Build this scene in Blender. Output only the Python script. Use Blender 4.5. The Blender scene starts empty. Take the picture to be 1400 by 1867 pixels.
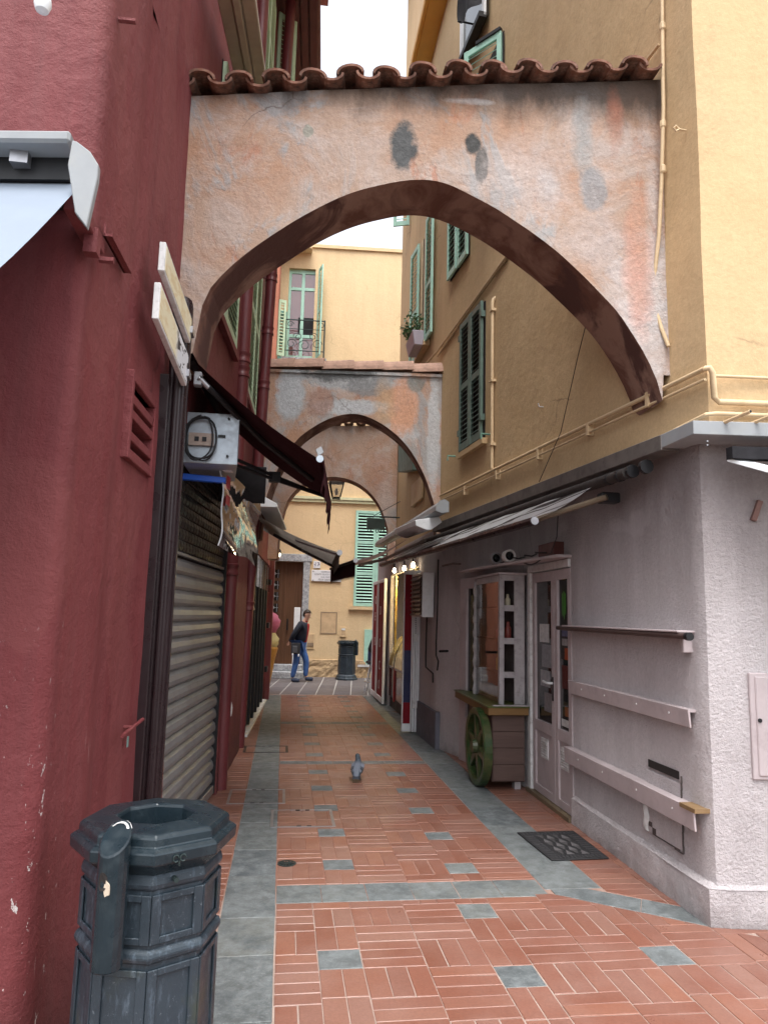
import bpy, bmesh, math, random
from mathutils import Vector, Matrix, noise
random.seed(7)
rad = math.radians
scene = bpy.context.scene
COL = scene.collection

# ------------------------------------------------------------------ camera
EYE = 1.65                      # eye height above the paving, camera over the origin, alley runs along +Y
FOC = 1300.0                    # focal length in pixels of the 1400 x 1867 photograph
PITCH, YAW, ROLL = rad(8.18638), rad(7.73446), .025
fw = Vector((math.sin(YAW)*math.cos(PITCH), math.cos(YAW)*math.cos(PITCH), math.sin(PITCH)))
r0 = Vector((math.cos(YAW), -math.sin(YAW), 0)); u0 = r0.cross(fw)
rt = r0*math.cos(ROLL)+u0*math.sin(ROLL); up = -r0*math.sin(ROLL)+u0*math.cos(ROLL)
cd = bpy.data.cameras.new('camera'); cam = bpy.data.objects.new('camera', cd); COL.objects.link(cam)
cam.matrix_world = Matrix(((rt.x, up.x, -fw.x, 0), (rt.y, up.y, -fw.y, 0), (rt.z, up.z, -fw.z, EYE), (0, 0, 0, 1)))
cd.sensor_fit = 'VERTICAL'; cd.sensor_height = 36; cd.lens = FOC/1867*36
cd.clip_start = .05; cd.clip_end = 2000
scene.camera = cam

# ------------------------------------------------------------------ sky, sun, exposure (soft overcast daylight)
SUN_EL, SUN_AZ = rad(67), rad(186)     # azimuth clockwise from +Y: from behind the camera
w = bpy.data.worlds.new('World'); scene.world = w; w.use_nodes = True
wn = w.node_tree.nodes; wl = w.node_tree.links
for n in list(wn): wn.remove(n)
sky = wn.new('ShaderNodeTexSky'); sky.sky_type = 'NISHITA'; sky.sun_disc = False
sky.sun_elevation = SUN_EL; sky.sun_rotation = SUN_AZ; sky.dust_density = 4; sky.air_density = 1.2
hs = wn.new('ShaderNodeHueSaturation'); hs.inputs['Saturation'].default_value = .28
bg = wn.new('ShaderNodeBackground'); bg.inputs['Strength'].default_value = .15
wo = wn.new('ShaderNodeOutputWorld')
wl.new(sky.outputs[0], hs.inputs['Color']); wl.new(hs.outputs[0], bg.inputs['Color']); wl.new(bg.outputs[0], wo.inputs['Surface'])
sd = bpy.data.lights.new('sun', 'SUN'); sd.energy = .7; sd.angle = rad(30); sd.color = (1, .97, .92)
so = bpy.data.objects.new('sun', sd); COL.objects.link(so)
sdir = Vector((math.sin(SUN_AZ)*math.cos(SUN_EL), math.cos(SUN_AZ)*math.cos(SUN_EL), math.sin(SUN_EL)))
so.rotation_euler = sdir.to_track_quat('Z', 'Y').to_euler(); so.location = (0, -4, 20)
scene.view_settings.view_transform = 'Standard'; scene.view_settings.look = 'None'
scene.view_settings.gamma = 1; scene.view_settings.use_curve_mapping = False
scene.view_settings.exposure = 1.6
scene.render.engine = 'CYCLES'
scene.cycles.max_bounces = 10; scene.cycles.diffuse_bounces = 6

# ------------------------------------------------------------------ measuring helpers: a sight line cut with a plane of the place
def ray(u, v): return rt*((u-700)/FOC)-up*((v-933.5)/FOC)+fw
def onz(u, v, z): d = ray(u, v); t = (z-EYE)/d.z; return Vector((d.x*t, d.y*t, z))
def ony(u, v, y): d = ray(u, v); t = y/d.y; return Vector((d.x*t, y, EYE+d.z*t))
def onx(u, v, x): d = ray(u, v); t = x/d.x; return Vector((x, d.y*t, EYE+d.z*t))
def onv(u, v, pq):
    p, q = pq; d = ray(u, v); nx, ny = q[1]-p[1], p[0]-q[0]
    t = (nx*p[0]+ny*p[1])/(nx*d.x+ny*d.y); return Vector((d.x*t, d.y*t, EYE+d.z*t))
def proj(p):
    q = Vector(p)-Vector((0, 0, EYE)); z = q.dot(fw); return (700+FOC*q.dot(rt)/z, 933.5-FOC*q.dot(up)/z, z)

# ------------------------------------------------------------------ object helpers
def tag(o, label=None, cat=None, group=None, kind=None):
    if label: o['label'] = label
    if cat: o['category'] = cat
    if group: o['group'] = group
    if kind: o['kind'] = kind
    return o
def thing(name, label, cat, loc=(0, 0, 0), group=None):
    o = bpy.data.objects.new(name, None); COL.objects.link(o); o.location = loc; o.empty_display_size = .1
    return tag(o, label, cat, group)
def adopt(o, parent):
    if parent is not None:
        o.parent = parent
        o.matrix_parent_inverse = Matrix.Translation(-parent.location) if parent.type == 'EMPTY' else Matrix()
    return o
def add(name, me, mat=None, parent=None, loc=None, rot=None, scale=None):
    o = bpy.data.objects.new(name, me); COL.objects.link(o)
    if mat is not None and not me.materials: me.materials.append(mat)
    adopt(o, parent)
    if loc is not None: o.location = loc
    if rot is not None: o.rotation_euler = rot
    if scale is not None: o.scale = scale
    return o
def dup_tree(o, parent=None, loc=None):
    c = o.copy(); COL.objects.link(c)
    if parent is not None: c.parent = parent
    if loc is not None: c.location = loc
    for ch in list(o.children): dup_tree(ch, c)
    return c

class MB:
    def __init__(s): s.v = []; s.f = []; s.m = []; s.mi = 0
    def face(s, pts):
        b = len(s.v); s.v += [tuple(p) for p in pts]; s.f.append(tuple(range(b, b+len(pts)))); s.m.append(s.mi); return s
    def hexa(s, c):                 # 8 corners: bottom ring 0-3 ccw, top ring 4-7
        b = len(s.v); s.v += [tuple(p) for p in c]
        for f in ((3, 2, 1, 0), (4, 5, 6, 7), (0, 1, 5, 4), (1, 2, 6, 5), (2, 3, 7, 6), (3, 0, 4, 7)):
            s.f.append(tuple(b+i for i in f)); s.m.append(s.mi)
        return s
    def obox(s, o, ex, ey, ez):
        o, ex, ey, ez = map(Vector, (o, ex, ey, ez))
        return s.hexa([o, o+ex, o+ex+ey, o+ey, o+ez, o+ex+ez, o+ex+ey+ez, o+ey+ez])
    def box(s, x0, x1, y0, y1, z0, z1): return s.obox((x0, y0, z0), (x1-x0, 0, 0), (0, y1-y0, 0), (0, 0, z1-z0))
    def prism(s, poly, d):          # polygon (3d points) pushed along d
        d = Vector(d); poly = [Vector(p) for p in poly]; n = len(poly); b = len(s.v)
        s.v += [tuple(p) for p in poly]+[tuple(p+d) for p in poly]
        s.f.append(tuple(range(b+n-1, b-1, -1))); s.f.append(tuple(range(b+n, b+2*n))); s.m += [s.mi]*2
        for i in range(n):
            j = (i+1) % n; s.f.append((b+i, b+j, b+n+j, b+n+i)); s.m.append(s.mi)
        return s
    def tube(s, path, r, n=8, cap=True):
        path = [Vector(p) for p in path]; rs = r if isinstance(r, (list, tuple)) else [r]*len(path)
        rings = []; prev = None
        for i, p in enumerate(path):
            t = (path[min(i+1, len(path)-1)]-path[max(i-1, 0)]).normalized()
            a = prev if prev is not None else (Vector((0, 0, 1)) if abs(t.z) < .9 else Vector((1, 0, 0)))
            x = (a-t*a.dot(t)).normalized(); prev = x; y = t.cross(x)
            b = len(s.v); s.v += [tuple(p+(x*math.cos(k*math.tau/n)+y*math.sin(k*math.tau/n))*rs[i]) for k in range(n)]
            rings.append(b)
        for a, b in zip(rings, rings[1:]):
            for k in range(n):
                l = (k+1) % n; s.f.append((a+k, a+l, b+l, b+k)); s.m.append(s.mi)
        if cap:
            s.f.append(tuple(rings[0]+k for k in reversed(range(n)))); s.f.append(tuple(rings[-1]+k for k in range(n))); s.m += [s.mi]*2
        return s
    def lathe(s, prof, c=(0, 0, 0), n=16, ang0=0, cap=True):     # profile (r, z) about a vertical axis
        c = Vector(c); rings = []
        for r, z in prof:
            b = len(s.v); s.v += [(c.x+r*math.cos(ang0+k*math.tau/n), c.y+r*math.sin(ang0+k*math.tau/n), c.z+z) for k in range(n)]; rings.append(b)
        for a, b in zip(rings, rings[1:]):
            for k in range(n):
                l = (k+1) % n; s.f.append((a+k, a+l, b+l, b+k)); s.m.append(s.mi)
        if cap:
            s.f.append(tuple(rings[0]+k for k in reversed(range(n)))); s.f.append(tuple(rings[-1]+k for k in range(n))); s.m += [s.mi]*2
        return s
    def grid(s, fn, nu, nv):        # fn(i, j) -> point
        b = len(s.v)
        for i in range(nu+1):
            for j in range(nv+1): s.v.append(tuple(fn(i, j)))
        for i in range(nu):
            for j in range(nv):
                a = b+i*(nv+1)+j; s.f.append((a, a+nv+1, a+nv+2, a+1)); s.m.append(s.mi)
        return s
    def mesh(s, name, bevel=0, smooth=False, weld=False, seg=1):
        me = bpy.data.meshes.new(name); me.from_pydata(s.v, [], s.f)
        if any(s.m): me.polygons.foreach_set('material_index', s.m)
        if bevel or weld:
            bm = bmesh.new(); bm.from_mesh(me)
            if weld: bmesh.ops.remove_doubles(bm, verts=bm.verts, dist=1e-4)
            if bevel:
                es = [e for e in bm.edges if len(e.link_faces) == 2 and e.calc_face_angle(0) > .5]
                bmesh.ops.bevel(bm, geom=es, offset=bevel, segments=seg, affect='EDGES', profile=.6, clamp_overlap=True)
            bm.to_mesh(me); bm.free()
        if smooth: me.polygons.foreach_set('use_smooth', [True]*len(me.polygons)); me.set_sharp_from_angle(angle=.9)
        me.update(); return me
    def build(s, name, mat, parent=None, bevel=0, smooth=False, weld=False, seg=1):
        me = s.mesh(name, bevel, smooth, weld, seg)
        for m in (mat if isinstance(mat, (list, tuple)) else [mat]): me.materials.append(m)
        return adopt_new(name, me, parent)
def adopt_new(name, me, parent):
    o = bpy.data.objects.new(name, me); COL.objects.link(o); return adopt(o, parent)
def nz(p, sc): return noise.noise(Vector(p)*sc)

# ------------------------------------------------------------------ materials
class NT:
    def __init__(s, name):
        s.m = bpy.data.materials.new(name); s.m.use_nodes = True; s.t = s.m.node_tree; s.b = s.t.nodes['Principled BSDF']
        s.co = s.t.nodes.new('ShaderNodeTexCoord').outputs['Object']
    def n(s, typ, **kw):
        x = s.t.nodes.new('ShaderNode'+typ)
        for k, v in kw.items():
            if k.startswith('_'): setattr(x, k[1:], v)
            else: s.put(x.inputs[k.replace('__', ' ')], v)
        return x
    def put(s, sock, v):
        if hasattr(v, 'is_linked') or hasattr(v, 'links'): s.t.links.new(v, sock)
        else: sock.default_value = v if not (isinstance(v, tuple) and len(v) == 3 and sock.type == 'RGBA') else (*v, 1)
    def noise(s, scale, detail=4, rough=.6, vec=None, dist=0):
        return s.n('TexNoise', Scale=scale, Detail=detail, Roughness=rough, Vector=vec or s.co, Distortion=dist).outputs['Fac']
    def ramp(s, fac, *stops):
        r = s.t.nodes.new('ShaderNodeValToRGB'); s.put(r.inputs[0], fac); e = r.color_ramp.elements
        while len(e) < len(stops): e.new(.5)
        for i, (p, c) in enumerate(stops):
            e[i].position = p; e[i].color = (c, c, c, 1) if not isinstance(c, tuple) else (*c, 1)
        return r.outputs[0]
    def mix(s, f, a, b, mode='MIX'):
        x = s.t.nodes.new('ShaderNodeMix'); x.data_type = 'RGBA'; x.blend_type = mode; x.clamp_factor = True
        s.put(x.inputs[0], f); s.put(x.inputs[6], a); s.put(x.inputs[7], b); return x.outputs[2]
    def math(s, op, a, b=0, c=0):
        x = s.t.nodes.new('ShaderNodeMath'); x.operation = op; s.put(x.inputs[0], a); s.put(x.inputs[1], b); s.put(x.inputs[2], c); return x.outputs[0]
    def mapv(s, scale=(1, 1, 1), loc=(0, 0, 0), rot=(0, 0, 0), vec=None):
        return s.n('Mapping', Vector=vec or s.co, Scale=scale, Location=loc, Rotation=rot).outputs[0]
    def xyz(s):
        x = s.n('SeparateXYZ', Vector=s.co); return x.outputs
    def bump(s, h, strength=.3, dist=.01, normal=None):
        x = s.n('Bump', Height=h, Strength=strength, Distance=dist)
        if normal is not None: s.put(x.inputs['Normal'], normal)
        return x.outputs[0]
    def out(s, color, rough=.7, normal=None, metal=0, spec=.4):
        s.put(s.b.inputs['Base Color'], color); s.put(s.b.inputs['Roughness'], rough); s.put(s.b.inputs['Metallic'], metal)
        s.put(s.b.inputs['Specular IOR Level'], spec)
        if normal is not None: s.put(s.b.inputs['Normal'], normal)
        return s.m

def paint(name, c, rough=.55, metal=0, var=.18, sc=6, bump=.12, bsc=60, dirt=None, spec=.4, rvar=.1):
    """a painted or solid thing: colour with faint mottling, fine relief, a little dirt"""
    t = NT(name); f = t.noise(sc, 5, .65)
    k = t.ramp(f, (.25, 1-var), (.75, 1+var)); col = t.mix(1.0, c, k, 'MULTIPLY')
    if dirt: col = t.mix(t.math('MULTIPLY', t.ramp(t.noise(sc*2.3, 6, .7), (.5, 0), (.72, 1)), dirt[1]), col, dirt[0])
    rr = t.n('MapRange', Value=t.noise(sc*1.7, 4), **{'From__Min': .3, 'From__Max': .7, 'To__Min': max(rough-rvar, .03), 'To__Max': min(rough+rvar, 1)}).outputs[0]
    return t.out(col, rr, t.bump(t.noise(bsc, 4), bump, .004), metal, spec)

def cracks(t, sc, mask=.56):
    """thin wandering hairline cracks, only here and there"""
    w_ = t.n('TexNoise', Scale=3.0, Detail=4, Vector=t.co).outputs['Color']
    v = t.mix(.22, t.co, w_); vo = t.n('TexVoronoi', _feature='DISTANCE_TO_EDGE', Scale=sc*1.6, Vector=v).outputs['Distance']
    return t.math('MULTIPLY', t.ramp(vo, (.0, 1), (.0075, 0)), t.ramp(t.noise(.9, 3, .5, t.mapv((1, 1, 1), (7, 1, 3))), (mask, 0), (mask+.05, 1)))
def stucco(name, c, c2, scale=1.2, grain=.5, gdist=.006, streak=.35, dark=None, coarse=110, grime_dark_top=False):
    """rendered and painted wall: broad tone patches, vertical run marks, sandy grain"""
    t = NT(name)
    a = t.ramp(t.noise(scale, 6, .62), (.3, 0), (.7, 1)); col = t.mix(a, c, c2)
    s_ = t.ramp(t.noise(1.0, 6, .7, t.mapv((5, 5, .35))), (.42, 0), (.75, 1))
    col = t.mix(t.math('MULTIPLY', s_, streak), col, dark or tuple(x*.72 for x in c))
    if grime_dark_top:
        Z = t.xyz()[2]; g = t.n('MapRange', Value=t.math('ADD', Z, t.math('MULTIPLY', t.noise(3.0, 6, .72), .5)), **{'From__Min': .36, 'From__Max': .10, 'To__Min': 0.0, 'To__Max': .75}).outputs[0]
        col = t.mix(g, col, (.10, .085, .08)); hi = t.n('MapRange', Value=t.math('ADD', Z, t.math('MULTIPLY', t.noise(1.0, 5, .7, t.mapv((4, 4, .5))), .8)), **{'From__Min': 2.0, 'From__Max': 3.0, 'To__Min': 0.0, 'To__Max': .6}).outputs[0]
        col = t.mix(hi, col, (.17, .13, .12))  # second tone: wall turns unevenly darker towards its top
    fine = t.ramp(t.noise(38, 4, .7), (.3, .9), (.7, 1.08)); col = t.mix(1.0, col, fine, 'MULTIPLY')
    ck = cracks(t, .55); col = t.mix(t.math('MULTIPLY', ck, .55), col, tuple(x*.3 for x in c))
    pt_ = t.ramp(t.noise(.75, 3, .45, t.mapv((1, 1, 1.3), (4, 9, 2)), .4), (.57, 0), (.585, .22)); col = t.mix(pt_, col, tuple(min(1, x*1.18) for x in c2))
    g1 = t.noise(coarse, 5, .75); g2 = t.noise(9, 5, .6)
    nb = t.bump(g1, grain, gdist, t.bump(g2, .35, .02))
    return t.out(col, .88, nb, 0, .25)

def glass_mat(name, c, rough=.06, trans=0.0):
    t = NT(name); n = t.noise(3, 3); col = t.mix(n, c, tuple(x*.7 for x in c))
    m = t.out(col, rough, t.bump(t.noise(1.5, 2), .05, .02), 0, .8); t.b.inputs['Transmission Weight'].default_value = trans
    return m
def emit(name, c, s):
    t = NT(name); t.put(t.b.inputs['Emission Color'], c); t.b.inputs['Emission Strength'].default_value = s
    return t.out(c, .4)

def canvas(name, c, tr=.45, dirt=(.2, .19, .18), cols=None):
    """awning cloth: lets some daylight through"""
    t = cols or NT(name); col = t.mix(t.ramp(t.noise(2.5, 5), (.35, 0), (.75, .5)), c, dirt)
    m = t.out(col, .9, t.bump(t.noise(180, 3), .25, .002), 0, .15)
    tl = t.t.nodes.new('ShaderNodeBsdfTranslucent'); t.put(tl.inputs[0], col); mx = t.t.nodes.new('ShaderNodeMixShader'); mx.inputs[0].default_value = tr
    t.t.links.new(t.b.outputs[0], mx.inputs[1]); t.t.links.new(tl.outputs[0], mx.inputs[2]); t.t.links.new(mx.outputs[0], t.t.nodes['Material Output'].inputs[0]); return m
M = {}
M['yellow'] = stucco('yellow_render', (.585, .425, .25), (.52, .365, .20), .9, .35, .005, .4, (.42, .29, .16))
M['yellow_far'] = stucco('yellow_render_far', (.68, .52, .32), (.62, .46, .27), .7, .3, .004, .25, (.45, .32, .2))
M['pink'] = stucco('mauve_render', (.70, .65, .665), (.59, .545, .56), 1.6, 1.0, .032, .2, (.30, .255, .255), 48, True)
M['pink_smooth'] = paint('mauve_paint', (.44, .38, .39), .6, 0, .12, 3, .2, 40, ((.25, .2, .2), .4))
M['mint'] = paint('mint_shutter_paint', (.36, .60, .50), .5, 0, .12, 4, .1, 60, ((.16, .3, .25), .3))
M['mint_pale'] = paint('pale_green_shutter_paint', (.45, .60, .42), .55, 0, .14, 4, .1, 60, ((.25, .3, .2), .3))
M['green_shutter'] = paint('green_shutter_paint', (.16, .33, .26), .5, 0, .18, 4, .1, 60, ((.1, .16, .14), .4))
M['green_dark'] = paint('dark_green_shutter_paint', (.10, .155, .13), .5, 0, .2, 5, .1, 60, ((.2, .24, .22), .3))
M['red_paint'] = paint('dark_red_pipe_paint', (.125, .026, .029), .45, 0, .2, 3, .12, 40, ((.09, .02, .02), .5))
M['yellow_paint'] = paint('yellow_pipe_paint', (.60, .45, .275), .6, 0, .12, 5, .1, 50, ((.36, .26, .14), .5))
M['white_metal'] = paint('white_coated_metal', (.72, .74, .76), .4, 0, .06, 5, .06, 40, ((.4, .4, .4), .3))
M['white_old'] = paint('worn_white_paint', (.62, .62, .62), .55, 0, .14, 7, .2, 40, ((.25, .24, .23), .6))
M['grey_alu'] = paint('grey_aluminium', (.33, .33, .35), .38, .7, .12, 6, .06, 60, ((.15, .15, .15), .3))
M['galv'] = paint('galvanised_steel', (.40, .45, .50), .42, .55, .14, 14, .06, 90, ((.3, .32, .35), .5))
M['brown_metal'] = paint('dark_brown_metal', (.020, .011, .013), .32, .1, .2, 5, .06, 50)
M['black'] = paint('black_metal', (.012, .012, .014), .5, .1, .25, 6, .08, 60)
M['blackcloth'] = paint('black_cloth', (.014, .013, .016), .9, 0, .3, 8, .3, 160)
M['burgundy'] = paint('burgundy_canvas', (.040, .008, .012), .92, 0, .2, 3, .3, 200, ((.03, .006, .01), .5), .15)
M['taupe'] = canvas('taupe_canvas', (.27, .245, .22), .5, (.20, .18, .16))
M['white_cloth'] = canvas('white_awning_canvas', (.25, .295, .36), .12, (.21, .24, .29))
M['flashing_dark'] = paint('weathered_grey_flashing', (.15, .135, .125), .5, .3, .25, 5, .06, 60, ((.06, .05, .05), .6))
M['slate'] = None
M['wood_dark'] = None
M['flash_white'] = paint('dull_white_metal', (.27, .285, .30), .45, 0, .1, 5, .06, 40, ((.3, .3, .28), .5))
M['cart_white'] = paint('dull_cart_paint', (.36, .335, .345), .5, 0, .2, 7, .2, 40, ((.15, .13, .13), .6))
M['glass_dark'] = glass_mat('dark_window_glass', (.016, .018, .02), .05)
M['iron'] = paint('wrought_iron', (.03, .045, .045), .5, .4, .2, 8, .1, 60)
M['dark_void'] = paint('dark_recess', (.02, .016, .015), .95, 0, .2, 4)
M['brass'] = paint('gold_metal', (.62, .47, .18), .28, .9, .1, 3, .1, 20)
M['chrome'] = paint('chrome_steel', (.6, .62, .64), .18, .95, .05, 5, .02)
M['skin'] = paint('skin', (.50, .29, .21), .55, 0, .08, 20, .05)

def red_wall_mat():
    t = NT('dark_red_render'); X, Y, Z = t.xyz()[:3]
    a = t.ramp(t.noise(.9, 6, .65), (.3, 0), (.72, 1)); col = t.mix(a, (.150, .027, .031), (.20, .046, .049))
    s_ = t.ramp(t.noise(1.0, 7, .7, t.mapv((6, 6, .25))), (.45, 0), (.8, 1)); col = t.mix(t.math('MULTIPLY', s_, .5), col, (.20, .075, .076))
    s2 = t.ramp(t.noise(1.0, 6, .7, t.mapv((4, 4, .18), (3, 1, 7))), (.5, 0), (.78, 1)); col = t.mix(t.math('MULTIPLY', s2, .45), col, (.08, .022, .024))
    dirt = t.n('MapRange', Value=t.math('ADD', Z, t.math('MULTIPLY', t.noise(2.2, 6, .7), .9)), **{'From__Min': .95, 'From__Max': .35, 'To__Min': 0.0, 'To__Max': .75}).outputs[0]; col = t.mix(dirt, col, (.055, .026, .026))
    patch = t.ramp(t.noise(1.6, 2, .4, t.mapv((1, 1, .7), (2, 6, 3)), .3), (.56, 0), (.572, .5)); col = t.mix(patch, col, (.20, .055, .055))
    scr = t.math('MULTIPLY', t.ramp(t.noise(1.0, 3, .5, t.mapv((1, 60, 3.2), (0, 3, 1))), (.70, 0), (.73, 1)), t.n('MapRange', Value=Z, **{'From__Min': 1.25, 'From__Max': .9, 'To__Min': 0.0, 'To__Max': .55}).outputs[0]); col = t.mix(scr, col, (.42, .30, .29))
    ck = cracks(t, .6); col = t.mix(t.math('MULTIPLY', ck, .6), col, (.05, .015, .015))
    low = t.n('MapRange', Value=Z, **{'From__Min': 1.7, 'From__Max': .5, 'To__Min': 0.0, 'To__Max': 1.0}).outputs[0]
    edge = t.n('MapRange', Value=Y, **{'From__Min': 2.98, 'From__Max': 2.80, 'To__Min': .0, 'To__Max': 1.0}).outputs[0]
    chip = t.ramp(t.noise(24, 5, .75, t.mapv((1, 1, .55))), (.645, 0), (.657, 1))
    chip = t.math('MULTIPLY', chip, t.math('MULTIPLY', low, edge)); col = t.mix(chip, col, (.72, .68, .66))
    fleck = t.math('MULTIPLY', t.ramp(t.noise(60, 3, .6, t.mapv((1, 1, .3))), (.745, 0), (.76, 1)), low); col = t.mix(fleck, col, (.6, .5, .48))
    nb = t.bump(t.noise(110, 5, .8), .6, .007, t.bump(t.noise(9, 6, .68), .6, .035))
    return t.out(col, .68, nb, 0, .3)
M['red'] = red_wall_mat()
M['red_upper'] = stucco('red_render_upper', (.40, .135, .12), (.34, .10, .092), .9, .4, .005, .35, (.25, .07, .065))

def arch_mat(name, xs, ztop, stains, grey=.5, seed=0, gain=1.0):
    """old weathered lime plaster: terracotta wash, pale bloom, grey cement, soot under the tiles, some dark patches"""
    t = NT(name); X, Y, Z = t.xyz()[:3]; off = (seed*7.3, 0, seed*3.1)
    v = t.mapv((1, 1, 1), off); vs = t.mapv((2.2, 2.2, .55), off)
    base = t.mix(t.ramp(t.noise(1.5, 6, .62, v, .6), (.38, 0), (.56, 1)), (.405, .24, .165), (.41, .29, .23))
    pale = t.ramp(t.noise(1.9, 7, .68, t.mapv((1, 1, .8), (4+seed, 2, 1)), .8), (.46, 0), (.64, 1))
    base = t.mix(t.math('MULTIPLY', pale, .75), base, (.45, .39, .375))
    oran = t.ramp(t.noise(1.0, 7, .7, t.mapv((2.6, 2.6, 1.0), (9+seed, 5, 2)), .5), (.56, 0), (.64, 1))
    base = t.mix(t.math('MULTIPLY', oran, .7), base, (.40, .18, .115))
    gr = t.ramp(t.noise(1.0, 6, .66, t.mapv((1.3, 1.3, .9), (1, 8+seed, 5)), 1.0), (.64-.26*grey, 0), (.70-.24*grey, 1))
    base = t.mix(t.math('MULTIPLY', gr, .8), base, (.33, .335, .35))
    st = t.ramp(t.noise(1.0, 7, .75, vs), (.5, 0), (.8, 1)); base = t.mix(t.math('MULTIPLY', st, .28), base, (.26, .215, .195))
    # soot and damp hanging below the tile edge
    top = t.n('MapRange', Value=t.math('ADD', Z, t.math('MULTIPLY', t.noise(3.2, 5, .7, t.mapv((1.6, 1.6, .5))), .42)),
              **{'From__Min': ztop+.19, 'From__Max': ztop+.42, 'To__Min': 0.0, 'To__Max': .85}).outputs[0]
    base = t.mix(top, base, (.045, .038, .036))
    for (sx, sz, rx, rz, c, k) in stains:
        dx = t.math('DIVIDE', t.math('SUBTRACT', X, sx), rx); dz = t.math('DIVIDE', t.math('SUBTRACT', Z, sz), rz)
        d = t.math('ADD', t.math('ADD', t.math('MULTIPLY', dx, dx), t.math('MULTIPLY', dz, dz)), t.math('MULTIPLY', t.math('SUBTRACT', t.noise(5.5 if k > .76 else 3.4, 8, .72), .5), 2.6 if k > .76 else 5.5))
        f = t.n('MapRange', Value=d, **{'From__Min': 1.15 if k > .76 else 1.9, 'From__Max': .6 if k > .76 else -.3, 'To__Min': 0.0, 'To__Max': k}).outputs[0]
        base = t.mix(f, base, t.mix(t.ramp(t.noise(22, 5, .75), (.4, 0), (.7, 1)), c, tuple(min(1, q*1.3+.015) for q in c)))
    if gain != 1: base = t.mix(1.0, base, (gain, gain, gain*.97), 'MULTIPLY')
    pit = t.ramp(t.noise(26, 4, .7), (.70, 0), (.73, 1)); base = t.mix(t.math('MULTIPLY', pit, .6), base, (.14, .10, .09))
    fine = t.ramp(t.noise(45, 4, .7), (.3, .88), (.7, 1.1)); base = t.mix(1.0, base, fine, 'MULTIPLY')
    lay = t.math('ADD', pale, t.math('MULTIPLY', oran, -.8)); lay = t.math('ADD', lay, t.math('MULTIPLY', gr, .7))
    ck = cracks(t, 1.1); base = t.mix(t.math('MULTIPLY', ck, .75), base, (.11, .08, .07))
    nb = t.bump(t.noise(80, 5, .8), .5, .006, t.bump(t.noise(7, 6, .7), .6, .03, t.bump(lay, .6, .006)))
    return t.out(base, .9, nb, 0, .2)
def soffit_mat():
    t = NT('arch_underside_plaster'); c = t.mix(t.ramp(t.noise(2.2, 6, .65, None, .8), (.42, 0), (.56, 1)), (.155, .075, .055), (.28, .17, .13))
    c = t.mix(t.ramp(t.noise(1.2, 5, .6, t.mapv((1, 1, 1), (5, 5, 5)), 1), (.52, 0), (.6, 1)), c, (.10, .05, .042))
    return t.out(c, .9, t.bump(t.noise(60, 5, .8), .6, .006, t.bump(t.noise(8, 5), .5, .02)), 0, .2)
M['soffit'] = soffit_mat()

def piece_random(t):
    a = t.t.nodes.new('ShaderNodeObjectInfo').outputs['Random']; b = t.t.nodes.new('ShaderNodeNewGeometry').outputs['Random Per Island']
    return t.math('FRACT', t.math('ADD', t.math('MULTIPLY', a, 3.7), t.math('MULTIPLY', b, 5.3)))
def brick_mat():
    t = NT('terracotta_paver'); r = piece_random(t)
    pos = t.t.nodes.new('ShaderNodeNewGeometry').outputs['Position']
    c = t.ramp(r, (0, (.168, .066, .043)), (.3, (.205, .083, .056)), (.6, (.195, .090, .066)), (.82, (.235, .094, .058)), (1, (.212, .110, .084)))
    c = t.mix(t.math('MULTIPLY', t.ramp(t.noise(2.2, 6, .65, pos), (.4, 0), (.75, 1)), .6), c, (.27, .16, .13))
    c = t.mix(t.math('MULTIPLY', t.ramp(t.noise(5, 6, .7, pos), (.55, 0), (.8, 1)), .5), c, (.17, .075, .055))
    c = t.mix(t.ramp(t.noise(9, 3, .5, pos), (.765, 0), (.785, .8)), c, (.05, .035, .035))
    c = t.mix(1.0, c, t.ramp(t.noise(70, 4, .7, pos), (.3, .86), (.7, 1.12)), 'MULTIPLY')
    ro = t.ramp(t.noise(6, 5, .7, pos), (.3, .26), (.75, .5))
    return t.out(c, ro, t.bump(t.noise(160, 4, .7, pos), .25, .002, t.bump(t.noise(18, 4, .6, pos), .2, .006)), 0, .45)
def slate_mat():
    t = NT('grey_slate'); r = piece_random(t); pos = t.t.nodes.new('ShaderNodeNewGeometry').outputs['Position']
    c = t.ramp(r, (0, (.082, .093, .096)), (.4, (.112, .123, .124)), (.7, (.128, .134, .124)), (1, (.070, .082, .090)))
    c = t.mix(t.ramp(t.noise(11, 7, .75, pos, .4), (.40, 0), (.62, .7)), c, (.20, .222, .228))
    c = t.mix(t.ramp(t.noise(4, 6, .7, pos), (.48, 0), (.68, .7)), c, (.055, .066, .072))
    c = t.mix(t.ramp(t.noise(55, 4, .8, pos), (.58, 0), (.7, .4)), c, (.36, .38, .385))
    return t.out(c, t.ramp(t.noise(8, 5, .7, pos), (.3, .42), (.7, .7)), t.bump(t.noise(70, 6, .8, pos), .5, .004), 0, .45)
M['brick'] = brick_mat(); M['slate'] = slate_mat()
def tile_mat():
    t = NT('clay_roof_tile'); r = piece_random(t)
    c = t.ramp(r, (0, (.17, .07, .045)), (.5, (.24, .105, .07)), (1, (.20, .095, .07)))
    c = t.mix(t.ramp(t.noise(14, 6, .7), (.45, 0), (.7, .75)), c, (.40, .27, .21))
    c = t.mix(t.ramp(t.noise(8, 6, .7, t.mapv((1, 1, 1), (3, 3, 3))), (.46, 0), (.64, .85)), c, (.055, .04, .034))
    return t.out(c, .85, t.bump(t.noise(90, 5, .8), .5, .004), 0, .25)
M['tile'] = tile_mat(); M['tile_pale'] = paint('pale_clay_tile', (.46, .29, .22), .85, 0, .25, 8, .4, 60, ((.22, .14, .12), .7))
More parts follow.
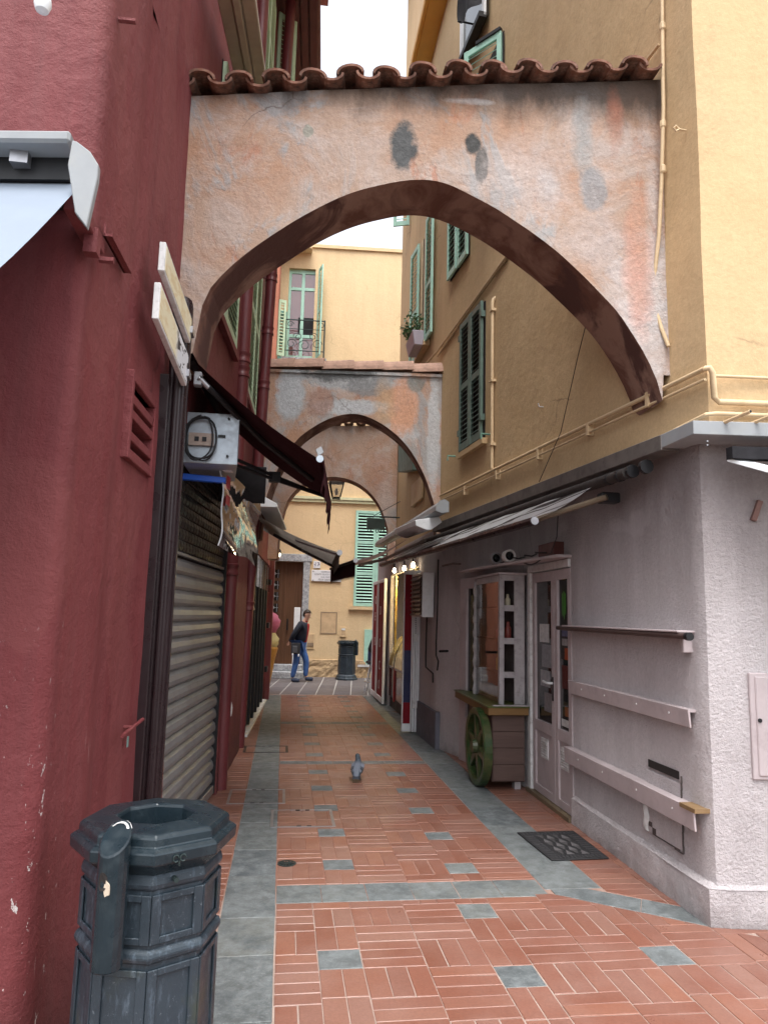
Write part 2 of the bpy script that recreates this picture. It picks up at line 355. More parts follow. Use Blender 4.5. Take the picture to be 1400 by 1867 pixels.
def wood_mat(name, c1, c2, axis=(14, 14, .8), rough=.5):
    t = NT(name); g = t.noise(1.0, 7, .7, t.mapv(axis), .6); c = t.mix(t.ramp(g, (.3, 0), (.7, 1)), c1, c2)
    c = t.mix(t.ramp(t.noise(4, 5, .7), (.55, 0), (.8, .5)), c, tuple(x*.5 for x in c1))
    return t.out(c, rough, t.bump(g, .3, .004), 0, .35)
M['wood_dark'] = wood_mat('dark_varnished_wood', (.085, .040, .022), (.15, .075, .04))
M['wood_box'] = wood_mat('dark_cart_wood', (.075, .045, .038), (.125, .08, .068), (1.0, 14, 14), .65)
M['wood_rail'] = wood_mat('dark_brown_rail_wood', (.05, .03, .028), (.09, .06, .055), (14, 1, 14), .45)
# ================================================================== GROUND
t = NT('ground_asphalt'); M['asphalt'] = t.out(t.mix(t.noise(3, 5), (.10, .09, .085), (.16, .145, .13)), .85, t.bump(t.noise(60, 4), .3, .004))
MB().face([(-400, -400, -.05), (400, -400, -.05), (400, 400, -.05), (-400, 400, -.05)]).build('ground', M['asphalt'])['kind'] = 'structure'
def grout_mat():
    t = NT('paving_mortar'); X, Y, Z = t.xyz()[:3]
    c = t.mix(t.ramp(t.noise(5, 5, .7), (.3, 0), (.7, 1)), (.37, .295, .255), (.26, .185, .155))
    old = t.n('MapRange', Value=t.math('ADD', Y, t.math('MULTIPLY', t.noise(1.3, 4), 2.2)), **{'From__Min': 5.1, 'From__Max': 5.9, 'To__Min': 0.0, 'To__Max': .95}).outputs[0]
    lim = t.n('MapRange', Value=t.noise(1.7, 3, .5, t.mapv((1, .6, 1), (2, 5, 0))), **{'From__Min': .55, 'From__Max': .7, 'To__Min': 1.0, 'To__Max': .72}).outputs[0]
    c = t.mix(t.math('MULTIPLY', old, lim), c, (.24, .115, .08))
    return t.out(c, .9, t.bump(t.noise(120, 4), .3, .003))
M['grout'] = grout_mat()
paving = MB().face([(-1.3, 1.2, -.003), (3.6, 1.2, -.003), (3.6, 14.95, -.003), (-1.3, 14.95, -.003)]).build('alley_paving', M['grout'])
tag(paving, 'red brick alley floor with grey stone bands and square insets', None, None, 'structure')

def clip(poly, a, b):                       # keep the part of a convex polygon left of the line a->b
    out = []; n = len(poly)
    f = lambda p: (b[0]-a[0])*(p[1]-a[1])-(b[1]-a[1])*(p[0]-a[0])
    for i in range(n):
        p, q = poly[i], poly[(i+1) % n]; fp, fq = f(p), f(q)
        if fp >= 0: out.append(p)
        if (fp > 0) != (fq > 0) and fp != fq: k = fp/(fp-fq); out.append((p[0]+(q[0]-p[0])*k, p[1]+(q[1]-p[1])*k))
    return out
def inset(poly, d):
    n = len(poly); cx = sum(p[0] for p in poly)/n; cy = sum(p[1] for p in poly)/n; out = []
    for i in range(n):
        a, p, b = poly[i-1], poly[i], poly[(i+1) % n]
        e1 = Vector((p[0]-a[0], p[1]-a[1])); e2 = Vector((b[0]-p[0], b[1]-p[1]))
        if e1.length < 1e-6 or e2.length < 1e-6: continue
        e1.normalize(); e2.normalize(); n1 = Vector((-e1.y, e1.x)); n2 = Vector((-e2.y, e2.x))
        k = 1+n1.dot(n2); k = max(k, .35); out.append((p[0]+(n1.x+n2.x)/k*d, p[1]+(n1.y+n2.y)/k*d))
    return out
def slab_into(mb, poly, z, gap, ch=.003, h=.02):
    p1 = inset(poly, gap); p2 = inset(p1, ch)
    if len(p1) < 3 or len(p2) != len(p1): return False
    b = len(mb.v); n = len(p1)
    mb.v += [(x, y, z-h) for x, y in p1]+[(x, y, z-ch) for x, y in p1]+[(x, y, z) for x, y in p2]
    mb.f.append(tuple(b+2*n+i for i in range(n))); mb.m.append(0)
    for r in (0, 1):
        for i in range(n): j = (i+1) % n; mb.f.append((b+r*n+i, b+r*n+j, b+(r+1)*n+j, b+(r+1)*n+i)); mb.m.append(0)
    return True

PIECES = []                                 # (polygon, 'brick' | 'slate_slab', gap)
def rect(x0, x1, y0, y1): return [(x0, y0), (x1, y0), (x1, y1), (x0, y1)]
DIAG_LO = ((1.70, 4.405), (2.43, 3.875)); DIAG_HI = ((2.44, 4.135), (1.93, 4.51))
JR = random.Random(9)
def column(x0, x1, ytop, ybot, seq, cyc):
    """a vertical run of blocks, from the far end to the near end: ('H', n) n bricks across, ('V', len, k) k bricks along, ('S', len) a slate square"""
    y = ytop; i = 0
    while y > ybot+.02:
        it = seq[i] if i < len(seq) else cyc[(i-len(seq)) % len(cyc)]; i += 1
        if it[0] == 'H':
            for k in range(it[1]):
                y1 = max(y-.0905, ybot)
                if y-y1 > .02: PIECES.append((rect(x0, x1, y1, y), 'brick', JR.choice((.0012, .0016, .002, .0026))))
                y = y1
        elif it[0] == 'V':
            y1 = max(y-it[1], ybot)
            if y-y1 > .015:
                wv = (x1-x0)/it[2]
                for k in range(it[2]): PIECES.append((rect(x0+k*wv, x0+(k+1)*wv, y1, y), 'brick', JR.choice((.0016, .0022, .0030, .0036))))
            y = y1
        else:
            y1 = max(y-it[1], ybot); PIECES.append((rect(x0, x1, y1, y), 'slate_slab', .003)); y = y1
YB = 1.3
Ccyc = [('S', .195), ('V', .252, 2), ('V', .252, 2)]
column(.032, .237, 4.385, YB, [('H', 4), ('V', .26, 2), ('H', 5), ('V', .27, 2)], [('H', 5), ('V', .27, 2)])
column(.237, .448, 4.385, YB, [('H', 1), ('V', .235, 2), ('V', .26, 2)], Ccyc)
column(.448, .752, 4.385, YB, [('H', 1), ('V', .238, 3), ('H', 5), ('V', .272, 3)], [('H', 5), ('V', .28, 3)])
column(.752, 1.062, 4.385, YB, [('V', .06, 3), ('H', 5), ('V', .29, 3)], [('H', 5), ('V', .285, 3)])
column(1.062, 1.262, 4.385, YB, [('V', .075, 2), ('S', .2), ('V', .27, 2), ('V', .27, 2)], [('S', .2), ('V', .26, 2), ('V', .26, 2)])
column(1.262, 1.575, 4.39, YB, [('H', 2), ('V', .27, 3), ('H', 4), ('V', .28, 3)], [('H', 5), ('V', .28, 3)])
k0 = len(PIECES)
column(1.575, 1.868, 4.42, YB, [('H', 3), ('V', .30, 3), ('H', 4), ('V', .3, 3)], [('H', 5), ('V', .28, 3)])
column(1.868, 2.072, 4.45, YB, [('V', .2, 2), ('V', .28, 2), ('V', .262, 2), ('S', .2), ('V', .27, 2), ('V', .27, 2)], [('S', .2), ('V', .26, 2), ('V', .26, 2)])
column(2.072, 2.385, 4.3, YB, [('V', .36, 3), ('H', 2), ('H', 3), ('V', .3, 3)], [('H', 5), ('V', .28, 3)])
column(2.385, 2.69, 4.0, YB, [('V', .1, 3), ('H', 1), ('V', .30, 3)], [('H', 5), ('V', .28, 3)])
column(2.69, 2.90, 4.0, YB, [('V', .3, 2)], [('S', .2), ('V', .26, 2), ('V', .26, 2)])
column(2.90, 3.21, 4.0, YB, [('V', .3, 3)], [('H', 5), ('V', .28, 3)])
column(3.21, 3.55, 4.0, YB, [('H', 2)], [('V', .28, 3), ('H', 5)])
for i in range(k0, len(PIECES)):
    po, kd, g = PIECES[i]
    if po[1][0] < 2.6: PIECES[i] = (clip(po, DIAG_LO[1], DIAG_LO[0]), kd, g)
# zones between the cross bands, deeper in the alley
rngp = random.Random(3)
def zone(ytop, ybot, s2, s5):
    column(.032, .332, ytop, ybot, [('H', rngp.choice((2, 3, 5)))], [('V', .29, 3), ('H', 4), ('H', 3), ('V', .29, 3), ('H', 3)])
    column(.332, .536, ytop, ybot, s2, [('S', .19), ('V', .255, 2), ('V', .255, 2)])
    column(.536, .842, ytop, ybot, [('V', .28, 3)], [('H', 4), ('V', .29, 3), ('H', 6), ('V', .28, 3)])
    column(.842, 1.140, ytop, ybot, [('H', 4)], [('V', .29, 3), ('H', 5), ('V', .28, 3), ('H', 4)])
    column(1.140, 1.340, ytop, ybot, s5, [('S', .19), ('V', .255, 2), ('V', .255, 2)])
    column(1.340, 1.664, ytop, ybot, [('H', 2), ('V', .28, 3)], [('H', 4), ('V', .29, 3), ('H', 3)])
zone(8.205, 4.665, [('V', .30, 2)], [('V', .21, 2), ('V', .21, 2)])
zone(11.08, 8.365, [('V', .15, 2)], [('V', .15, 2)])
zone(14.9, 11.30, [('V', .2, 2)], [('V', .2, 2)])
def band(y0, y1, x0, x1, joints):
    js = [x0]+joints+[x1]
    for a, b in zip(js, js[1:]): PIECES.append((rect(a, b, y0, y1), 'slate_slab', .0015))
band(4.392, 4.662, .030, 1.664, [.295, .565, .84, 1.115, 1.375])
band(8.208, 8.362, .030, 1.664, [.33, .62, .9, 1.2, 1.44]); band(11.085, 11.295, .030, 1.664, [.4, .8, 1.25])
def strip(x0, x1, y0, y1, ls):
    y = y0; i = 0
    while y < y1-.05:
        l = ls[i % len(ls)]; i += 1; e = min(y+l, y1); PIECES.append((rect(x0, x1, y, e), 'slate_slab', .0018)); y = e
strip(-.268, .027, 1.3, 14.9, [.72, .55, .62, .58, .44, .63, .50, .66, .4])
strip(1.668, 2.035, 4.49, 14.9, [.62, .71, .55, .66, .48, .7])
PIECES.append(([(1.700, 4.41), (2.10, 4.12), (2.20, 4.305), (1.935, 4.482), (1.70, 4.482)], 'slate_slab', .0018))
PIECES.append(([(2.10, 4.12), (2.425, 3.885), (2.43, 4.14), (2.20, 4.305)], 'slate_slab', .0018))
# side runs against the walls
def side(x0, x1, y0, y1, wall=None):
    y = y0
    while y < y1:
        h = rngp.choice((.088, .092, .09)); PIECES.append((rect(x0, x1, y, min(y+h, y1)), 'brick', .0016)); y += h
side(-.575, -.272, 1.3, 14.9); side(-.90, -.578, 1.3, 9.0)
side(2.039, 2.33, 4.1, 9.0); side(2.333, 2.62, 4.0, 8.6)
_new = []
for p, k, g in PIECES:
    if k == 'brick' and p and 2.036 < p[0][0] < 2.34 and p[2][0]-p[0][0] > .25 and p[0][1] >= 4.0 and abs(p[0][0]-2.072) > .01:            # bricks behind the slanting slate band
        p = clip(p, DIAG_HI[1], DIAG_HI[0])
    if len(p) >= 3: _new.append((p, k, g))
PIECES = _new
def area(p): return abs(sum(p[i][0]*p[(i+1) % len(p)][1]-p[(i+1) % len(p)][0]*p[i][1] for i in range(len(p))))/2
inview = []; rest = {'brick': [], 'slate_slab': []}
for p, k, g in PIECES:
    if area(p) < .0006: continue
    cx = sum(q[0] for q in p)/len(p); cy = sum(q[1] for q in p)/len(p); u, v, z = proj((cx, cy, 0))
    vis = z > 1 and -30 < u < 1430 and v < 1890 and not (cx < -.62 and cy < 9) and not (cx < -.28 and cy < 4)
    (inview if vis else rest[k]).append((z, p, k, g) if vis else (p, g))
inview.sort(key=lambda a: a[0]); cnt = {'brick': 0, 'slate_slab': 0}; lim = {'brick': 292, 'slate_slab': 110}
cache = {}
for z, p, k, g in inview:
    if cnt[k] >= lim[k]: rest[k].append((p, g)); continue
    cnt[k] += 1
    cx = sum(q[0] for q in p)/len(p); cy = sum(q[1] for q in p)/len(p)
    lp = [(round(q[0]-cx, 3), round(q[1]-cy, 3)) for q in p]; key = (k, tuple(lp), g)
    if key not in cache:
        mb = MB(); slab_into(mb, lp, 0, g, .0025); cache[key] = mb.mesh(k); cache[key].materials.append(M['brick' if k == 'brick' else 'slate'])
    o = add(k, cache[key], None, paving, (cx, cy, random.uniform(-.0012, .0016)))
    o.rotation_euler = (random.gauss(0, .0035), random.gauss(0, .0035), random.gauss(0, .004))
for k in rest:
    mb = MB()
    for p, g in rest[k]: slab_into(mb, p, random.uniform(-.0012, .0012), g, .0025)
    mb.build(k, M['brick' if k == 'brick' else 'slate'], paving)['kind'] = 'stuff'

# cross street at the end: dark stone pavers with pale joints
street = MB().face([(-14, 14.95, -.004), (14, 14.95, -.004), (14, 19.6, -.004), (-14, 19.6, -.004)]).build('street_paving', paint('pale_joint_mortar', (.40, .385, .365), .9, 0, .1))
tag(street, 'cross street of dark stone pavers with pale joints', None, None, 'structure')
t = NT('dark_stone_paver'); r = piece_random(t); pos = t.t.nodes.new('ShaderNodeNewGeometry').outputs['Position']
M['paver'] = t.out(t.mix(t.ramp(t.noise(7, 6, .7, pos), (.4, 0), (.7, .6)), t.ramp(r, (0, (.085, .075, .08)), (.5, (.12, .105, .105)), (1, (.105, .10, .115))), (.18, .16, .155)), .6, t.bump(t.noise(60, 5, .7, pos), .4, .003))
mbr = MB(); pv = []
for i in range(-12, 14):
    for j in range(7):
        y0 = 15.0+j*.62; x0 = i*.36+(y0-15)*.10
        p = [(x0, y0), (x0+.36, y0), (x0+.36+.062, y0+.62), (x0+.062, y0+.62)]
        if -3 < i < 7: pv.append(p)
        else: slab_into(mbr, p, 0, .008)
mb = MB(); c0 = (sum(q[0] for q in pv[0])/4, sum(q[1] for q in pv[0])/4)
lp_ = [(q[0]-c0[0], q[1]-c0[1]) for q in pv[0]]      # pale joint between columns; across a column the pavers nearly touch
slab_into(mb, [(lp_[0][0]+.011, lp_[0][1]+.002), (lp_[1][0]-.011, lp_[1][1]+.002), (lp_[2][0]-.011, lp_[2][1]-.002), (lp_[3][0]+.011, lp_[3][1]-.002)], 0, .0, .002)
pm = mb.mesh('paver'); pm.materials.append(M['paver'])
for p in pv: add('paver', pm, None, street, (sum(q[0] for q in p)/4, sum(q[1] for q in p)/4, random.uniform(-.001, .001)))
mbr.build('paver', M['paver'], street)['kind'] = 'stuff'

# ================================================================== WALL SHEETS
def sheet(path, z0, z1, ds, dz, out, holes=(), amp=.0, nsc=.7, depth=.2, extra=None, fine=None, rough=0):
    """a wall face along a plan polyline; out=+1: outside lies right of travel; holes (s0, s1, z0, z1) get reveals"""
    P = [Vector((p[0], p[1], 0)) for p in path]; L = [0]
    for a, b in zip(P, P[1:]): L.append(L[-1]+(b-a).length)
    segn = []
    for a, b in zip(P, P[1:]):
        d = (b-a).normalized(); segn.append(Vector((d.y, -d.x, 0))*out)
    def at(s):
        s = min(max(s, 0), L[-1])
        for i in range(len(P)-1):
            if s <= L[i+1]+1e-9:
                k = (s-L[i])/(L[i+1]-L[i]); n = segn[i]
                if k > .999 and i+1 < len(segn): n = (segn[i]+segn[i+1]).normalized()
                if k < .001 and i > 0: n = (segn[i]+segn[i-1]).normalized()
                return P[i].lerp(P[i+1], k), n
    def lines(a, b, st, ex):
        xs = [a+(b-a)*i/max(1, round((b-a)/st)) for i in range(max(1, round((b-a)/st))+1)]
        for e in ex:
            if a < e < b:
                xs = [x for x in xs if abs(x-e) > st*.35 or x in (a, b)]+[e]
        return sorted(xs)
    S = lines(0, L[-1], ds, L[1:-1]+[h[0] for h in holes]+[h[1] for h in holes]); Z = lines(z0, z1, dz, [h[2] for h in holes]+[h[3] for h in holes])
    for f0, f1, st in (fine or ()): S = sorted([x for x in S if not f0-.012 < x < f1+.012]+[f0+(f1-f0)*i/round((f1-f0)/st) for i in range(round((f1-f0)/st)+1)])
    def pt(s, z):
        p, n = at(s); p = p.copy(); p.z = z
        d = amp*(noise.noise(p*nsc)+.5*noise.noise(p*nsc*2.7+Vector((3, 1, 2)))) if amp else 0
        if extra: d += extra(s, z)
        if rough and not (fine and not any(a <= s <= b for a, b, _ in fine)): d += rough*(noise.noise(p*27)+.6*noise.noise(p*61))*(.55+.9*max(0, noise.noise(p*1.7)))
        return p+n*d
    mb = MB(); nzv = len(Z)
    for s in S:
        for z in Z: mb.v.append(tuple(pt(s, z)))
    for i in range(len(S)-1):
        for j in range(nzv-1):
            sm, zm = (S[i]+S[i+1])/2, (Z[j]+Z[j+1])/2
            if any(h[0] < sm < h[1] and h[2] < zm < h[3] for h in holes): continue
            a = i*nzv+j; f = (a, a+nzv, a+nzv+1, a+1); mb.f.append(f if out > 0 else f[::-1]); mb.m.append(0)
    for h in holes:
        for (a, b) in (((h[0], h[2]), (h[0], h[3])), ((h[0], h[3]), (h[1], h[3])), ((h[1], h[3]), (h[1], h[2])), ((h[1], h[2]), (h[0], h[2]))):
            if a[1] == b[1] == z0: continue
            p, n = at(a[0]); q, m = at(b[0])
            mb.face([pt(*a), pt(*b), pt(*b)-m*depth, pt(*a)-n*depth])
    mb.at = at; mb.L = L
    return mb
def s_of_y(mb, path, y):
    for i in range(len(path)-1):
        y0, y1 = path[i][1], path[i+1][1]
        if y0 <= y <= y1 and y1 > y0+.2: return mb_len(path, i)+(y-y0)/(y1-y0)*math.dist(path[i], path[i+1])
def mb_len(path, i): return sum(math.dist(path[k], path[k+1]) for k in range(i))
def sy(path, y): return s_of_y(None, path, y)

# ================================================================== LEFT RED HOUSE
LW = ((-.80, 2.67), (-.73, 4.7))
LW2 = ((-.72, 4.62), (-.56, 6.9)); LW3 = ((-.56, 6.9), (-.27, 14.7))
red_house = thing('red_house', 'tall dark red rendered house with green shutters along the left of the alley', 'house', (-3, 8, 0))
lpath = [(-9, 2.70), (-1.02, 2.70), (-.855, 2.705), (-.812, 2.73), (-.80, 2.79), (-.775, 3.35), (-.745, 4.2), (-.72, 4.62), (-.56, 6.9), (-.49, 9.2), (-.40, 11.6), (-.27, 14.75), (-9, 14.75)]
vy0_, vy1_, vz0_, vz1_ = onv(234, 672, LW).y, onv(277, 733, LW).y, onv(225, 836, LW).z, onv(234, 672, LW).z
s_sh0, s_sh1 = sy(lpath, 4.72), sy(lpath, 6.885)
s_d0, s_d1 = sy(lpath, 9.95), sy(lpath, 13.9)
def bulge(s, z):                           # the wall's battered foot and a soft vertical fold
    d = .05*max(0, 1-z/1.4)**2*.6
    y = s-8.0
    d += .018*math.exp(-((s-8.62)/.10)**2)-.012*math.exp(-((s-8.80)/.05)**2)
    return d
wl_ = sheet(lpath, 0, 4.62, .11, .13, 1, [(sy(lpath, vy0_+.035), sy(lpath, vy1_-.03), vz0_+.05, vz1_-.05), (s_sh0, s_sh1, 0, 2.86), (s_d0, s_d1, 0.0, 2.52)], .014, .9, .10, bulge)
wl_.build('lower_wall', M['red'], red_house, smooth=True)
upath = lpath[:10]+[(-.405, 11.4), (-9, 11.4)]
up_m = sheet(upath, 4.62, 10.4, .2, .2, 1, [], .014, .9)
up_m.build('upper_wall', M['red'], red_house, smooth=True)
MB().prism([(-9, 2.9, 0), (-1.2, 3.0, 0), (-.95, 4.6, 0), (-.80, 9.2, 0), (-.62, 11.3, 0), (-9, 11.3, 0)], (0, 0, 10.35)).prism([(-9, 11.31, 0), (-.65, 11.31, 0), (-.55, 14.6, 0), (-9, 14.6, 0)], (0, 0, 4.6)).build('core', M['dark_void'], red_house)
# eave: boarded soffit, fascia and gutter, dark red
ev = MB(); ev.prism([(-9.2, 2.5, 10.4), (-.30, 2.5, 10.4), (-.20, 4.6, 10.4), (.19, 11.55, 10.4), (-9.2, 11.55, 10.4)], (0, 0, .18)).build('roof_eave', M['red_paint'], red_house)
for k in range(4):
    x0 = -.36+k*.13; MB().obox((x0-.26, 4.6, 10.33), (.10, 0, 0), (.33, 6.9, 0), (0, 0, .068)).build('soffit_board', M['red_paint'], red_house)
MB().tube([(-.16, 4.6, 10.40), (.21, 11.55, 10.40)], .06, 10).build('gutter', M['red_paint'], red_house)
MB().box(.03, .26, 9.25, 9.5, 10.6, 11.1).build('chimney', paint('pink_chimney', (.55, .22, .2), .8), red_house)

# ================================================================== RIGHT YELLOW HOUSE
RW = ((2.41, 3.9), (1.98, 9.1)); RW2 = ((1.98, 9.1), (2.0, 13.05))
def rwx(y): return 2.41-(y-3.9)*.43/5.2 if y < 9.1 else 1.98+(y-9.1)*.02/3.95
yellow_house = thing('yellow_house', 'tall yellow rendered house with mauve ground floor along the right of the alley', 'house', (4, 8, 0))
rpath = [(9, 3.18), (2.47, 3.750), (2.430, 3.754), (2.4245, 3.775), (1.98, 9.1), (2.0, 13.05), (9, 13.05)]
sheet(rpath, 2.78, 6.4, .16, .16, -1, [], .010, .8).build('upper_wall', M['yellow'], yellow_house, smooth=True)
sheet([(p[0]+.004, p[1]+.003) for p in rpath], 6.4, 14.5, .5, .5, -1, [], .01, .6).build('top_wall', M['yellow'], yellow_house, smooth=True)
gpath = [(9, 3.32), (2.50, 3.885), (2.435, 3.90), (2.415, 3.955), (2.435, 5.86), (2.455, 7.02), (2.13, 8.55), (1.975, 9.2), (1.955, 15.1), (9, 15.1)]
DY0, DY1 = 5.87, 6.955
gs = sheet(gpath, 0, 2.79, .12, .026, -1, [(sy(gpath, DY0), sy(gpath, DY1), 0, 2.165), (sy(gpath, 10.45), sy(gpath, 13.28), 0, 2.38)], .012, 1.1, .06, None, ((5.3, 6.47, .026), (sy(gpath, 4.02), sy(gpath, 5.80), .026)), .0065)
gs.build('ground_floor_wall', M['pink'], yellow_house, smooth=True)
MB().prism([(9, 3.6, 0), (2.75, 3.95, 0), (2.62, 5.5, 0), (9, 5.5, 0)], (0, 0, 14.4)).prism([(9, 5.6, 2.6), (2.6, 5.6, 2.6), (2.1, 13.0, 2.6), (9, 13.0, 2.6)], (0, 0, 11.8)).build('core', M['dark_void'], yellow_house)
MB().prism([(9, 3.18, 2.79), (2.43, 3.755, 2.79), (1.985, 9.1, 2.79), (1.955, 13.05, 2.79), (1.955, 15.1, 2.79), (9, 15.1, 2.79)], (0, 0, .02)).build('ground_floor_ceiling', M['pink_smooth'], yellow_house)
# battered skirting at the foot of the mauve wall
sk = sheet([(7, 3.40), (2.50, 3.862), (2.385, 3.89), (2.378, 3.97), (2.40, 5.845)], 0, .20, .03, .025, -1, [], .010, 3.0, .2, None, None, .006)
sk.face([(2.40, 5.845, 0), (2.46, 5.85, 0), (2.46, 5.85, .2), (2.40, 5.845, .2)])
sk.build('skirting', M['pink'], yellow_house, smooth=True)
cap = MB(); inner = [(7, 3.5), (2.50, 3.91), (2.45, 3.95), (2.445, 3.99), (2.47, 5.845)]; outer = [(7, 3.40), (2.50, 3.862), (2.385, 3.89), (2.378, 3.97), (2.40, 5.845)]
for i in range(4): cap.face([(*outer[i], .198), (*outer[i+1], .198), (*inner[i+1], .235), (*inner[i], .235)])
cap.build('skirting_top', M['pink'], yellow_house)
# eave of the right house
t_or = paint('orange_fascia_paint', (.70, .36, .07), .5, 0, .1, 3)
MB().prism([(1.72, 8.4, 10.6), (9, 8.4, 10.6), (9, 13.3, 10.6), (1.78, 13.3, 10.6)], (0, 0, .05)).build('eave_soffit', t_or, yellow_house)
MB().prism([(1.66, 3.4, 14.5), (9.3, 3.0, 14.5), (9.3, 13.2, 14.5), (1.70, 13.2, 14.5)], (0, 0, .2)).build('roof', M['tile'], yellow_house)
MB().tube([(1.70, 8.4, 10.66), (1.75, 13.3, 10.66)], .05, 8).build('gutter', t_or, yellow_house)

# ================================================================== FAR YELLOW HOUSE (number 17)
FB = ((-.5, 19.15), (2.7, 18.95))
far_house = thing('far_house', 'pale yellow house closing the view, with stone door frame and mint shutters', 'house', (1, 21, 0))
fslope = (FB[1][1]-FB[0][1])/(FB[1][0]-FB[0][0])
def fy(x): return 19.15+(x+.5)*fslope
def fs(x): return (x+11)*math.hypot(1, fslope)
fpath = [(-11, fy(-11)), (11, fy(11))]
fw_a, fw_b = onv(528, 488, FB), onv(577, 654, FB)
fd_a, fd_b = onv(470, 1022, FB), onv(546, 1222, FB)
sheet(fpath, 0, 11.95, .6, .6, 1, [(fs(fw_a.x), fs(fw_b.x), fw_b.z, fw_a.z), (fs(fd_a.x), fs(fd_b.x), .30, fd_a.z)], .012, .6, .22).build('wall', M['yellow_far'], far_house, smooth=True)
MB().box(-11, 11, 19.75, 26, 0, 11.9).build('core', M['dark_void'], far_house)
MB().obox((-11, fy(-11)-.05, 11.9), (22, 22*fslope, 0), (0, .8, 0), (0, 0, .1)).build('parapet_coping', M['yellow_far'], far_house)
MB().obox((-11, fy(-11)-.09, 4.68), (22, 22*fslope, 0), (0, .12, 0), (0, 0, .07)).obox((-11, fy(-11)-.06, 4.60), (22, 22*fslope, 0), (0, .09, 0), (0, 0, .078)).build('string_course', paint('pale_green_moulding', (.55, .55, .36), .7), far_house)
pl = sheet([(.58, fy(.58)-.045), (2.2, fy(2.2)-.045)], 0, .44, .05, .04, 1, [], .03, 9); pl.face([(.58, fy(.58)-.045, .44), (2.2, fy(2.2)-.045, .44), (2.2, fy(2.2)+.02, .46), (.58, fy(.58)+.02, .46)])
pl.build('rough_plinth', stucco('plinth_render', (.56, .40, .23), (.42, .30, .18), 3, .9, .02, .3, (.3, .22, .14), 30), far_house)
MB().obox((-.9, fy(-.9)-.4, 11.72), (1.25, 0, 0), (0, .5, 0), (0, 0, .12)).build('roof_eave', M['yellow_far'], far_house)

neigh = thing('orange_house', 'narrow orange red house side glimpsed beyond the slim red downpipe', 'house', (-3, 18, 0))
MB().box(-8, -.47, 17.3, 18.7, 0, 12.6).build('wall', stucco('orange_red_render', (.42, .17, .11), (.36, .14, .09), 1.2, .4, .005, .3), neigh)

# ================================================================== ARCHES OVER THE ALLEY
def arch(label, pq, curve_px, back_px, top_px, s_ends, thick, mat, zfoot, loc, n=72, rows=12, amp=.012):
    p0, p1 = Vector((*pq[0], 0)), Vector((*pq[1], 0)); d = (p1-p0).normalized(); nrm = Vector((d.y, -d.x, 0))    # nrm points to the camera
    if nrm.y > 0: nrm = -nrm
    S = lambda v: (Vector((v.x, v.y, 0))-p0).dot(d)
    cur = sorted((S(q), q.z) for q in (onv(u, v, pq) for u, v in curve_px))
    tp = sorted((S(q), q.z) for q in (onv(u, v, pq) for u, v in top_px))
    def lerp(tab, s):
        if s <= tab[0][0]: return tab[0][1]
        for (a, za), (b, zb) in zip(tab, tab[1:]):
            if s <= b: return za+(zb-za)*(s-a)/(b-a)
        return tab[-1][1]
    def smooth(tab, s, h=.06): return sum(lerp(tab, s+k*h) for k in (-1, -.5, 0, .5, 1))/5
    sa, sb = s_ends; ca, cb = cur[0][0], cur[-1][0]
    xs = [sa+(sb-sa)*i/n for i in range(n+1)]
    def low(s): return smooth(cur, s) if ca+.02 < s < cb-.02 else (zfoot if (s < ca-1e-3 or s > cb+1e-3) else lerp(cur, s))
    ztop = lambda s: lerp(tp, s)
    def P(s, z, k, dsp=True):
        v = p0+d*s-nrm*k; v.z = z
        if dsp and amp: v += nrm*amp*(noise.noise(v*1.3)+.6*noise.noise(v*4.1))
        return v
    xs = sorted(set(xs+[ca, cb])); root = thing('arch_wall', label, 'arch', loc)
    f = MB(); f.grid(lambda i, j: P(xs[i], low(xs[i])+(ztop(xs[i])-low(xs[i]))*j/rows, 0), len(xs)-1, rows)
    f.grid(lambda i, j: P(xs[-1-i], low(xs[-1-i])+(ztop(xs[-1-i])-low(xs[-1-i]))*j/2, thick, False), len(xs)-1, 2)
    f.grid(lambda i, j: P(xs[i], ztop(xs[i]), thick*j/2, j == 0), len(xs)-1, 2)
    f.build('face', mat, root, smooth=True)
    cs = [s for s in xs if ca-1e-6 <= s <= cb+1e-6]
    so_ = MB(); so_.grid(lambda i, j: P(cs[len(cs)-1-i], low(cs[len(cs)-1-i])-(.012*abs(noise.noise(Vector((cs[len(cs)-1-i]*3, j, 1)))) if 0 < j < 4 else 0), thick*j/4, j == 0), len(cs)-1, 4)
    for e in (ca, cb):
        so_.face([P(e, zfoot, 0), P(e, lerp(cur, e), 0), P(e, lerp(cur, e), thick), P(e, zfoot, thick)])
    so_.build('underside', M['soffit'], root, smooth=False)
    return root, p0, d, nrm, ztop
A1 = ((-.76, 4.36), (2.395, 4.13))
a1_curve = [(352, 640), (360, 562), (371, 541), (390, 517), (411, 496), (440, 470), (470, 447), (500, 428), (525, 411), (550, 395), (590, 373), (625, 357), (662, 344), (700, 335), (735, 328), (768, 326), (800, 330), (830, 340), (865, 357), (910, 382), (960, 417), (1010, 455), (1050, 492), (1089, 530), (1120, 562), (1148, 600), (1172, 640), (1192, 678), (1204, 706), (1207, 730)]
st1 = []
def a1p(u, v): q = onv(u, v, A1); return q.x, q.z
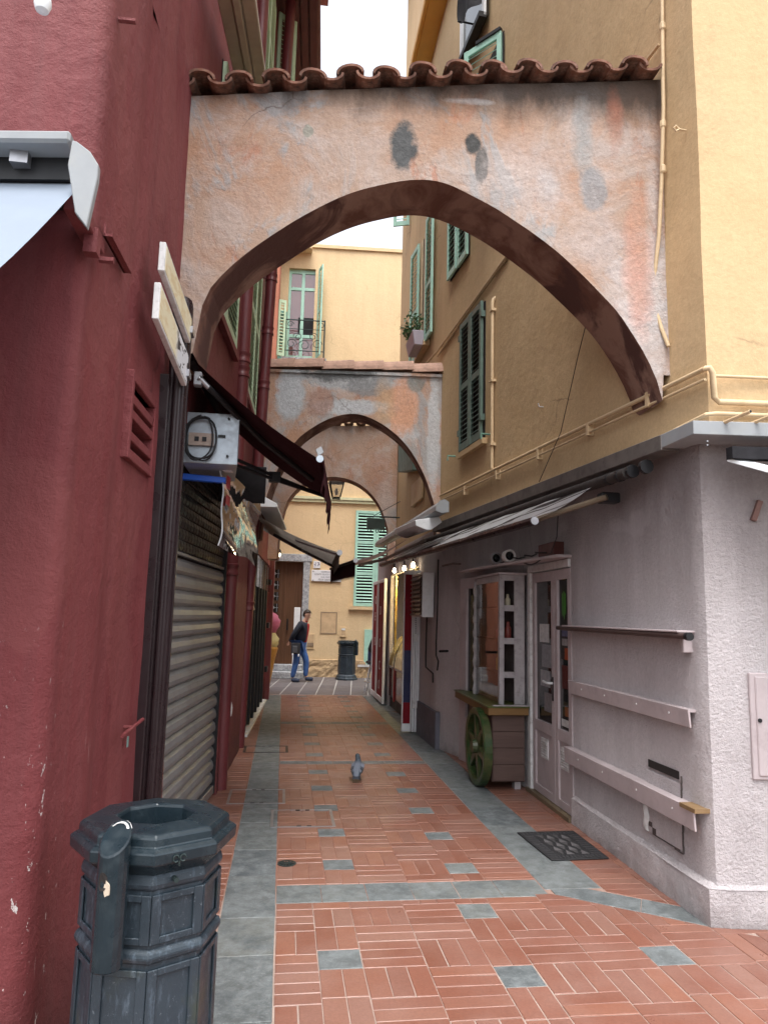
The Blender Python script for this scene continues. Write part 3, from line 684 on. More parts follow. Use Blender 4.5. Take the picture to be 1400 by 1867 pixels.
for (u, v, ru, rv, c, k) in [(737, 268, .095, .185, (.075, .08, .085), .97), (862, 262, .06, .085, (.05, .053, .055), .97), (878, 298, .045, .13, (.09, .092, .095), .9), (1062, 262, .06, .34, (.27, .28, .29), .75), (1080, 345, .10, .17, (.24, .24, .255), .8), (1000, 345, .07, .12, (.34, .35, .38), .7),
                              (562, 240, .035, .05, (.26, .26, .23), .9), (1165, 600, .22, .45, (.50, .47, .49), .7), (1195, 500, .06, .7, (.52, .49, .50), .7), (960, 330, .3, .25, (.44, .38, .37), .6), (1085, 440, .2, .2, (.42, .37, .37), .6), (850, 185, .14, .02, (.5, .5, .52), .5), (1120, 215, .05, .2, (.30, .12, .08), .7), (1165, 480, .09, .45, (.50, .22, .15), .65)]:
    x, z = a1p(u, v); st1.append((x, z, ru, rv, c, k))
M['arch1'] = arch_mat('weathered_arch_plaster', 0, 4.93, st1, .40, 0, .88)
arch1, ap0, ad, an, atop = arch('large near arch of peeling terracotta plaster with wavy tiles and two black stains', A1, a1_curve, None, [(345, 176), (700, 160), (1205, 146)], (.0, 3.165), .43, M['arch1'], 3.22, (.8, 4.3, 3.3))
A2 = ((-.45, 9.42), (1.985, 9.08))
a2_curve = [(470, 960), (490, 890), (500, 866), (520, 832), (540, 802), (560, 786), (580, 773), (605, 761), (630, 755), (650, 754), (672, 760), (700, 775), (725, 794), (745, 816), (764, 846), (778, 876), (788, 905), (794, 935)]
def a2p(u, v): q = onv(u, v, A2); return q.x, q.z
st2 = []
for (u, v, ru, rv, c, k) in [(650, 690, .85, .17, (.32, .335, .36), .9), (530, 715, .20, .42, (.37, .39, .42), .95), (640, 742, .62, .11, (.40, .42, .45), .9), (720, 790, .32, .14, (.42, .43, .45), .85), (620, 680, .50, .13, (.12, .125, .13), .9), (670, 705, .30, .14, (.20, .205, .215), .85), (735, 745, .20, .45, (.55, .29, .185), .8), (790, 790, .09, .8, (.43, .44, .46), .9), (757, 700, .12, .12, (.20, .205, .195), .8), (583, 735, .20, .22, (.30, .185, .15), .8), (700, 740, .12, .35, (.45, .30, .19), .7)]:
    x, z = a2p(u, v); st2.append((x, z, ru, rv, c, k))
M['arch2'] = arch_mat('grey_patched_arch_plaster', 0, 4.99, st2, .35, 1, 1.15)
arch2, bp0, bd, bn, btop = arch('middle arch of grey patched plaster capped with a row of flat laid tiles', A2, a2_curve, None, [(493, 672), (800, 682)], (.0, 2.45), .42, M['arch2'], 2.6, (.8, 9.3, 3.2), 56, 10)
A3 = ((-.36, 13.08), (1.99, 12.88))
a3_curve = [(507, 985), (513, 940), (520, 918), (535, 897), (550, 884), (570, 874), (590, 870), (612, 869), (635, 873), (655, 882), (675, 898), (690, 917), (700, 938), (707, 965)]
st3 = []
for (u, v, ru, rv, c, k) in [(690, 880, .2, .5, (.33, .17, .12), .5), (700, 930, .14, .5, (.44, .38, .36), .7), (590, 790, .8, .18, (.30, .25, .22), .5)]:
    q = onv(u, v, A3); st3.append((q.x, q.z, ru, rv, c, k))
M['arch3'] = arch_mat('warm_arch_plaster', 0, 5.06, st3, .1, 2, 1.15)
arch3, cp0, cdr, cn, ctop = arch('farthest arch of smoother orange plaster seen through the middle arch', A3, a3_curve, None, [(497, 776), (718, 776)], (.0, 2.35), .4, M['arch3'], 2.6, (.8, 13, 3.2), 48, 8)

# clay tiles
def canal_tile(name, r0, r1, L, th, n=9, flat=.60):
    """a tapering half pipe along +Y, its round back up"""
    mb = MB()
    for rr in (0, th):
        for y, r in ((0, r0), (L, r1)):
            for k in range(n+1):
                a = math.pi*k/n; mb.v.append(((r-rr)*math.cos(a), y, ((r-rr)*math.sin(a))*flat-rr*(1-flat)))
    m = n+1
    for k in range(n):
        mb.f += [(k, k+1, m+k+1, m+k), (2*m+k+1, 2*m+k, 3*m+k, 3*m+k+1), (k+1, k, 2*m+k, 2*m+k+1), (m+k, m+k+1, 3*m+k+1, 3*m+k)]
    for k in (0, n): mb.f.append((k, m+k, 3*m+k, 2*m+k))
    mb.m = [0]*len(mb.f); me = mb.mesh(name, smooth=False); me.materials.append(M['tile']); return me
cover = canal_tile('roof_tile', .092, .078, .52, .015); chan = canal_tile('roof_tile', .080, .094, .52, .015)
def place_tile(root, me, p, ang, slope, upside, roll=0):
    R = Matrix.Rotation(ang, 4, 'Z') @ Matrix.Rotation(slope, 4, 'X') @ Matrix.Rotation(math.pi if upside else 0, 4, 'Y') @ Matrix.Rotation(roll, 4, 'Y')
    o = add('roof_tile', me, None, root); o.rotation_euler = R.to_euler(); o.location = p; return o
rt_ = random.Random(5); ang = math.atan2(ad.y, ad.x); s = -.02; i = 0
while s < 3.16:
    for half in (0, 1):
        ss = s+half*.118
        if ss > 3.13: break
        p = ap0+ad*ss+an*(.10+rt_.uniform(-.012, .012)); z = atop(min(max(ss, 0), 3.16))
        if half == 0: place_tile(arch1, chan, (p.x, p.y, z+.040+rt_.uniform(-.012, .010)), ang+rt_.gauss(0, .03), .17, True, rt_.gauss(0, .05))
        else: place_tile(arch1, cover, (p.x, p.y-.012, z+.030+rt_.uniform(-.014, .012)), ang+rt_.gauss(0, .04), .17, False, rt_.gauss(0, .06))
    s += .2365
mm = MB()                                     # mortar bedding under the tiles
mm.grid(lambda i, j: (ap0+ad*(i*3.16/40)-an*(.03+.32*j/4))+Vector((0, 0, atop(i*3.16/40)+.02+.07*j/4+.012*noise.noise(Vector((i*.7, j, 3))))), 40, 4)
mm.build('mortar_bed', M['arch1'], arch1, smooth=True)
# middle arch: tiles laid end to end along its top
ridge = canal_tile('ridge_tile', .17, .155, .43, .018, 10, 1.0); ridge.materials.clear(); ridge.materials.append(M['tile_pale']); bang = math.atan2(bd.y, bd.x)
for k in range(6):
    ss = .02+k*.405; p = bp0+bd*(ss+.43)-bn*.135; p.z = btop(ss)+.035+rt_.uniform(-.008, .008)
    R = Matrix.Rotation(bang, 4, 'Z') @ Matrix.Rotation(math.pi/2, 4, 'Z') @ Matrix.Rotation(-.03, 4, 'X')
    o = add('ridge_tile', ridge, None, arch2, p); o.rotation_euler = R.to_euler()
mm = MB(); mm.grid(lambda i, j: (bp0+bd*(i*2.45/20)+bn*(.03-.5*j/3))+Vector((0, 0, btop(i*2.45/20)-.03+(.02 if j else -.02)+.01*noise.noise(Vector((i, j, 9))))), 20, 3); mm.build('mortar_bed', M['arch2'], arch2, smooth=True)
s = .0; cang = math.atan2(cdr.y, cdr.x)
while s < 2.3:
    p = cp0+cdr*s+cn*.10; z = ctop(s); place_tile(arch3, chan, (p.x, p.y, z+.055), cang, .17, True)
    p = cp0+cdr*(s+.118)+cn*.09; place_tile(arch3, cover, (p.x, p.y, z+.05), cang, .17, False); s += .2365
# ================================================================== LOUVRED SHUTTERS
SLATS = {}
def leaf(parent, p, e, nrm, wdt, z0, z1, mat, rails=(), st=.055, th=.035, pitch=.055, tilt=.6, name='shutter', slat_h=.045):
    """one louvred leaf: stiles and rails in one mesh, every slat its own child. p = foot corner, e = direction across, nrm = outward"""
    e = Vector((*e[:2], 0)).normalized(); n = Vector((*nrm[:2], 0)).normalized(); p = Vector((p[0], p[1], 0))
    mb = MB(); up_ = Vector((0, 0, 1))
    rz = sorted([z0]+[z for r in rails for z in (r-.04, r+.04)]+[z1])
    for o in (0, wdt-st): mb.obox(p+e*o+up_*z0, e*st, n*th, up_*(z1-z0))
    mb.obox(p+e*st+up_*z0, e*(wdt-2*st), n*(th*.9), up_*.09); mb.obox(p+e*st+up_*(z1-.075), e*(wdt-2*st), n*(th*.9), up_*.075)
    for r in rails: mb.obox(p+e*st+up_*(r-.04), e*(wdt-2*st), n*(th*.9), up_*.08)
    lf = mb.build(name, mat, parent, bevel=.003)
    key = (round(wdt, 2), round(e.x, 2), round(e.y, 2), round(n.x, 1), mat.name, slat_h)
    if key not in SLATS:
        s = MB(); v = n*math.cos(tilt)*slat_h*.62-up_*math.sin(tilt)*slat_h; s.obox(-v*.5, e*(wdt-2*st), v, (n*math.sin(tilt)+up_*math.cos(tilt))*.007)
        SLATS[key] = s.mesh('slat'); SLATS[key].materials.append(mat)
    edges = [z0+.09]+[z for r in sorted(rails) for z in (r-.04, r+.04)]+[z1-.075]
    for a, b in zip(edges[::2], edges[1::2]):
        k = max(1, int((b-a)/pitch))
        for i in range(k):
            q = p+e*st+n*(th*.5); q.z = a+(i+.5)*(b-a)/k; add('slat', SLATS[key], None, lf, q)
    return lf

# ------------------------------------------------------------------ left house: vent, shop shutter, black doors, windows
def inward(pq): d = Vector((pq[1][0]-pq[0][0], pq[1][1]-pq[0][1], 0)).normalized(); return d, Vector((d.y, -d.x, 0))
dL, nL = inward(LW)
def lw(u, v, off=.0): q = onv(u, v, LW); return q+nL*off
va, vb, vc, vd = lw(234, 672), lw(277, 733), lw(270, 870), lw(225, 836)
vy0, vy1 = va.y, vb.y; vz0, vz1 = vd.z, va.z
def lpt(y, z, off): x = LW[0][0]+(y-LW[0][1])*(LW[1][0]-LW[0][0])/(LW[1][1]-LW[0][1]); return Vector((x, y, z))+nL*(off+.022)
vent = MB(); W_ = vy1-vy0; H_ = vz1-vz0
def lbar(mb, y0, y1, z0, z1, o0, o1):
    mb.hexa([lpt(y0, z0, o0), lpt(y0, z0, o1), lpt(y1, z0, o1), lpt(y1, z0, o0), lpt(y0, z1, o0), lpt(y0, z1, o1), lpt(y1, z1, o1), lpt(y1, z1, o0)])
lbar(vent, vy0, vy0+.035, vz0, vz1, -.05, .008); lbar(vent, vy1-.03, vy1, vz0, vz1, -.05, .008)
lbar(vent, vy0+.035, vy1-.03, vz0, vz0+.05, -.05, .008); lbar(vent, vy0+.035, vy1-.03, vz1-.05, vz1, -.05, .008)
vent_o = vent.build('vent_grille', M['red'], red_house, bevel=.004)
vb_ = MB(); lbar(vb_, vy0+.03, vy1-.03, vz0+.04, vz1-.04, -.098, -.088); vb_.build('vent_recess', M['dark_void'], vent_o)
for f in (.27, .52, .69): mb = MB(); lbar(mb, vy0+.035, vy1-.03, vz0+H_*f-.022, vz0+H_*f+.022, -.085, .004); mb.build('bar', M['red'], vent_o, bevel=.003)
for f in (.15, .40, .60):
    mb = MB(); lbar(mb, vy0+.036, vy1-.031, vz0+H_*f-.05, vz0+H_*f-.02, -.085, -.055); mb.build('louvre_blade', M['black'], vent_o)
# roller shutter
SHP = ((-.772, 4.76), (-.565, 6.87)); dS, nS = inward(SHP)
def sh(t_, z, off=0): return Vector((SHP[0][0], SHP[0][1], z))+dS*t_+nS*off
SW = math.dist(*SHP)
rs_t = NT('shutter_metal'); fz = rs_t.noise(3, 5, .7, rs_t.mapv((1, 1, .6))); M['shutter_metal'] = rs_t.out(rs_t.mix(rs_t.ramp(fz, (.35, 0), (.7, 1)), (.24, .24, .245), (.16, .155, .155)), .42, rs_t.bump(rs_t.noise(120, 3), .08, .002), .15, .5)
roller = MB(); roller.obox(sh(0, 0, -.06), dS*SW, nS*.02, (0, 0, 2.9)); roller = roller.build('roller_shutter', M['dark_void'], red_house)
prof = [(0, .0), (.012, .008), (.030, .022), (.034, .05), (.026, .085), (.008, .106), (0, .112)]
sm = MB()
for (a, za), (b, zb) in zip(prof, prof[1:]): sm.face([nS*a+Vector((0, 0, za)), nS*a+dS*(SW-.06)+Vector((0, 0, za)), nS*b+dS*(SW-.06)+Vector((0, 0, zb)), nS*b+Vector((0, 0, zb))])
sme = sm.mesh('slat', smooth=False); sme.materials.append(M['shutter_metal'])
for i in range(17): add('slat', sme, None, roller, sh(.03, .10+i*.1125, -.03))
MB().obox(sh(.02, .02, -.03), dS*(SW-.04), nS*.045, (0, 0, .075)).build('bottom_bar', M['grey_alu'], roller, bevel=.004)
MB().obox(sh(SW-.03, .02, -.03), dS*.035, nS*.05, (0, 0, 2.85)).build('guide_rail', M['black'], roller)
gr = MB()                                    # chain grille of curved plates, too many to pick apart
cols_, rows_ = 21, 10
for r_ in range(rows_):
    for c_ in range(cols_):
        t0 = .03+(c_+(r_ % 2)*.5)*(SW-.09)/cols_; zc = 2.05+r_*.085
        for k in range(4):
            a0, a1 = math.pi*k/4, math.pi*(k+1)/4; w2 = .036
            P0 = lambda a, s_: sh(t0+s_*.085, zc+.05-math.cos(a)*.046, -.028+math.sin(a)*.022)
            gr.face([P0(a0, 0), P0(a0, 1), P0(a1, 1), P0(a1, 0)])
        gr.tube([sh(t0+.0425, zc-.002, -.02), sh(t0+.0425, zc+.098, -.02)], .006, 4, False)
gr.build('chain_grille', paint('dark_grille_metal', (.06, .055, .055), .4, .6, .2, 9), roller)['kind'] = 'stuff'
MB().obox(sh(-.02, 2.03, -.03), dS*(SW+.01), nS*.03, (0, 0, .02)).build('grille_rail', M['shutter_metal'], roller)
# folding black doors further in
BDP = ((-.47, 9.95), (-.31, 13.9)); dB, nB = inward(BDP); BW = math.dist(*BDP)
def bd_(t_, z, off=0): return Vector((BDP[0][0], BDP[0][1], z))+dB*t_+nB*off
shopdoor = MB().obox(bd_(.02, .02, -.08), dB*(BW-.04), nB*.02, (0, 0, 2.45)).build('folding_shop_door', glass_mat('black_door_glass', (.012, .02, .022), .08), red_house)
for i in range(6):
    mb = MB(); mb.obox(bd_(.05+i*.64, .05, -.06), dB*.07, nB*.09, (0, 0, 2.4)); mb.obox(bd_(.12+i*.64, .05, -.055), dB*.52, nB*.05, (0, 0, .35)); mb.obox(bd_(.12+i*.64, 2.36, -.055), dB*.52, nB*.05, (0, 0, .09)); mb.build('door_frame', M['black'], shopdoor, bevel=.004)
for i in (0, 2, 3): MB().obox(bd_(.14+i*.64, .42, -.058), dB*.12, nB*.02, (0, 0, 1.93)).build('pale_strip', M['white_old'], shopdoor)
MB().obox(bd_(-.03, 0, -.02), dB*.05, nB*.05, (0, 0, 2.5)).obox(bd_(-.03, 0, -.02), dB*BW, nB*.09, (0, 0, .03)).build('door_surround', M['white_old'], shopdoor)
MB().obox(bd_(.0, 2.02, .012), dB*BW, nB*.014, (0, 0, .46)).build('mirror_fascia', M['glass_dark'], shopdoor)
for z in (.55, 1.35, 2.15): MB().obox(bd_(BW-.35, z, .02), dB*.22, nB*.05, (0, 0, .1)).build('hinge', M['black'], shopdoor)
# corner pilaster of the house
MB().box(-.34, -.205, 14.05, 14.7, 0, 3.6).build('corner_pilaster', M['red_paint'], red_house, bevel=.01)
# upstairs windows
dL2, nL2 = inward(LW2); dL3, nL3 = inward(LW3)
def win_left(label_unused, y0, y1, z0, z1, pq, open_=0):
    d, n = inward(pq); f = (y0-pq[0][1])/(pq[1][1]-pq[0][1]); p = Vector((pq[0][0]+(pq[1][0]-pq[0][0])*f, y0, 0)); Lw = (y1-y0)/d.y
    fr = MB(); fr.obox(p+n*.002+Vector((0, 0, z0)), d*Lw, n*.007, (0, 0, z1-z0)); wo_ = fr.build('window', M['dark_void'], red_house)
    MB().obox(p-d*.06+n*.006+Vector((0, 0, z0-.07)), d*(Lw+.12), n*.05, (0, 0, .07)).build('sill', M['red'], wo_)
    return p, d, n, Lw
for (y0, y1, z0, z1, pq) in [(5.25, 6.55, 4.05, 6.0, LW2), (7.6, 8.75, 4.0, 6.1, LW3), (7.4, 8.7, 7.8, 9.7, LW3)]:
    p, d, n, Lw = win_left('', y0, y1, z0, z1, pq)
    h = Lw/2
    leaf(red_house, p+n*.010, d, n, h-.005, z0+.02, z1-.02, M['mint_pale'], ((z0+z1)/2,), pitch=.06)
    leaf(red_house, p+d*(h+.005)+n*.010, d, n, h-.005, z0+.02, z1-.02, M['mint_pale'], ((z0+z1)/2,), pitch=.06)
# shutters pushed open, edge on to the view, above the near arch
for (y, z0, z1, wd) in [(9.3, 7.9, 10.2, .30), (10.6, 8.4, 10.1, .28)]:
    x = LW3[0][0]+(y-6.9)*.29/7.8; leaf(red_house, (x+.02, y), (.86, .5), (.5, -.86), wd, z0, z1, M['mint_pale'], ((z0+z1)/2,), pitch=.07)

leaf(neigh, (-.47, 17.6), (.96, .28), (.28, -.96), .20, 8.1, 9.6, M['mint_pale'], (), pitch=.08)
# ================================================================== THINGS ON THE LEFT
# tall dark fluted post
pc = Vector((-.668, 4.16, 0)); post = thing('fluted_post', 'tall dark brown fluted metal post on the red wall in front of the roller shutter', 'post', pc)
mb = MB(); ring = []
for k in range(40):
    a = math.tau*k/40; r = .062-(.006 if k % 5 in (2, 3) else 0); ring.append((pc.x+r*math.cos(a)*.95, pc.y+r*1.1*math.sin(a)))
zs = [0, .02, 3.40, 3.44, 3.475, 3.49]; sc_ = [1, 1, 1, .97, .8, .45]
for z, k in zip(zs, sc_):
    mb.v += [(pc.x+(x-pc.x)*k, pc.y+(y-pc.y)*k, z) for x, y in ring]
for i in range(len(zs)-1):
    for k in range(40): l = (k+1) % 40; mb.f.append((i*40+k, i*40+l, i*40+40+l, i*40+40+k)); mb.m.append(0)
mb.f.append(tuple(200+k for k in range(40))); mb.m.append(0); mb.build('shaft', M['brown_metal'], post)
MB().box(-.765, -.70, 4.05, 4.14, 0, 2.98).build('guide_channel', M['brown_metal'], post, bevel=.006)
MB().box(-.755, -.71, 4.14, 4.155, 0, 3.0).build('channel_lip', M['brown_metal'], post)
# two projecting sign planks
t = NT('sign_face_cream'); M['sign_cream'] = t.out(t.mix(t.ramp(t.noise(2.2, 5, .6, t.mapv((1, 2, 5)), 2), (.48, 0), (.6, .55)), (.70, .64, .46), (.56, .40, .18)), .5)
t = NT('sign_face_lettered'); X, Y, Z = t.xyz()[:3]
zone_ = t.n('MapRange', Value=Y, **{'From__Min': 3.74, 'From__Max': 3.82, 'To__Min': 0.0, 'To__Max': 1.0}).outputs[0]
c_ = t.mix(t.ramp(t.noise(2.2, 5, .6, t.mapv((1, 2, 5), (3, 1, 4)), 2), (.48, 0), (.6, .5)), (.70, .64, .46), (.56, .40, .18)); c_ = t.mix(zone_, c_, (.62, .63, .66))
ink = t.math('MULTIPLY', zone_, t.ramp(t.noise(1, 2, .4, t.mapv((1, 16, 24))), (.56, 0), (.58, 1))); M['sign_letter'] = t.out(t.mix(ink, c_, (.02, .02, .025)), .5)
def plank(label, z0, z1, y0, y1, x, m, t_=.1):
    s = thing('sign_board', label, 'sign', (x, y1, z0), 'sign planks on the fluted post')
    b = MB(); b.hexa([(x-.031, y0, z0+t_), (x, y0, z0+t_), (x+.045, y1, z0), (x+.014, y1, z0), (x-.031, y0, z1+t_), (x, y0, z1+t_), (x+.045, y1, z1), (x+.014, y1, z1)]); b.build('board', M['white_old'], s, bevel=.003)
    f = MB(); f.hexa([(x+.0003, y0+.015, z0+t_+.012), (x+.0025, y0+.015, z0+t_+.012), (x+.047, y1-.01, z0+.012), (x+.0448, y1-.01, z0+.012), (x+.0003, y0+.015, z1+t_-.014), (x+.0025, y0+.015, z1+t_-.014), (x+.047, y1-.01, z1-.012), (x+.0448, y1-.01, z1-.012)]); f.build('face_panel', m, s)
    MB().box(x+.0, x+.06, y1-.04, y1+.05, z0+.05, z0+.09).build('clamp', M['grey_alu'], s)
plank('upper cream sign plank at the top of the brown post, blank face', 3.185, 3.335, 3.40, 4.09, -.65, M['sign_cream'])
plank('lower cream sign plank on the brown post with dark lettering at its far end', 2.925, 3.110, 3.37, 4.09, -.655, M['sign_letter'])
# peg
pa, pb = lw(203, 1342, .05), lw(243, 1311, .05)
tag(MB().tube([pa, pa.lerp(pb, .5), pb], .009, 8).tube([pa.lerp(pb, .5), pa.lerp(pb, .5)-nL*.06], .008, 6).build('wall_peg', M['red'], None), 'short red painted rod fixed level on the red wall above the litter bin', 'peg')
q = lw(222, 1352, .028); tag(MB().obox(q-dL*.012-Vector((0, 0, .025)), dL*.024, nL*.004, (0, 0, .05)).build('tag_plate', paint('grey_green_plate', (.16, .26, .24), .6), None), 'tiny grey green plate stuck on the red wall below the rod', 'plate')
for (u, v, k) in [(215, 36, 0), (430//2+2, 37, 1)][:1]:
    q = lw(217, 36, .0); tag(MB().tube([q, q+nL*.07], .012, 6).build('wall_stub', M['red'], None), 'small dark stub of iron high on the red wall near the top edge', 'stub')
# pale awning at the top left, on the street face of the red house
aw = thing('awning', 'pale grey blue awning with white cassette on the street face of the red house', 'awning', (-1.6, 2.5, 3.3))
X1 = -.80; AK = .16
MB().obox((-2.9, 2.38+AK*2.1, 3.235), (2.1, -AK*2.1, 0), (0, .31, 0), (0, 0, .045)).build('cassette', M['flash_white'], aw, bevel=.01)
MB().obox((-2.9, 2.47+AK*2.1, 3.15), (2.08, -AK*2.08, 0), (0, .2, 0), (0, 0, .084)).build('front_rail', M['black'], aw)
fb = MB(); fb.grid(lambda i, j: Vector((-2.9+2.118*i/8, 2.50+AK*2.1*(1-i/8)-1.05*j/8, 3.16-1.05*(j/8)-.03*math.sin(math.pi*j/8))), 8, 8); fb.build('fabric', M['white_cloth'], aw, smooth=True)
ep = [onv(u, v, ((-5, 2.36), (5, 2.36))) for u, v in [(132, 255), (140, 257), (165, 276), (180, 300), (178, 325), (158, 414), (137, 387), (124, 300)]]
MB().prism([Vector((p.x, 2.36, p.z)) for p in ep], (0, .03, 0)).build('end_plate', M['flash_white'], aw, bevel=.003)
MB().obox((X1-.22, 2.46, 3.19), (.06, 0, 0), (0, .05, 0), (0, 0, .045)).build('arm_joint', M['grey_alu'], aw)
br = thing('wall_bracket', 'red painted steel bracket holding the pale awning at the corner of the red wall', 'bracket', (-.8, 2.8, 3.1))
b0 = lw(172, 335); MB().obox((-.84, 2.50, 3.05), (.065, 0, 0), (0, .32, 0), (0, 0, .06)).build('arm', M['red'], br, bevel=.004)
ba, bb = lw(186, 352, .02), lw(228, 366, .02)
MB().obox(Vector((ba.x, ba.y, 3.115)), dL*(bb.y-ba.y), nL*.035, (0, 0, .012)).obox(Vector((ba.x, ba.y, 3.115)), dL*(bb.y-ba.y), nL*.008, (0, 0, .055)).build('flange', M['red'], br)
MB().obox(Vector((-.81, 2.66, 2.98)), (.05, .0, 0), (0, .05, 0), (0, 0, .10)).tube([(-.775, 2.76, 3.0), (-.72, 2.76, 3.0)], .014, 6).build('bolt', M['red'], br)
# two lamps hanging into the top edge
for (u, v, y, r, lab) in [(79, 4, 2.2, .027, 'clear glass bulb hanging at the top edge in front of the red wall, larger one'), (239, 2, 3.4, .012, 'small white spiral bulb hanging by the top edge beside the red wall')]:
    c = ony(u, v, y); l = thing('hanging_bulb', lab, 'lamp', c)
    MB().lathe([(.003, -r*1.35), (r*.75, -r*1.15), (r, -r*.4), (r*.95, r*.3), (r*.55, r*1.4), (r*.5, r*2)], c, 14).build('bulb', M['white_metal'], l, smooth=True)
    MB().tube([c+Vector((0, 0, r*1.9)), c+Vector((0, 0, r*3.4))], r*.45, 10).build('socket', M['black'], l)
    MB().tube([c+Vector((0, 0, r*3.3)), c+Vector((0, .0, .8)), Vector((-.76 if u > 100 else c.x, max(c.y, 2.74), c.z+.85))], .004, 5).build('flex', M['black'], l)
# galvanised box with coiled cable
gb = thing('galvanised_box', 'square galvanised sign box with a coil of black cable on its end plate', 'box', (-.5, 5, 2.7))
ga, gc = ony(338, 750, 4.86), ony(433, 848, 4.86)
MB().hexa([(ga.x, 4.86, gc.z), (gc.x, 4.86, gc.z), (gc.x-.06, 5.5, gc.z), (ga.x, 5.5, gc.z), (ga.x, 4.86, ga.z), (gc.x, 4.86, ga.z), (gc.x-.06, 5.5, ga.z), (ga.x, 5.5, ga.z)]).build('case', M['galv'], gb, bevel=.004)
gcn = ony(372, 800, 4.83)
cw = MB()
for k, (rx, rz, dx) in enumerate([(.103, .158, 0), (.097, .148, .004), (.108, .152, -.003), (.090, .156, -.010)]):
    cw.tube([gcn+Vector((dx+rx*math.cos(a*math.tau/28+k*.5)-.02, -.006*k-.004, rz*math.sin(a*math.tau/28+k*.5)+.01*math.sin(a*.7+k))) for a in range(28)], .0055, 6, True)
cw.build('cable_coil', M['black'], gb, smooth=True)
MB().obox(gcn+Vector((-.1, .0, -.045)), (.165, 0, 0), (0, .026, 0), (0, 0, .085)).build('terminal_plate', paint('rusty_plate', (.34, .27, .23), .6, .3, .3, 20), gb)
for dx in (-.06, -.01): MB().obox(gcn+Vector((dx, -.006, -.018)), (.028, 0, 0), (0, .02, 0), (0, 0, .03)).build('slot', M['black'], gb)
for (u, v) in [(418, 764), (415, 832)]: q = ony(u, v, 4.855); MB().tube([q, q-Vector((0, .012, 0))], .009, 8).build('screw', M['black'], gb)
q = ony(398, 797, 4.855); MB().obox(q, (.05, 0, 0), (0, -.012, 0), (0, 0, .014)).build('latch', M['black'], gb)
# blue bar
ba, bb = ony(330, 862, 5.08), ony(411, 880, 5.08)
tag(MB().hexa([(ba.x, 5.08, bb.z+.012), (bb.x, 5.08, bb.z), (bb.x, 5.14, bb.z), (ba.x, 5.14, bb.z+.012), (ba.x, 5.08, ba.z), (bb.x, 5.08, ba.z-.016), (bb.x, 5.14, ba.z-.016), (ba.x, 5.14, ba.z)]).build('blue_bar', paint('bright_blue_plastic', (.03, .14, .72), .35, 0, .08), None, bevel=.004), 'bright blue horizontal bar across the top of the roller shutter', 'bar')
# wavy mirror sheet
ms = thing('mirror_sheet', 'wavy hanging mirror film sheet reflecting shutters, clipped beside the blue bar', 'mirror sheet', (-.4, 6, 2.1))
t = NT('mirror_film'); M['mirror'] = t.out((.80, .79, .78), .045, t.bump(t.noise(3.0, 2, .4, t.mapv((1, 1.6, 1.3))), .18, .05), 1.0)
MA, MBb = Vector((-.475, 5.1, 0)), Vector((-.262, 6.8, 0)); dM = (MBb-MA).normalized(); nM = Vector((dM.y, -dM.x, 0)); LM = (MBb-MA).length
def msp(i, j):
    s_, z_ = i/36, j/24; bot = 2.10-.02*math.sin(s_*7)-.03*s_; top_ = 2.69-.01*s_
    off = .020*math.sin(z_*4.2+s_*2.5)+.010*math.sin(z_*11+s_*5)+.012*math.sin(s_*6.0)
    return MA+dM*(s_*LM)+nM*off+Vector((0, 0, bot+(top_-bot)*z_))
MB().grid(msp, 36, 24).build('film', M['mirror'], ms, smooth=True)
MB().grid(lambda i, j: MA+dM*(-.004-.004*j)+nM*(.020*math.sin(i/24*4.2)+.010*math.sin(i/24*11)-.004+.012*j)+Vector((0, 0, 2.10+.59*i/24)), 24, 1).build('edge_strip', M['white_metal'], ms)
MB().obox(MA-dM*.03+nM*.01+Vector((0, 0, 2.63)), dM*.07, nM*.06, (0, 0, .09)).build('clip', M['white_metal'], ms)
st_ = MB()
for k, (z, h, m) in enumerate([(2.52, .09, 'a'), (2.40, .07, 'b')]): st_.obox(MA+dM*.02+nM*(.030+.004*k)+Vector((0, 0, z)), dM*.13, nM*.002, (0, 0, h))
st_.build('sticker', paint('red_sticker', (.45, .04, .06), .4), ms)
# black hanging board and black fascia under the awning
q0, q1 = ony(440, 850, 6.45), ony(483, 918, 6.45)
tag(MB().box(-.68, q1.x, 6.43, 6.47, q1.z, q0.z).build('black_board', M['blackcloth'], None, bevel=.004), 'plain black square board hanging beside the burgundy awning arm', 'board')
# burgundy awning
bw = thing('awning', 'dark burgundy awning with torn valance above the roller shutter', 'awning', (-.6, 5.4, 3.2))
w0, w1 = Vector((-.70, 4.55, 3.30)), Vector((-.60, 6.25, 3.32)); b0, b1 = ony(583, 838, 4.62), ony(598, 914, 6.3); b1.z = b0.z
def bwf(i, j):
    a = i/10; k = j/10; p = w0.lerp(w1, a).lerp(b0.lerp(b1, a), k); p.z -= .045*math.sin(math.pi*k)*(1+.3*math.sin(a*9)); return p
fbm = MB().grid(bwf, 10, 10); fbm.build('fabric', M['burgundy'], bw, smooth=True)
MB().tube([b0-Vector((0, .02, 0)), b1], .026, 10).build('front_bar', M['burgundy'], bw, smooth=True)
MB().tube([b0-Vector((0, .03, 0)), b0-Vector((0, .015, 0))], .024, 12).build('bar_end', M['galv'], bw)
MB().obox(b0+Vector((-.012, -.03, .02)), (.035, 0, .024), (0, .012, 0), (-.017, 0, .04)).build('end_tab', M['flash_white'], bw)
MB().tube([w0+Vector((.03, 0, -.02)), w1+Vector((.03, 0, -.02))], .045, 10).build('roller_tube', M['blackcloth'], bw)
rv = random.Random(2); vt = MB(); nn = 26; bots = [.16+.03*math.sin(i*2.1)+rv.uniform(-.02, .02)+(.10 if i > 18 else 0) for i in range(nn+1)]
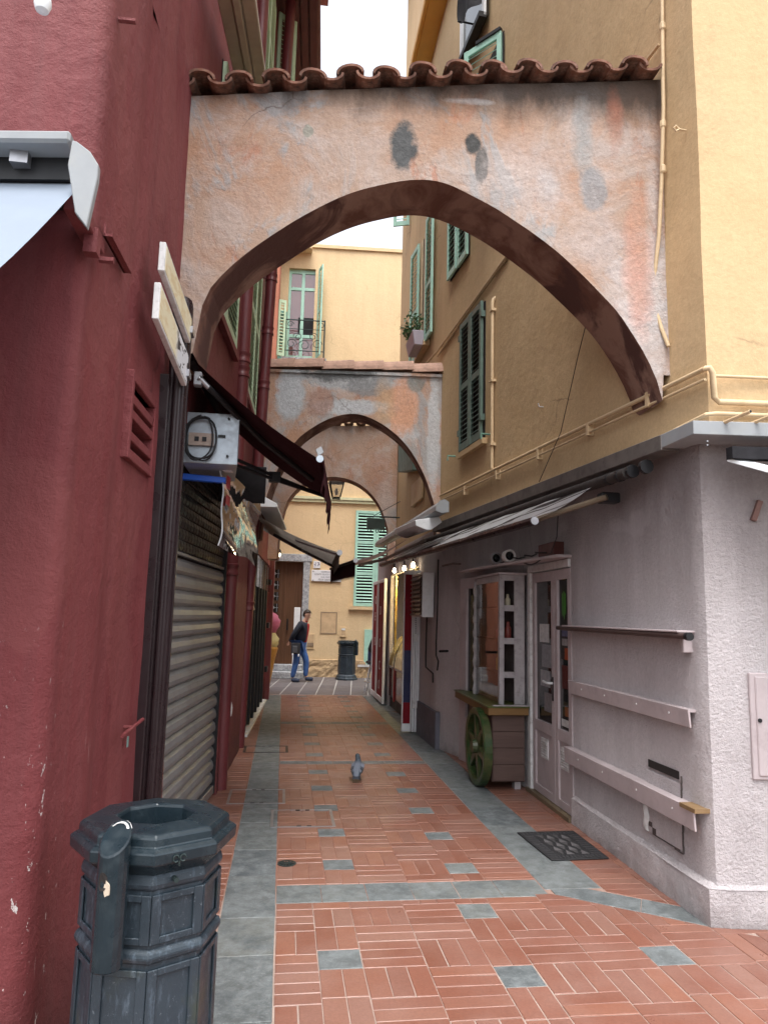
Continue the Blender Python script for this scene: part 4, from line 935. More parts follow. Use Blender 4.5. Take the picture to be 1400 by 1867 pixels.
vt.grid(lambda i, j: b0.lerp(b1, i/nn)+Vector((.022+.012*math.sin(i*1.3+j), -.0, -.02-bots[i]*j/4)), nn, 4); vt.build('valance', M['burgundy'], bw, smooth=True)
def arm(parent, pts, r, mat, name='folding_arm'): return MB().tube(pts, r, 8).build(name, mat, parent)
e0, e1, e2 = ony(432, 838, 5.3), ony(500, 868, 5.6), ony(592, 905, 6.0)
for dz in (0, -.045): arm(bw, [e0+Vector((0, 0, dz)), e1+Vector((0, 0, dz*.6)), e2], .014, M['black'])
MB().obox(e1-Vector((.04, .03, .05)), (.09, 0, 0), (0, .05, 0), (0, 0, .08)).build('elbow', M['black'], bw)
q = ony(362, 688, 4.5); MB().obox(q-Vector((.03, 0, .05)), (.05, 0, 0), (0, .06, 0), (0, 0, .09)).tube([q, q+Vector((.06, .05, -.05))], .018, 8).build('wall_hinge', M['grey_alu'], bw, bevel=.005)
arm(bw, [q, bwf(3, 5)-Vector((0, 0, .05)), bwf(5, 9)-Vector((0, 0, .04))], .02, M['black'])
# taupe awning further in
tw = thing('awning', 'taupe awning with white end cap above the black folding doors', 'awning', (-.4, 9.8, 2.8))
w0, w1 = Vector((-.50, 8.7, 2.88)), Vector((-.36, 11.2, 2.90)); b0, b1 = ony(619, 1008, 8.6), ony(607, 1034, 11.0); b1.z = b0.z
MB().grid(lambda i, j: (lambda p: p-Vector((0, 0, .05*math.sin(math.pi*j/10)*(1+.4*math.sin(i*1.1)))))(w0.lerp(w1, i/10).lerp(b0.lerp(b1, i/10), j/10)), 10, 10).build('fabric', M['taupe'], tw, smooth=True)
MB().tube([b0, b1], .03, 10).build('front_bar', M['taupe'], tw); MB().tube([b0-Vector((0, .03, 0)), b0], .035, 12).build('bar_end', M['grey_alu'], tw)
ca, cb_ = ony(470, 905, 8.62), ony(508, 925, 8.62)
MB().prism([ony(u, v, 8.60) for u, v in [(472, 908), (482, 905), (505, 918), (506, 925), (470, 924)]], (.12, 2.4, 0)).build('cassette', M['white_metal'], tw, bevel=.006)
MB().grid(lambda i, j: b0.lerp(b1, i/8)+Vector((0, 0, -.02-.14*j)), 8, 1).build('valance', M['taupe'], tw)
a0, a1, a2 = ony(500, 975, 9.2), ony(548, 1002, 9.5), ony(606, 1032, 10.6); arm(tw, [a0, a1, a2], .022, M['brown_metal'])
a0, a1 = ony(540, 985, 8.9), ony(612, 1010, 8.75); arm(tw, [a0, a1], .018, M['grey_alu'])
# downpipes
def downpipe(label, x, y, r, z0, z1, coll, mat, dx=0):
    p = thing('downpipe', label, 'downpipe', (x, y, 0), 'red downpipes of the red house')
    MB().tube([(x, y, z0), (x+dx*.5, y, (z0+z1)/2), (x+dx, y, z1)], r, 16).build('pipe', mat, p, smooth=True)
    for z in coll:
        xx = x+dx*(z-z0)/(z1-z0); MB().lathe([(r, -.06), (r*1.14, -.055), (r*1.14, -.03), (r*1.05, -.02), (r*1.05, .02), (r*1.14, .03), (r*1.14, .05), (r, .055)], (xx, y, z), 16, cap=False).build('collar', mat, p, smooth=True)
        MB().obox((xx-.16, y-.012, z-.012), (.16, 0, 0), (0, .024, 0), (0, 0, .024)).build('bracket', mat, p)
downpipe('thick red downpipe beside the roller shutter, nearer of the pair', -.525, 7.10, .072, 0, 10.3, (2.05, 4.05, 4.20, 7.0), M['red_paint'])
downpipe('slimmer red downpipe farther along the red wall near the black doors', -.475, 9.2, .070, 0, 10.3, (1.72, 2.45, 4.6, 5.35, 6.1), M['red_paint'], .20)
MB()
rb = thing('wall_pier', 'red painted wall pier between the two red downpipes', 'pier', (-.6, 8, 0))
MB().hexa([(-.62, 7.25, 0), (-.525, 7.25, 0), (-.46, 9.05, 0), (-.6, 9.05, 0), (-.62, 7.25, 2.3), (-.525, 7.25, 2.3), (-.46, 9.05, 2.3), (-.6, 9.05, 2.3)]).build('pier_body', M['red'], rb)
q = onx(414, 1290, -.51); MB().lathe([(.02, 0), (.05, .02), (.055, .1), (.03, .2), (.01, .21)], q-Vector((0, 0, .1)), 10).build('broken_plaster', M['white_old'], rb)
# slanted beige moulded board leaning along the upper red wall
def LWx(y): return -.56+(y-6.9)*.29/7.8
A_, B_ = onv(410, -60, ((-.5, 6.6), (-.3, 14.0))), onv(455, 178, ((-.5, 6.6), (-.3, 14.0)))
A_.x += .05; B_.x += .05
dd = (B_-A_); sd_ = Vector((0, 0, 1)).cross(dd).normalized()
sl = thing('slanting_rail', 'beige moulded metal rail slanting down the upper red wall above the near arch', 'rail', B_)
side_ = (rt*1.0); side_ = (side_-dd.normalized()*side_.dot(dd.normalized())).normalized(); de = dd.cross(side_).normalized()
for k, (o, wd, th) in enumerate([(-.135, .10, .05), (-.03, .055, .085), (.03, .10, .06)]): MB().obox(A_+side_*o, dd, side_*wd, de*th).build('moulding', paint('beige_metal' if k == 0 else 'beige_metal_%d' % k, (.40, .33, .25), .5, .1, .1), sl, bevel=.008)
# lit spot lamps by the black doors
lampm = NT('warm_lit_bulb'); M['bulb_lit'] = emit('warm_lit_bulb', (1, .82, .55), 5)
for (u, v, y, lab) in [(470, 1010, 12.3, 'small lit spot lamp on a wire arm above the black doors, left one'), (507, 1011, 13.6, 'small lit spot lamp at the far red corner, right one')]:
    c = ony(u, v, y); s_ = thing('spot_lamp', lab, 'lamp', c, 'lit spot lamps on the red house')
    MB().lathe([(.012, -.05), (.04, -.035), (.055, 0), (.04, .035), (.012, .05)], c, 12).build('bulb', M['bulb_lit'], s_, smooth=True)
    MB().tube([c+Vector((0, 0, .05)), c+Vector((-.05, .02, .1)), Vector((-.40 if y < 13 else -.27, y, c.z+.08))], .008, 6).build('arm', M['black'], s_)
    MB().lathe([(.055, 0), (.062, .03), (.05, .08), (.02, .11)], c+Vector((0, .02, .01)), 12).build('shade', M['black'], s_)
c = ony(463, 980, 10.6); s_ = thing('spot_lamp', 'unlit black round spot lamp under the taupe awning', 'lamp', c)
MB().lathe([(.02, -.07), (.075, -.05), (.085, 0), (.07, .06), (.02, .08)], c, 12).build('head', M['black'], s_, smooth=True); MB().tube([c, Vector((-.45, 10.6, c.z+.02))], .01, 6).build('arm', M['black'], s_)
# ice cream cone statue
ic = thing('ice_cream_statue', 'giant ice cream cone statue with pink and pale yellow scoops by the red corner', 'statue', (-.20, 14.85, 0))
def blob(c, r, sc=9, amp=.03, k=(1, 1, 1)):
    mb = MB(); n, m = 24, 14
    def P(i, j):
        a, b = math.tau*i/n, math.pi*(j/m-.5); d = Vector((math.cos(a)*math.cos(b), math.sin(a)*math.cos(b), math.sin(b)))
        rr = r+amp*noise.noise((d*r+c)*sc) if 0 < j < m else r
        return c+Vector((d.x*k[0], d.y*k[1], d.z*k[2]))*rr
    return mb.grid(P, n, m)
icx = ony(489, 1150, 14.85).x
blob(Vector((icx, 14.85, 1.42)), .235, 14, .035).build('pink_scoop', paint('pink_ice_cream', (.52, .14, .25), .5, 0, .15, 9, .4, 30), ic, smooth=True)
blob(Vector((icx, 14.85, 1.06)), .225, 14, .03).build('vanilla_scoop', paint('vanilla_ice_cream', (.62, .56, .28), .5, 0, .12, 9, .4, 30), ic, smooth=True)
MB().lathe([(.05, .0), (.06, .05), (.10, .3), (.165, .7), (.215, .92), (.20, .95)], (icx, 14.85, 0), 18).build('cone', paint('wafer_cone', (.50, .27, .06), .5, 0, .2, 20, .8, 26), ic)
# ================================================================== RIGHT HOUSE DETAILS
dR, _n = inward(RW); nR = Vector((-dR.y, dR.x, 0))           # nR points into the alley (-x)
def rw(u, v, off=0.0): return onv(u, v, RW)+nR*off
def rp(y, z, off=0.0): return Vector((rwx(y), y, z))+nR*off
# closed green shutters
wa, wb, wc = rw(846, 603), rw(886, 547), rw(884, 805)
y0, y1, z0, z1 = wb.y, wa.y, 3.60, 5.20
win = MB().obox(rp(y0, z0, .004), dR*(y1-y0), nR*.012, (0, 0, z1-z0)).build('window', M['dark_void'], yellow_house)
MB().obox(rp(y0-.05, z0-.07, .0), dR*(y1-y0+.1), nR*.06, (0, 0, .065)).build('sill', M['yellow'], win)
hw = (y1-y0)/2
leaf(yellow_house, rp(y0, 0, .03), dR, nR, hw-.006, z0, z1, M['green_dark'], (z0+.78,), pitch=.058)
leaf(yellow_house, rp(y0+hw, 0, .03), dR, nR, hw-.006, z0, z1, M['green_dark'], (z0+.78,), pitch=.058)
for (y, z) in [(y0, z1-.2), (y0, z0+.2), (y1, z1-.2), (y1, z0+.2)]: MB().obox(rp(y-.03, z, .02), dR*.06, nR*.05, (0, 0, .07)).build('hinge', M['green_dark'], win)
for (u, v) in [(830, 832), (893, 792)]:
    q = rw(u, v); MB().tube([q, q+nR*.10, q+nR*.10-Vector((0, 0, .06))], .010, 6).build('shutter_stay', M['green_shutter'], win)
# higher windows
a, b = rw(838, 435), rw(852, 424)
MB().obox(rp(8.0, 6.05, .004), dR*.75, nR*.012, (0, 0, 1.75)).build('window', M['dark_void'], yellow_house)
leaf(yellow_house, rp(8.0, 0, .02), dR, nR, .37, 6.05, 7.8, M['mint'], (6.9,), pitch=.07); leaf(yellow_house, rp(8.38, 0, .03), dR, nR, .37, 6.05, 7.8, M['mint'], (6.9,), pitch=.07)
# shutter swung out over the near arch
hz = 8.15; pL, pR = onz(845, 102, hz), onz(915, 58, hz); e = (pL-pR); e.z = 0
MB().obox(rp(pR.y-.02, 6.6, .004), dR*.9, nR*.012, (0, 0, 1.55)).build('window', M['dark_void'], yellow_house)
lf_ = leaf(yellow_house, Vector((rwx(pR.y)-.02, pR.y, 0)), e, (-e.y, e.x), e.length*.95, 6.5, hz, M['mint'], (7.3,), pitch=.075, tilt=.5)
MB().obox(Vector((rwx(pR.y)-.02, pR.y, hz)), e*.62, Vector((-e.y, e.x, 0)).normalized()*.05, (0, 0, .04)).build('shutter_cap', M['black'], lf_)
# open window farther along, with flower box
for (y0w, y1w, z0w, z1w) in [(10.02, 10.72, 5.72, 7.65)]:
    x = 1.985; wn_ = MB().box(x-.012, x, y0w, y1w, z0w, z1w).build('window', M['dark_void'], yellow_house)
    MB().box(x-.10, x-.012, y0w-.05, y1w+.05, z0w-.08, z0w).build('sill', M['yellow'], wn_)
    MB().box(x-.03, x-.012, y0w+.02, y0w+.12, z0w, z1w).box(x-.03, x-.012, y1w-.12, y1w-.02, z0w, z1w).box(x-.03, x-.012, (y0w+y1w)/2-.05, (y0w+y1w)/2+.05, z0w, z1w).build('frame', M['yellow_paint'], wn_)
    leaf(yellow_house, (x-.045, y0w-.42), (-.03, 1), (-1, -.03), .42, z0w-.03, z1w, M['mint'], (z0w+.8,), pitch=.07)
    leaf(yellow_house, (x-.045, y1w), (-.10, 1), (-1, -.10), .45, z0w-.03, z1w, M['mint'], (z0w+.8,), pitch=.07)
pt_ = thing('flower_box', 'pale plastic flower box with a leafy plant on a high window ledge', 'flower box', (1.85, 10.0, 6.1))
MB().hexa([(1.76, 10.05, 5.66), (1.92, 10.05, 5.66), (1.92, 10.6, 5.66), (1.76, 10.6, 5.66), (1.72, 10.02, 5.88), (1.95, 10.02, 5.88), (1.95, 10.63, 5.88), (1.72, 10.63, 5.88)]).build('trough', paint('lilac_plastic', (.45, .40, .46), .5, 0, .08), pt_, bevel=.01)
lfm = NT('leaf_green'); M['leaf'] = lfm.out(lfm.ramp(piece_random(lfm), (0, (.025, .06, .02)), (.6, (.05, .11, .035)), (1, (.10, .17, .05))), .5)
rl = random.Random(11); mb = MB(); stems = MB()
for s_ in range(18):
    base = Vector((1.83+rl.uniform(-.07, .07), rl.uniform(10.1, 10.55), 5.86)); tip = base+Vector((rl.uniform(-.16, .06), rl.uniform(-.16, .12), rl.uniform(.12, .50)))
    stems.tube([base, base.lerp(tip, .5)+Vector((rl.uniform(-.03, .03),)*3), tip], .004, 4)
    for k in range(13):
        p = base.lerp(tip, rl.uniform(.2, 1.05))+Vector((rl.gauss(0, .035), rl.gauss(0, .035), rl.gauss(0, .03))); d = Vector((rl.gauss(0, 1), rl.gauss(0, 1), rl.gauss(0, .7))).normalized(); s2 = d.cross(Vector((rl.gauss(0, 1), rl.gauss(0, 1), rl.gauss(0, 1)))).normalized(); l = rl.uniform(.05, .09)
        mb.face([p, p+d*l*.5+s2*l*.22, p+d*l, p+d*l*.5-s2*l*.22])
mb.build('foliage', M['leaf'], pt_)['kind'] = 'stuff'; stems.build('stems', M['leaf'], pt_)
# long shutters up near the eave
leaf(yellow_house, (1.97, 10.6), (-.8, -.6), (-.6, .8), .35, 8.9, 10.4, M['mint'], (9.6,), pitch=.08)
leaf(yellow_house, (1.97, 12.0), (-.8, .3), (-.3, -.8), .3, 8.7, 10.4, M['mint'], (9.6,), pitch=.08)
# dark cloth and tilted sash at the top edge
sw_ = MB(); p0_ = rw(850, 75); fr = [onz(846, 72, 8.9), onz(862, 20, 8.9)]
sash = MB().obox(rp(7.35, 8.75, .02), dR*.9, nR*.03, (0, 0, 1.4)).build('window', M['glass_dark'], yellow_house)
for o, l_ in ((0, .07), (.83, .07)): MB().obox(rp(7.35+o, 8.75, .05), dR*l_, nR*.03, (0, 0, 1.4)).build('frame', M['white_metal'], sash)
MB().obox(rp(7.35, 8.72, .05), dR*.9, nR*.09, (0, 0, .07)).build('sill', M['black'], sash)
cl_a, cl_b = onz(834, 38, 9.0), onz(888, -8, 9.0)
ck = MB().grid(lambda i, j: cl_a.lerp(cl_b, i/12)+Vector((.03*math.sin(i*.9), .05*math.sin(i*.7+j), -.02-.02*math.sin(i*1.1)+.12*j)), 12, 5).build('hanging_cloth', M['blackcloth'], None, smooth=True)
tag(ck, 'black cloth hanging out of the highest window at the top edge on the right', 'cloth')
MB().tube([cl_a, cl_a+nR*-.6], .012, 6).build('rod', M['black'], ck)

# metal canopy flashing along the house front
fl = thing('canopy_flashing', 'metal canopy strip wrapping the right corner, white on its street side, grey along alley', 'canopy', (2.4, 4, 2.75))
MB().hexa([rp(4.05, 2.70, .0), rp(4.05, 2.70, .13), rp(9.0, 2.72, .13), rp(9.0, 2.72, 0), rp(4.05, 2.80, .0), rp(4.05, 2.80, .13), rp(9.0, 2.82, .13), rp(9.0, 2.82, 0)])  .build('alley_strip', M['flashing_dark'], fl, bevel=.004)
cA = rp(4.045, 0, .13); cB = onv(1400, 822, ((2.35, 3.80), (7, 3.33)))
fy_ = lambda x: 3.80-(x-2.35)*.101
MB().hexa([(2.272, 3.69, 2.715), (7, fy_(7)-.18, 2.715), (7, fy_(7)+.07, 2.715), (2.272, 4.05, 2.715), (2.272, 3.69, 2.795), (7, fy_(7)-.18, 2.795), (7, fy_(7)+.07, 2.795), (2.272, 4.05, 2.80)]).build('street_strip', M['flash_white'], fl, bevel=.003)
for (u, v) in [(1287, 805), (1287, 812)]: q = ony(u, v, 3.685); MB().tube([q, q-Vector((0, .012, 0))], .005, 6).build('rivet', M['grey_alu'], fl)
# striped street awning, folded, at the right edge
sa_ = thing('awning', 'white edged folded awning under the canopy on the street face at the right edge', 'awning', (3.4, 3.6, 2.5))
q0 = onv(1325, 835, ((2.4, 3.72), (7, 3.25))); q1 = onv(1470, 935, ((2.4, 3.3), (7, 2.9)))
sb_ = MB(); sb_.obox((q0.x, 3.72, 2.58), (4, -.4, 0), (.0, -.06, .0), (0, 0, .07)); sb_.build('roller', M['blackcloth'], sa_)
t = NT('striped_canvas'); X, Y, Z = t.xyz()[:3]
def stripes(name, cols, per, axis='Y', zk=0, yk=1):
    t = NT(name); X, Y, Z = t.xyz()[:3]; c = {'X': X, 'Y': Y}[axis]
    c = t.math('ADD', t.math('MULTIPLY', Z, zk), t.math('MULTIPLY', c, yk)) if zk else c
    c = t.math('ADD', c, t.math('MULTIPLY', t.noise(2.0, 3, .5), .05)) if zk else c; f = t.math('FRACT', t.math('DIVIDE', c, per)); r = t.t.nodes.new('ShaderNodeValToRGB'); r.color_ramp.interpolation = 'CONSTANT'; t.put(r.inputs[0], f)
    e = r.color_ramp.elements
    while len(e) < len(cols): e.new(.5)
    for i, (p, c_) in enumerate(cols): e[i].position = p; e[i].color = (*c_, 1)
    return canvas(name, r.outputs[0], .6, (.3, .29, .28), t)
M['stripe_dark'] = stripes('brown_white_striped_canvas', [(0, (.05, .04, .04)), (.10, (.72, .74, .76)), (.42, (.25, .24, .24)), (.50, (.72, .74, .76)), (.78, (.12, .11, .11)), (.84, (.6, .61, .62)), (.92, (.07, .06, .06))], .34, 'Y', 1.5, .16)
M['stripe_red'] = stripes('burgundy_taupe_striped_canvas', [(0, (.10, .03, .03)), (.45, (.26, .2, .17)), (.6, (.10, .03, .03)), (.8, (.22, .17, .15))], .30)
MB().hexa([q0+Vector((0, 0, -.02)), q0+Vector((.10, 0, -.02)), q0+Vector((.85, -.85, -.50)), q0+Vector((.72, -.85, -.50)), q0, q0+Vector((.10, 0, 0)), q0+Vector((.85, -.85, -.48)), q0+Vector((.72, -.85, -.48))]).build('edge_arm', M['white_metal'], sa_)
MB().grid(lambda i, j: q0+Vector((.10+.5*i+.3*j/4, -.85*j/4, -.01-.48*j/4)), 6, 4).build('fabric', M['stripe_dark'], sa_)
# painted pipes
pp = thing('wall_pipe', 'pair of yellow painted pipes running along the alley wall and down round the corner', 'pipe', (2.3, 4, 3.1))
off = .035
path = [rp(9.0, 3.20, off), rp(7, 3.175, off), rp(5.2, 3.15, off), rp(3.74, 3.128, off)]
MB().tube(path, .016, 8).build('upper_pipe', M['yellow_paint'], pp, smooth=True)
MB().tube([p-Vector((0, 0, .065)) for p in path], .010, 8).build('lower_pipe', M['yellow_paint'], pp, smooth=True)
cr = Vector((2.415, 3.855, 0)); SF = ((2.43, 3.73), (7, 3.335))
MB().tube([rp(3.74, 3.128, off), Vector((2.405, 3.715, 3.125)), Vector((2.425, 3.72, 3.10)), Vector((2.43, 3.722, 2.95)), Vector((2.455, 3.718, 2.925)), Vector((3.2, 3.652, 2.925)), Vector((6, 3.41, 2.925))], .018, 10).build('corner_pipe', M['yellow_paint'], pp, smooth=True)
MB().tube([Vector((2.44, 3.728, 3.085)), Vector((6, 3.42, 3.075))], .010, 8).build('branch_pipe', M['yellow_paint'], pp, smooth=True)
MB().tube([rp(4.05, 2.835, .03), Vector((2.385, 3.735, 2.85)), Vector((2.44, 3.72, 2.855)), Vector((6, 3.41, 2.855))], .013, 8).build('low_pipe', M['yellow_paint'], pp, smooth=True)
for (u, v) in [(1340, 760), (1394, 760)]:
    q = onv(u-34, v+16, SF); MB().tube([q+Vector((0, .02, 0)), q+Vector((.045, -.24, .02))], .011, 8).build('stub', M['yellow_paint'], pp)
    e_ = q+Vector((.0453, -.2408, .02)); MB().tube([e_, e_+Vector((.0004, -.002, 0))], .008, 8).build('stub_bore', M['black'], pp)
for y in (4.3, 5.1, 6.0, 7.0, 8.0): MB().obox(rp(y, 3.06, .0), dR*.03, nR*.052, (0, 0, .10)).build('clip', M['yellow_paint'], pp)
vp = thing('wall_pipe', 'thin yellow painted pipe standing upright beside the closed dark green shutters', 'pipe', (2.12, 7.17, 3.3))
MB().tube([rp(7.165, 3.20, .03), rp(7.165, 5.05, .03), rp(7.165, 5.09, .02), rp(7.165, 5.12, -.01)], .019, 8).build('pipe', M['yellow_paint'], vp, smooth=True)
for z in (3.45, 4.15, 4.95): MB().obox(rp(7.13, z, 0), dR*.07, nR*.055, (0, 0, .03)).build('clip', M['yellow_paint'], vp)
vp = thing('wall_pipe', 'yellow painted riser pipe beside the right end of the near arch', 'pipe', (2.38, 4.1, 3.4))
pth = [rw(1213, -30, .03), rw(1214, 50, .03), rw(1216, 200, .03), rw(1214, 330, .035), rw(1213, 430, .05), rw(1209, 500, .065), rw(1209, 560, .065), rw(1216, 600, .045), rw(1222, 632, .015)]
MB().tube(pth, .013, 8).build('pipe', M['yellow_paint'], vp, smooth=True)
for (u, v) in [(1214, 50), (1215, 228), (1215, 310)]: q = rw(u, v, .03); MB().lathe([(.013, -.03), (.02, -.02), (.02, .02), (.013, .03)], q, 8).build('collar', M['yellow_paint'], vp)
MB().tube([rw(1208, 82, .03), rw(1190, 105, .03), rw(1180, 118, .02)], .012, 6).build('branch', M['yellow_paint'], vp)
vp = thing('wall_pipe', 'thin yellow pipe and cable beside the far arch on the right wall', 'pipe', (1.95, 12.6, 3.3))
MB().tube([onx(713, 960, 1.94), onx(716, 880, 1.94), onx(722, 760, 1.94)], .025, 6).build('pipe', M['yellow_paint'], vp)
def cable(name, label, pts, r, mat, cat='cable'): return tag(MB().tube(pts, r, 6).build(name, mat, None, smooth=True), label, cat)
cable('wall_cable', 'pair of tan cables climbing slantwise over the upper yellow wall behind the near arch', [rw(930, 462, .02), rw(870, 545, .02), rw(800, 640, .02), rw(780, 662, .02)], .016, M['yellow_paint'])
cable('wall_cable', 'tan cable just below the slanting pair on the upper yellow wall', [rw(928, 470, .02), rw(868, 553, .02), rw(800, 650, .02)], .010, paint('tan_cable', (.30, .21, .11), .6))
cable('thin_wire', 'thin black wire hanging loosely across the yellow wall down to the canopy', [rw(1079, 590, .05), rw(1068, 650, .07), rw(1040, 790, .09), rw(1008, 880, .13)], .0035, M['black'])
q = onv(1250, 238, ((2.41, 3.9), (1.98, 9.1))); cable('wall_hook', 'small yellow painted ring hook on the alley wall by the street corner', [q, q+nR*.05, q+nR*.075+Vector((0, 0, .02)), q+nR*.09, q+nR*.075-Vector((0, 0, .02)), q+nR*.05], .007, M['yellow_paint'], 'hook')
q = rw(990, 742); cable('wall_hook', 'tiny white hook in the middle of the yellow alley wall', [q, q+nR*.04, q+nR*.05+Vector((0, 0, .03))], .006, M['white_old'], 'hook')
# tiny low shutter and meter niche under the middle arch
nb_ = thing('shutter_box', 'dark green shutter end and pale flap seen through the middle arch on the right wall', 'shutter', (1.95, 10.6, 4))
MB().hexa([onx(740, 862, 1.97)+Vector((-.14, 0, 0)), onx(740, 862, 1.97), onx(768, 858, 1.97), onx(768, 858, 1.97)+Vector((-.14, 0, 0))]+[p+Vector((0, 0, .62)) for p in (onx(740, 862, 1.97)+Vector((-.14, 0, 0)), onx(740, 862, 1.97), onx(768, 858, 1.97), onx(768, 858, 1.97)+Vector((-.14, 0, 0)))]).build('shutter_leaf', M['green_dark'], nb_, bevel=.01)
q = onx(752, 925, 1.97); MB().obox(q-Vector((.03, 0, 0)), (0, -.9, 0), (.028, 0, 0), (0, 0, .36)).build('flap', M['yellow_paint'], nb_, bevel=.008)

# ------------------------------------------------------------------ mauve ground floor: rails, hatch, hole, meter box
def gx(y): return 2.415+(y-3.97)*.02/1.89
def gbox(mb, y0, y1, z0, z1, o0, o1): mb.hexa([(gx(y0)-o1, y0, z0), (gx(y0)-o0, y0, z0), (gx(y1)-o0, y1, z0), (gx(y1)-o1, y1, z0), (gx(y0)-o1, y0, z1), (gx(y0)-o0, y0, z1), (gx(y1)-o0, y1, z1), (gx(y1)-o1, y1, z1)]); return mb
r1 = thing('wall_rail', 'topmost wall rail, a dark round bar over a thin mauve ledge', 'rail', (2.38, 5, 1.57), 'ledges on the mauve wall')
MB().tube([(gx(3.92)-.085, 3.92, 1.568), (gx(5.95)-.085, 5.98, 1.575)], .019, 10).build('bar', M['wood_rail'], r1, smooth=True)
MB().tube([(gx(3.92)-.085, 3.895, 1.568), (gx(3.92)-.085, 3.93, 1.568)], .024, 12).build('end_cap', M['black'], r1)
gbox(MB(), 4.0, 5.84, 1.588, 1.600, -.02, .105).build('ledge', M['pink_smooth'], r1, bevel=.003)
gbox(MB(), 4.03, 4.06, 1.47, 1.588, -.02, .05).build('bracket', M['pink_smooth'], r1, bevel=.004)
def lrail(label, y0, y1, za, zb, ht, dep):
    r = thing('wall_rail', label, 'rail', (2.38, 5, za), 'ledges on the mauve wall')
    MB().hexa([(gx(y0)-dep+.01, y0, za-ht), (gx(y0)-dep+.022, y0, za-ht), (gx(y1)-dep+.022, y1, zb-ht), (gx(y1)-dep+.01, y1, zb-ht), (gx(y0)-dep, y0, za), (gx(y0)-dep+.014, y0, za), (gx(y1)-dep+.014, y1, zb), (gx(y1)-dep, y1, zb)]).build('front_board', M['pink_smooth'], r, bevel=.003)
    MB().hexa([(gx(y0)-dep+.0141, y0, za-.016), (gx(y0)+.02, y0, za-.016), (gx(y1)+.02, y1, zb-.016), (gx(y1)-dep+.0141, y1, zb-.016), (gx(y0)-dep+.0141, y0, za-.001), (gx(y0)+.02, y0, za-.001), (gx(y1)+.02, y1, zb-.001), (gx(y1)-dep+.0141, y1, zb-.001)]).build('top_board', M['pink_smooth'], r)
    for f in (.12, .35, .62, .85):
        y = y0+(y1-y0)*f; MB().tube([(gx(y)-dep+.008, y, za-ht*.45), (gx(y)-dep+.001, y, za-ht*.45)], .007, 6).build('screw', M['white_old'], r)
    return r
lrail('middle wall rail of plain mauve painted board without damage', 4.0, 5.84, 1.145, 1.145, .105, .055)
r3 = lrail('lowest wall rail of mauve board with a bare broken wood end by the hatch', 3.95, 5.90, .605, .60, .125, .075)
MB().obox((gx(3.95)-.078, 3.925, .585), (.10, 0, 0), (0, .16, 0), (0, 0, .0235)).build('broken_end', wood_mat('bare_wood', (.26, .17, .09), (.18, .11, .05)), r3)
hatch = thing('wall_hatch', 'plastered over hatch with cracked edges and a black slot in the mauve wall', 'hatch', (2.41, 4.4, .3))
gbox(MB(), 4.19, 4.62, .30, .685, .004, .009).build('cover_panel', M['pink'], hatch, bevel=.004)
gbox(MB(), 4.215, 4.59, .705, .752, .0, .006).build('slot', M['dark_void'], hatch)
ck_ = MB(); rr = random.Random(8)
def crack(pts, wd):
    for a, b in zip(pts, pts[1:]): gbox(ck_, min(a[0], b[0])-wd*.28, max(a[0], b[0])+wd*.28, min(a[1], b[1])-wd*.28, max(a[1], b[1])+wd*.28, .0, .0096+rr.uniform(0, .0004))
crack([(4.186+.004*math.sin(i), .29+i*.04) for i in range(12)], .0045)
crack([(4.19+i*.045, .285+.055*math.sin(i/9*math.pi)*.3+(.1 if i > 7 else 0)*(i-7)*.4+rr.uniform(-.006, .006)) for i in range(10)], .005)
crack([(4.625+.004*math.sin(i*2), .33+i*.03) for i in range(5)], .004)
ck_.build('crack', paint('crack_shadow', (.075, .06, .058), .9, 0, .4, 30), hatch)
lp_ = MB(); lp_.grid(lambda i, j: Vector((gx(4.6)-.012-.022*math.sin(math.pi*j/4)*math.sin(math.pi*min(1, i/9+.1)), 4.62+.03*(j/4-.5)*2+.012*math.sin(i*1.3), .30+.22*i/9)), 9, 4); lp_.build('plaster_lump', M['white_old'], hatch, smooth=True)
mbx = thing('meter_box', 'pale mauve meter cabinet set into the street wall at the right edge', 'meter box', (2.9, 3.8, .9))
SFG = ((2.54, 3.885), (9, 3.32)); m0, m1 = onv(1360, 1226, SFG), onv(1364, 1420, SFG)
dSF = Vector((6.46, -.565, 0)).normalized(); nSF = Vector((-dSF.y, dSF.x, 0))*-1
MB().obox(Vector((m0.x, m0.y, m1.z)), dSF*.55, nSF*.025, (0, 0, m0.z-m1.z)).build('frame', M['pink_smooth'], mbx, bevel=.004)
MB().obox(Vector((m0.x, m0.y, m1.z+.02))+dSF*.03, dSF*.5, nSF*.034, (0, 0, m0.z-m1.z-.04)).build('door', M['pink_smooth'], mbx, bevel=.005)
q = onv(1378, 1312, SFG)+nSF*.034; MB().tube([q, q+nSF*.006], .012, 10).build('lock', M['black'], mbx)
q = onv(1368, 930, SFG); tag(MB().obox(q+Vector((-.015, 0, -.06)), (.05, 0, .12), nSF*.03, (.03, 0, -.01)).build('wall_spike', wood_mat('rusty_iron', (.14, .07, .06), (.22, .12, .1)), None), 'short rusty iron tab jutting from the street wall under the canopy', 'iron tab')
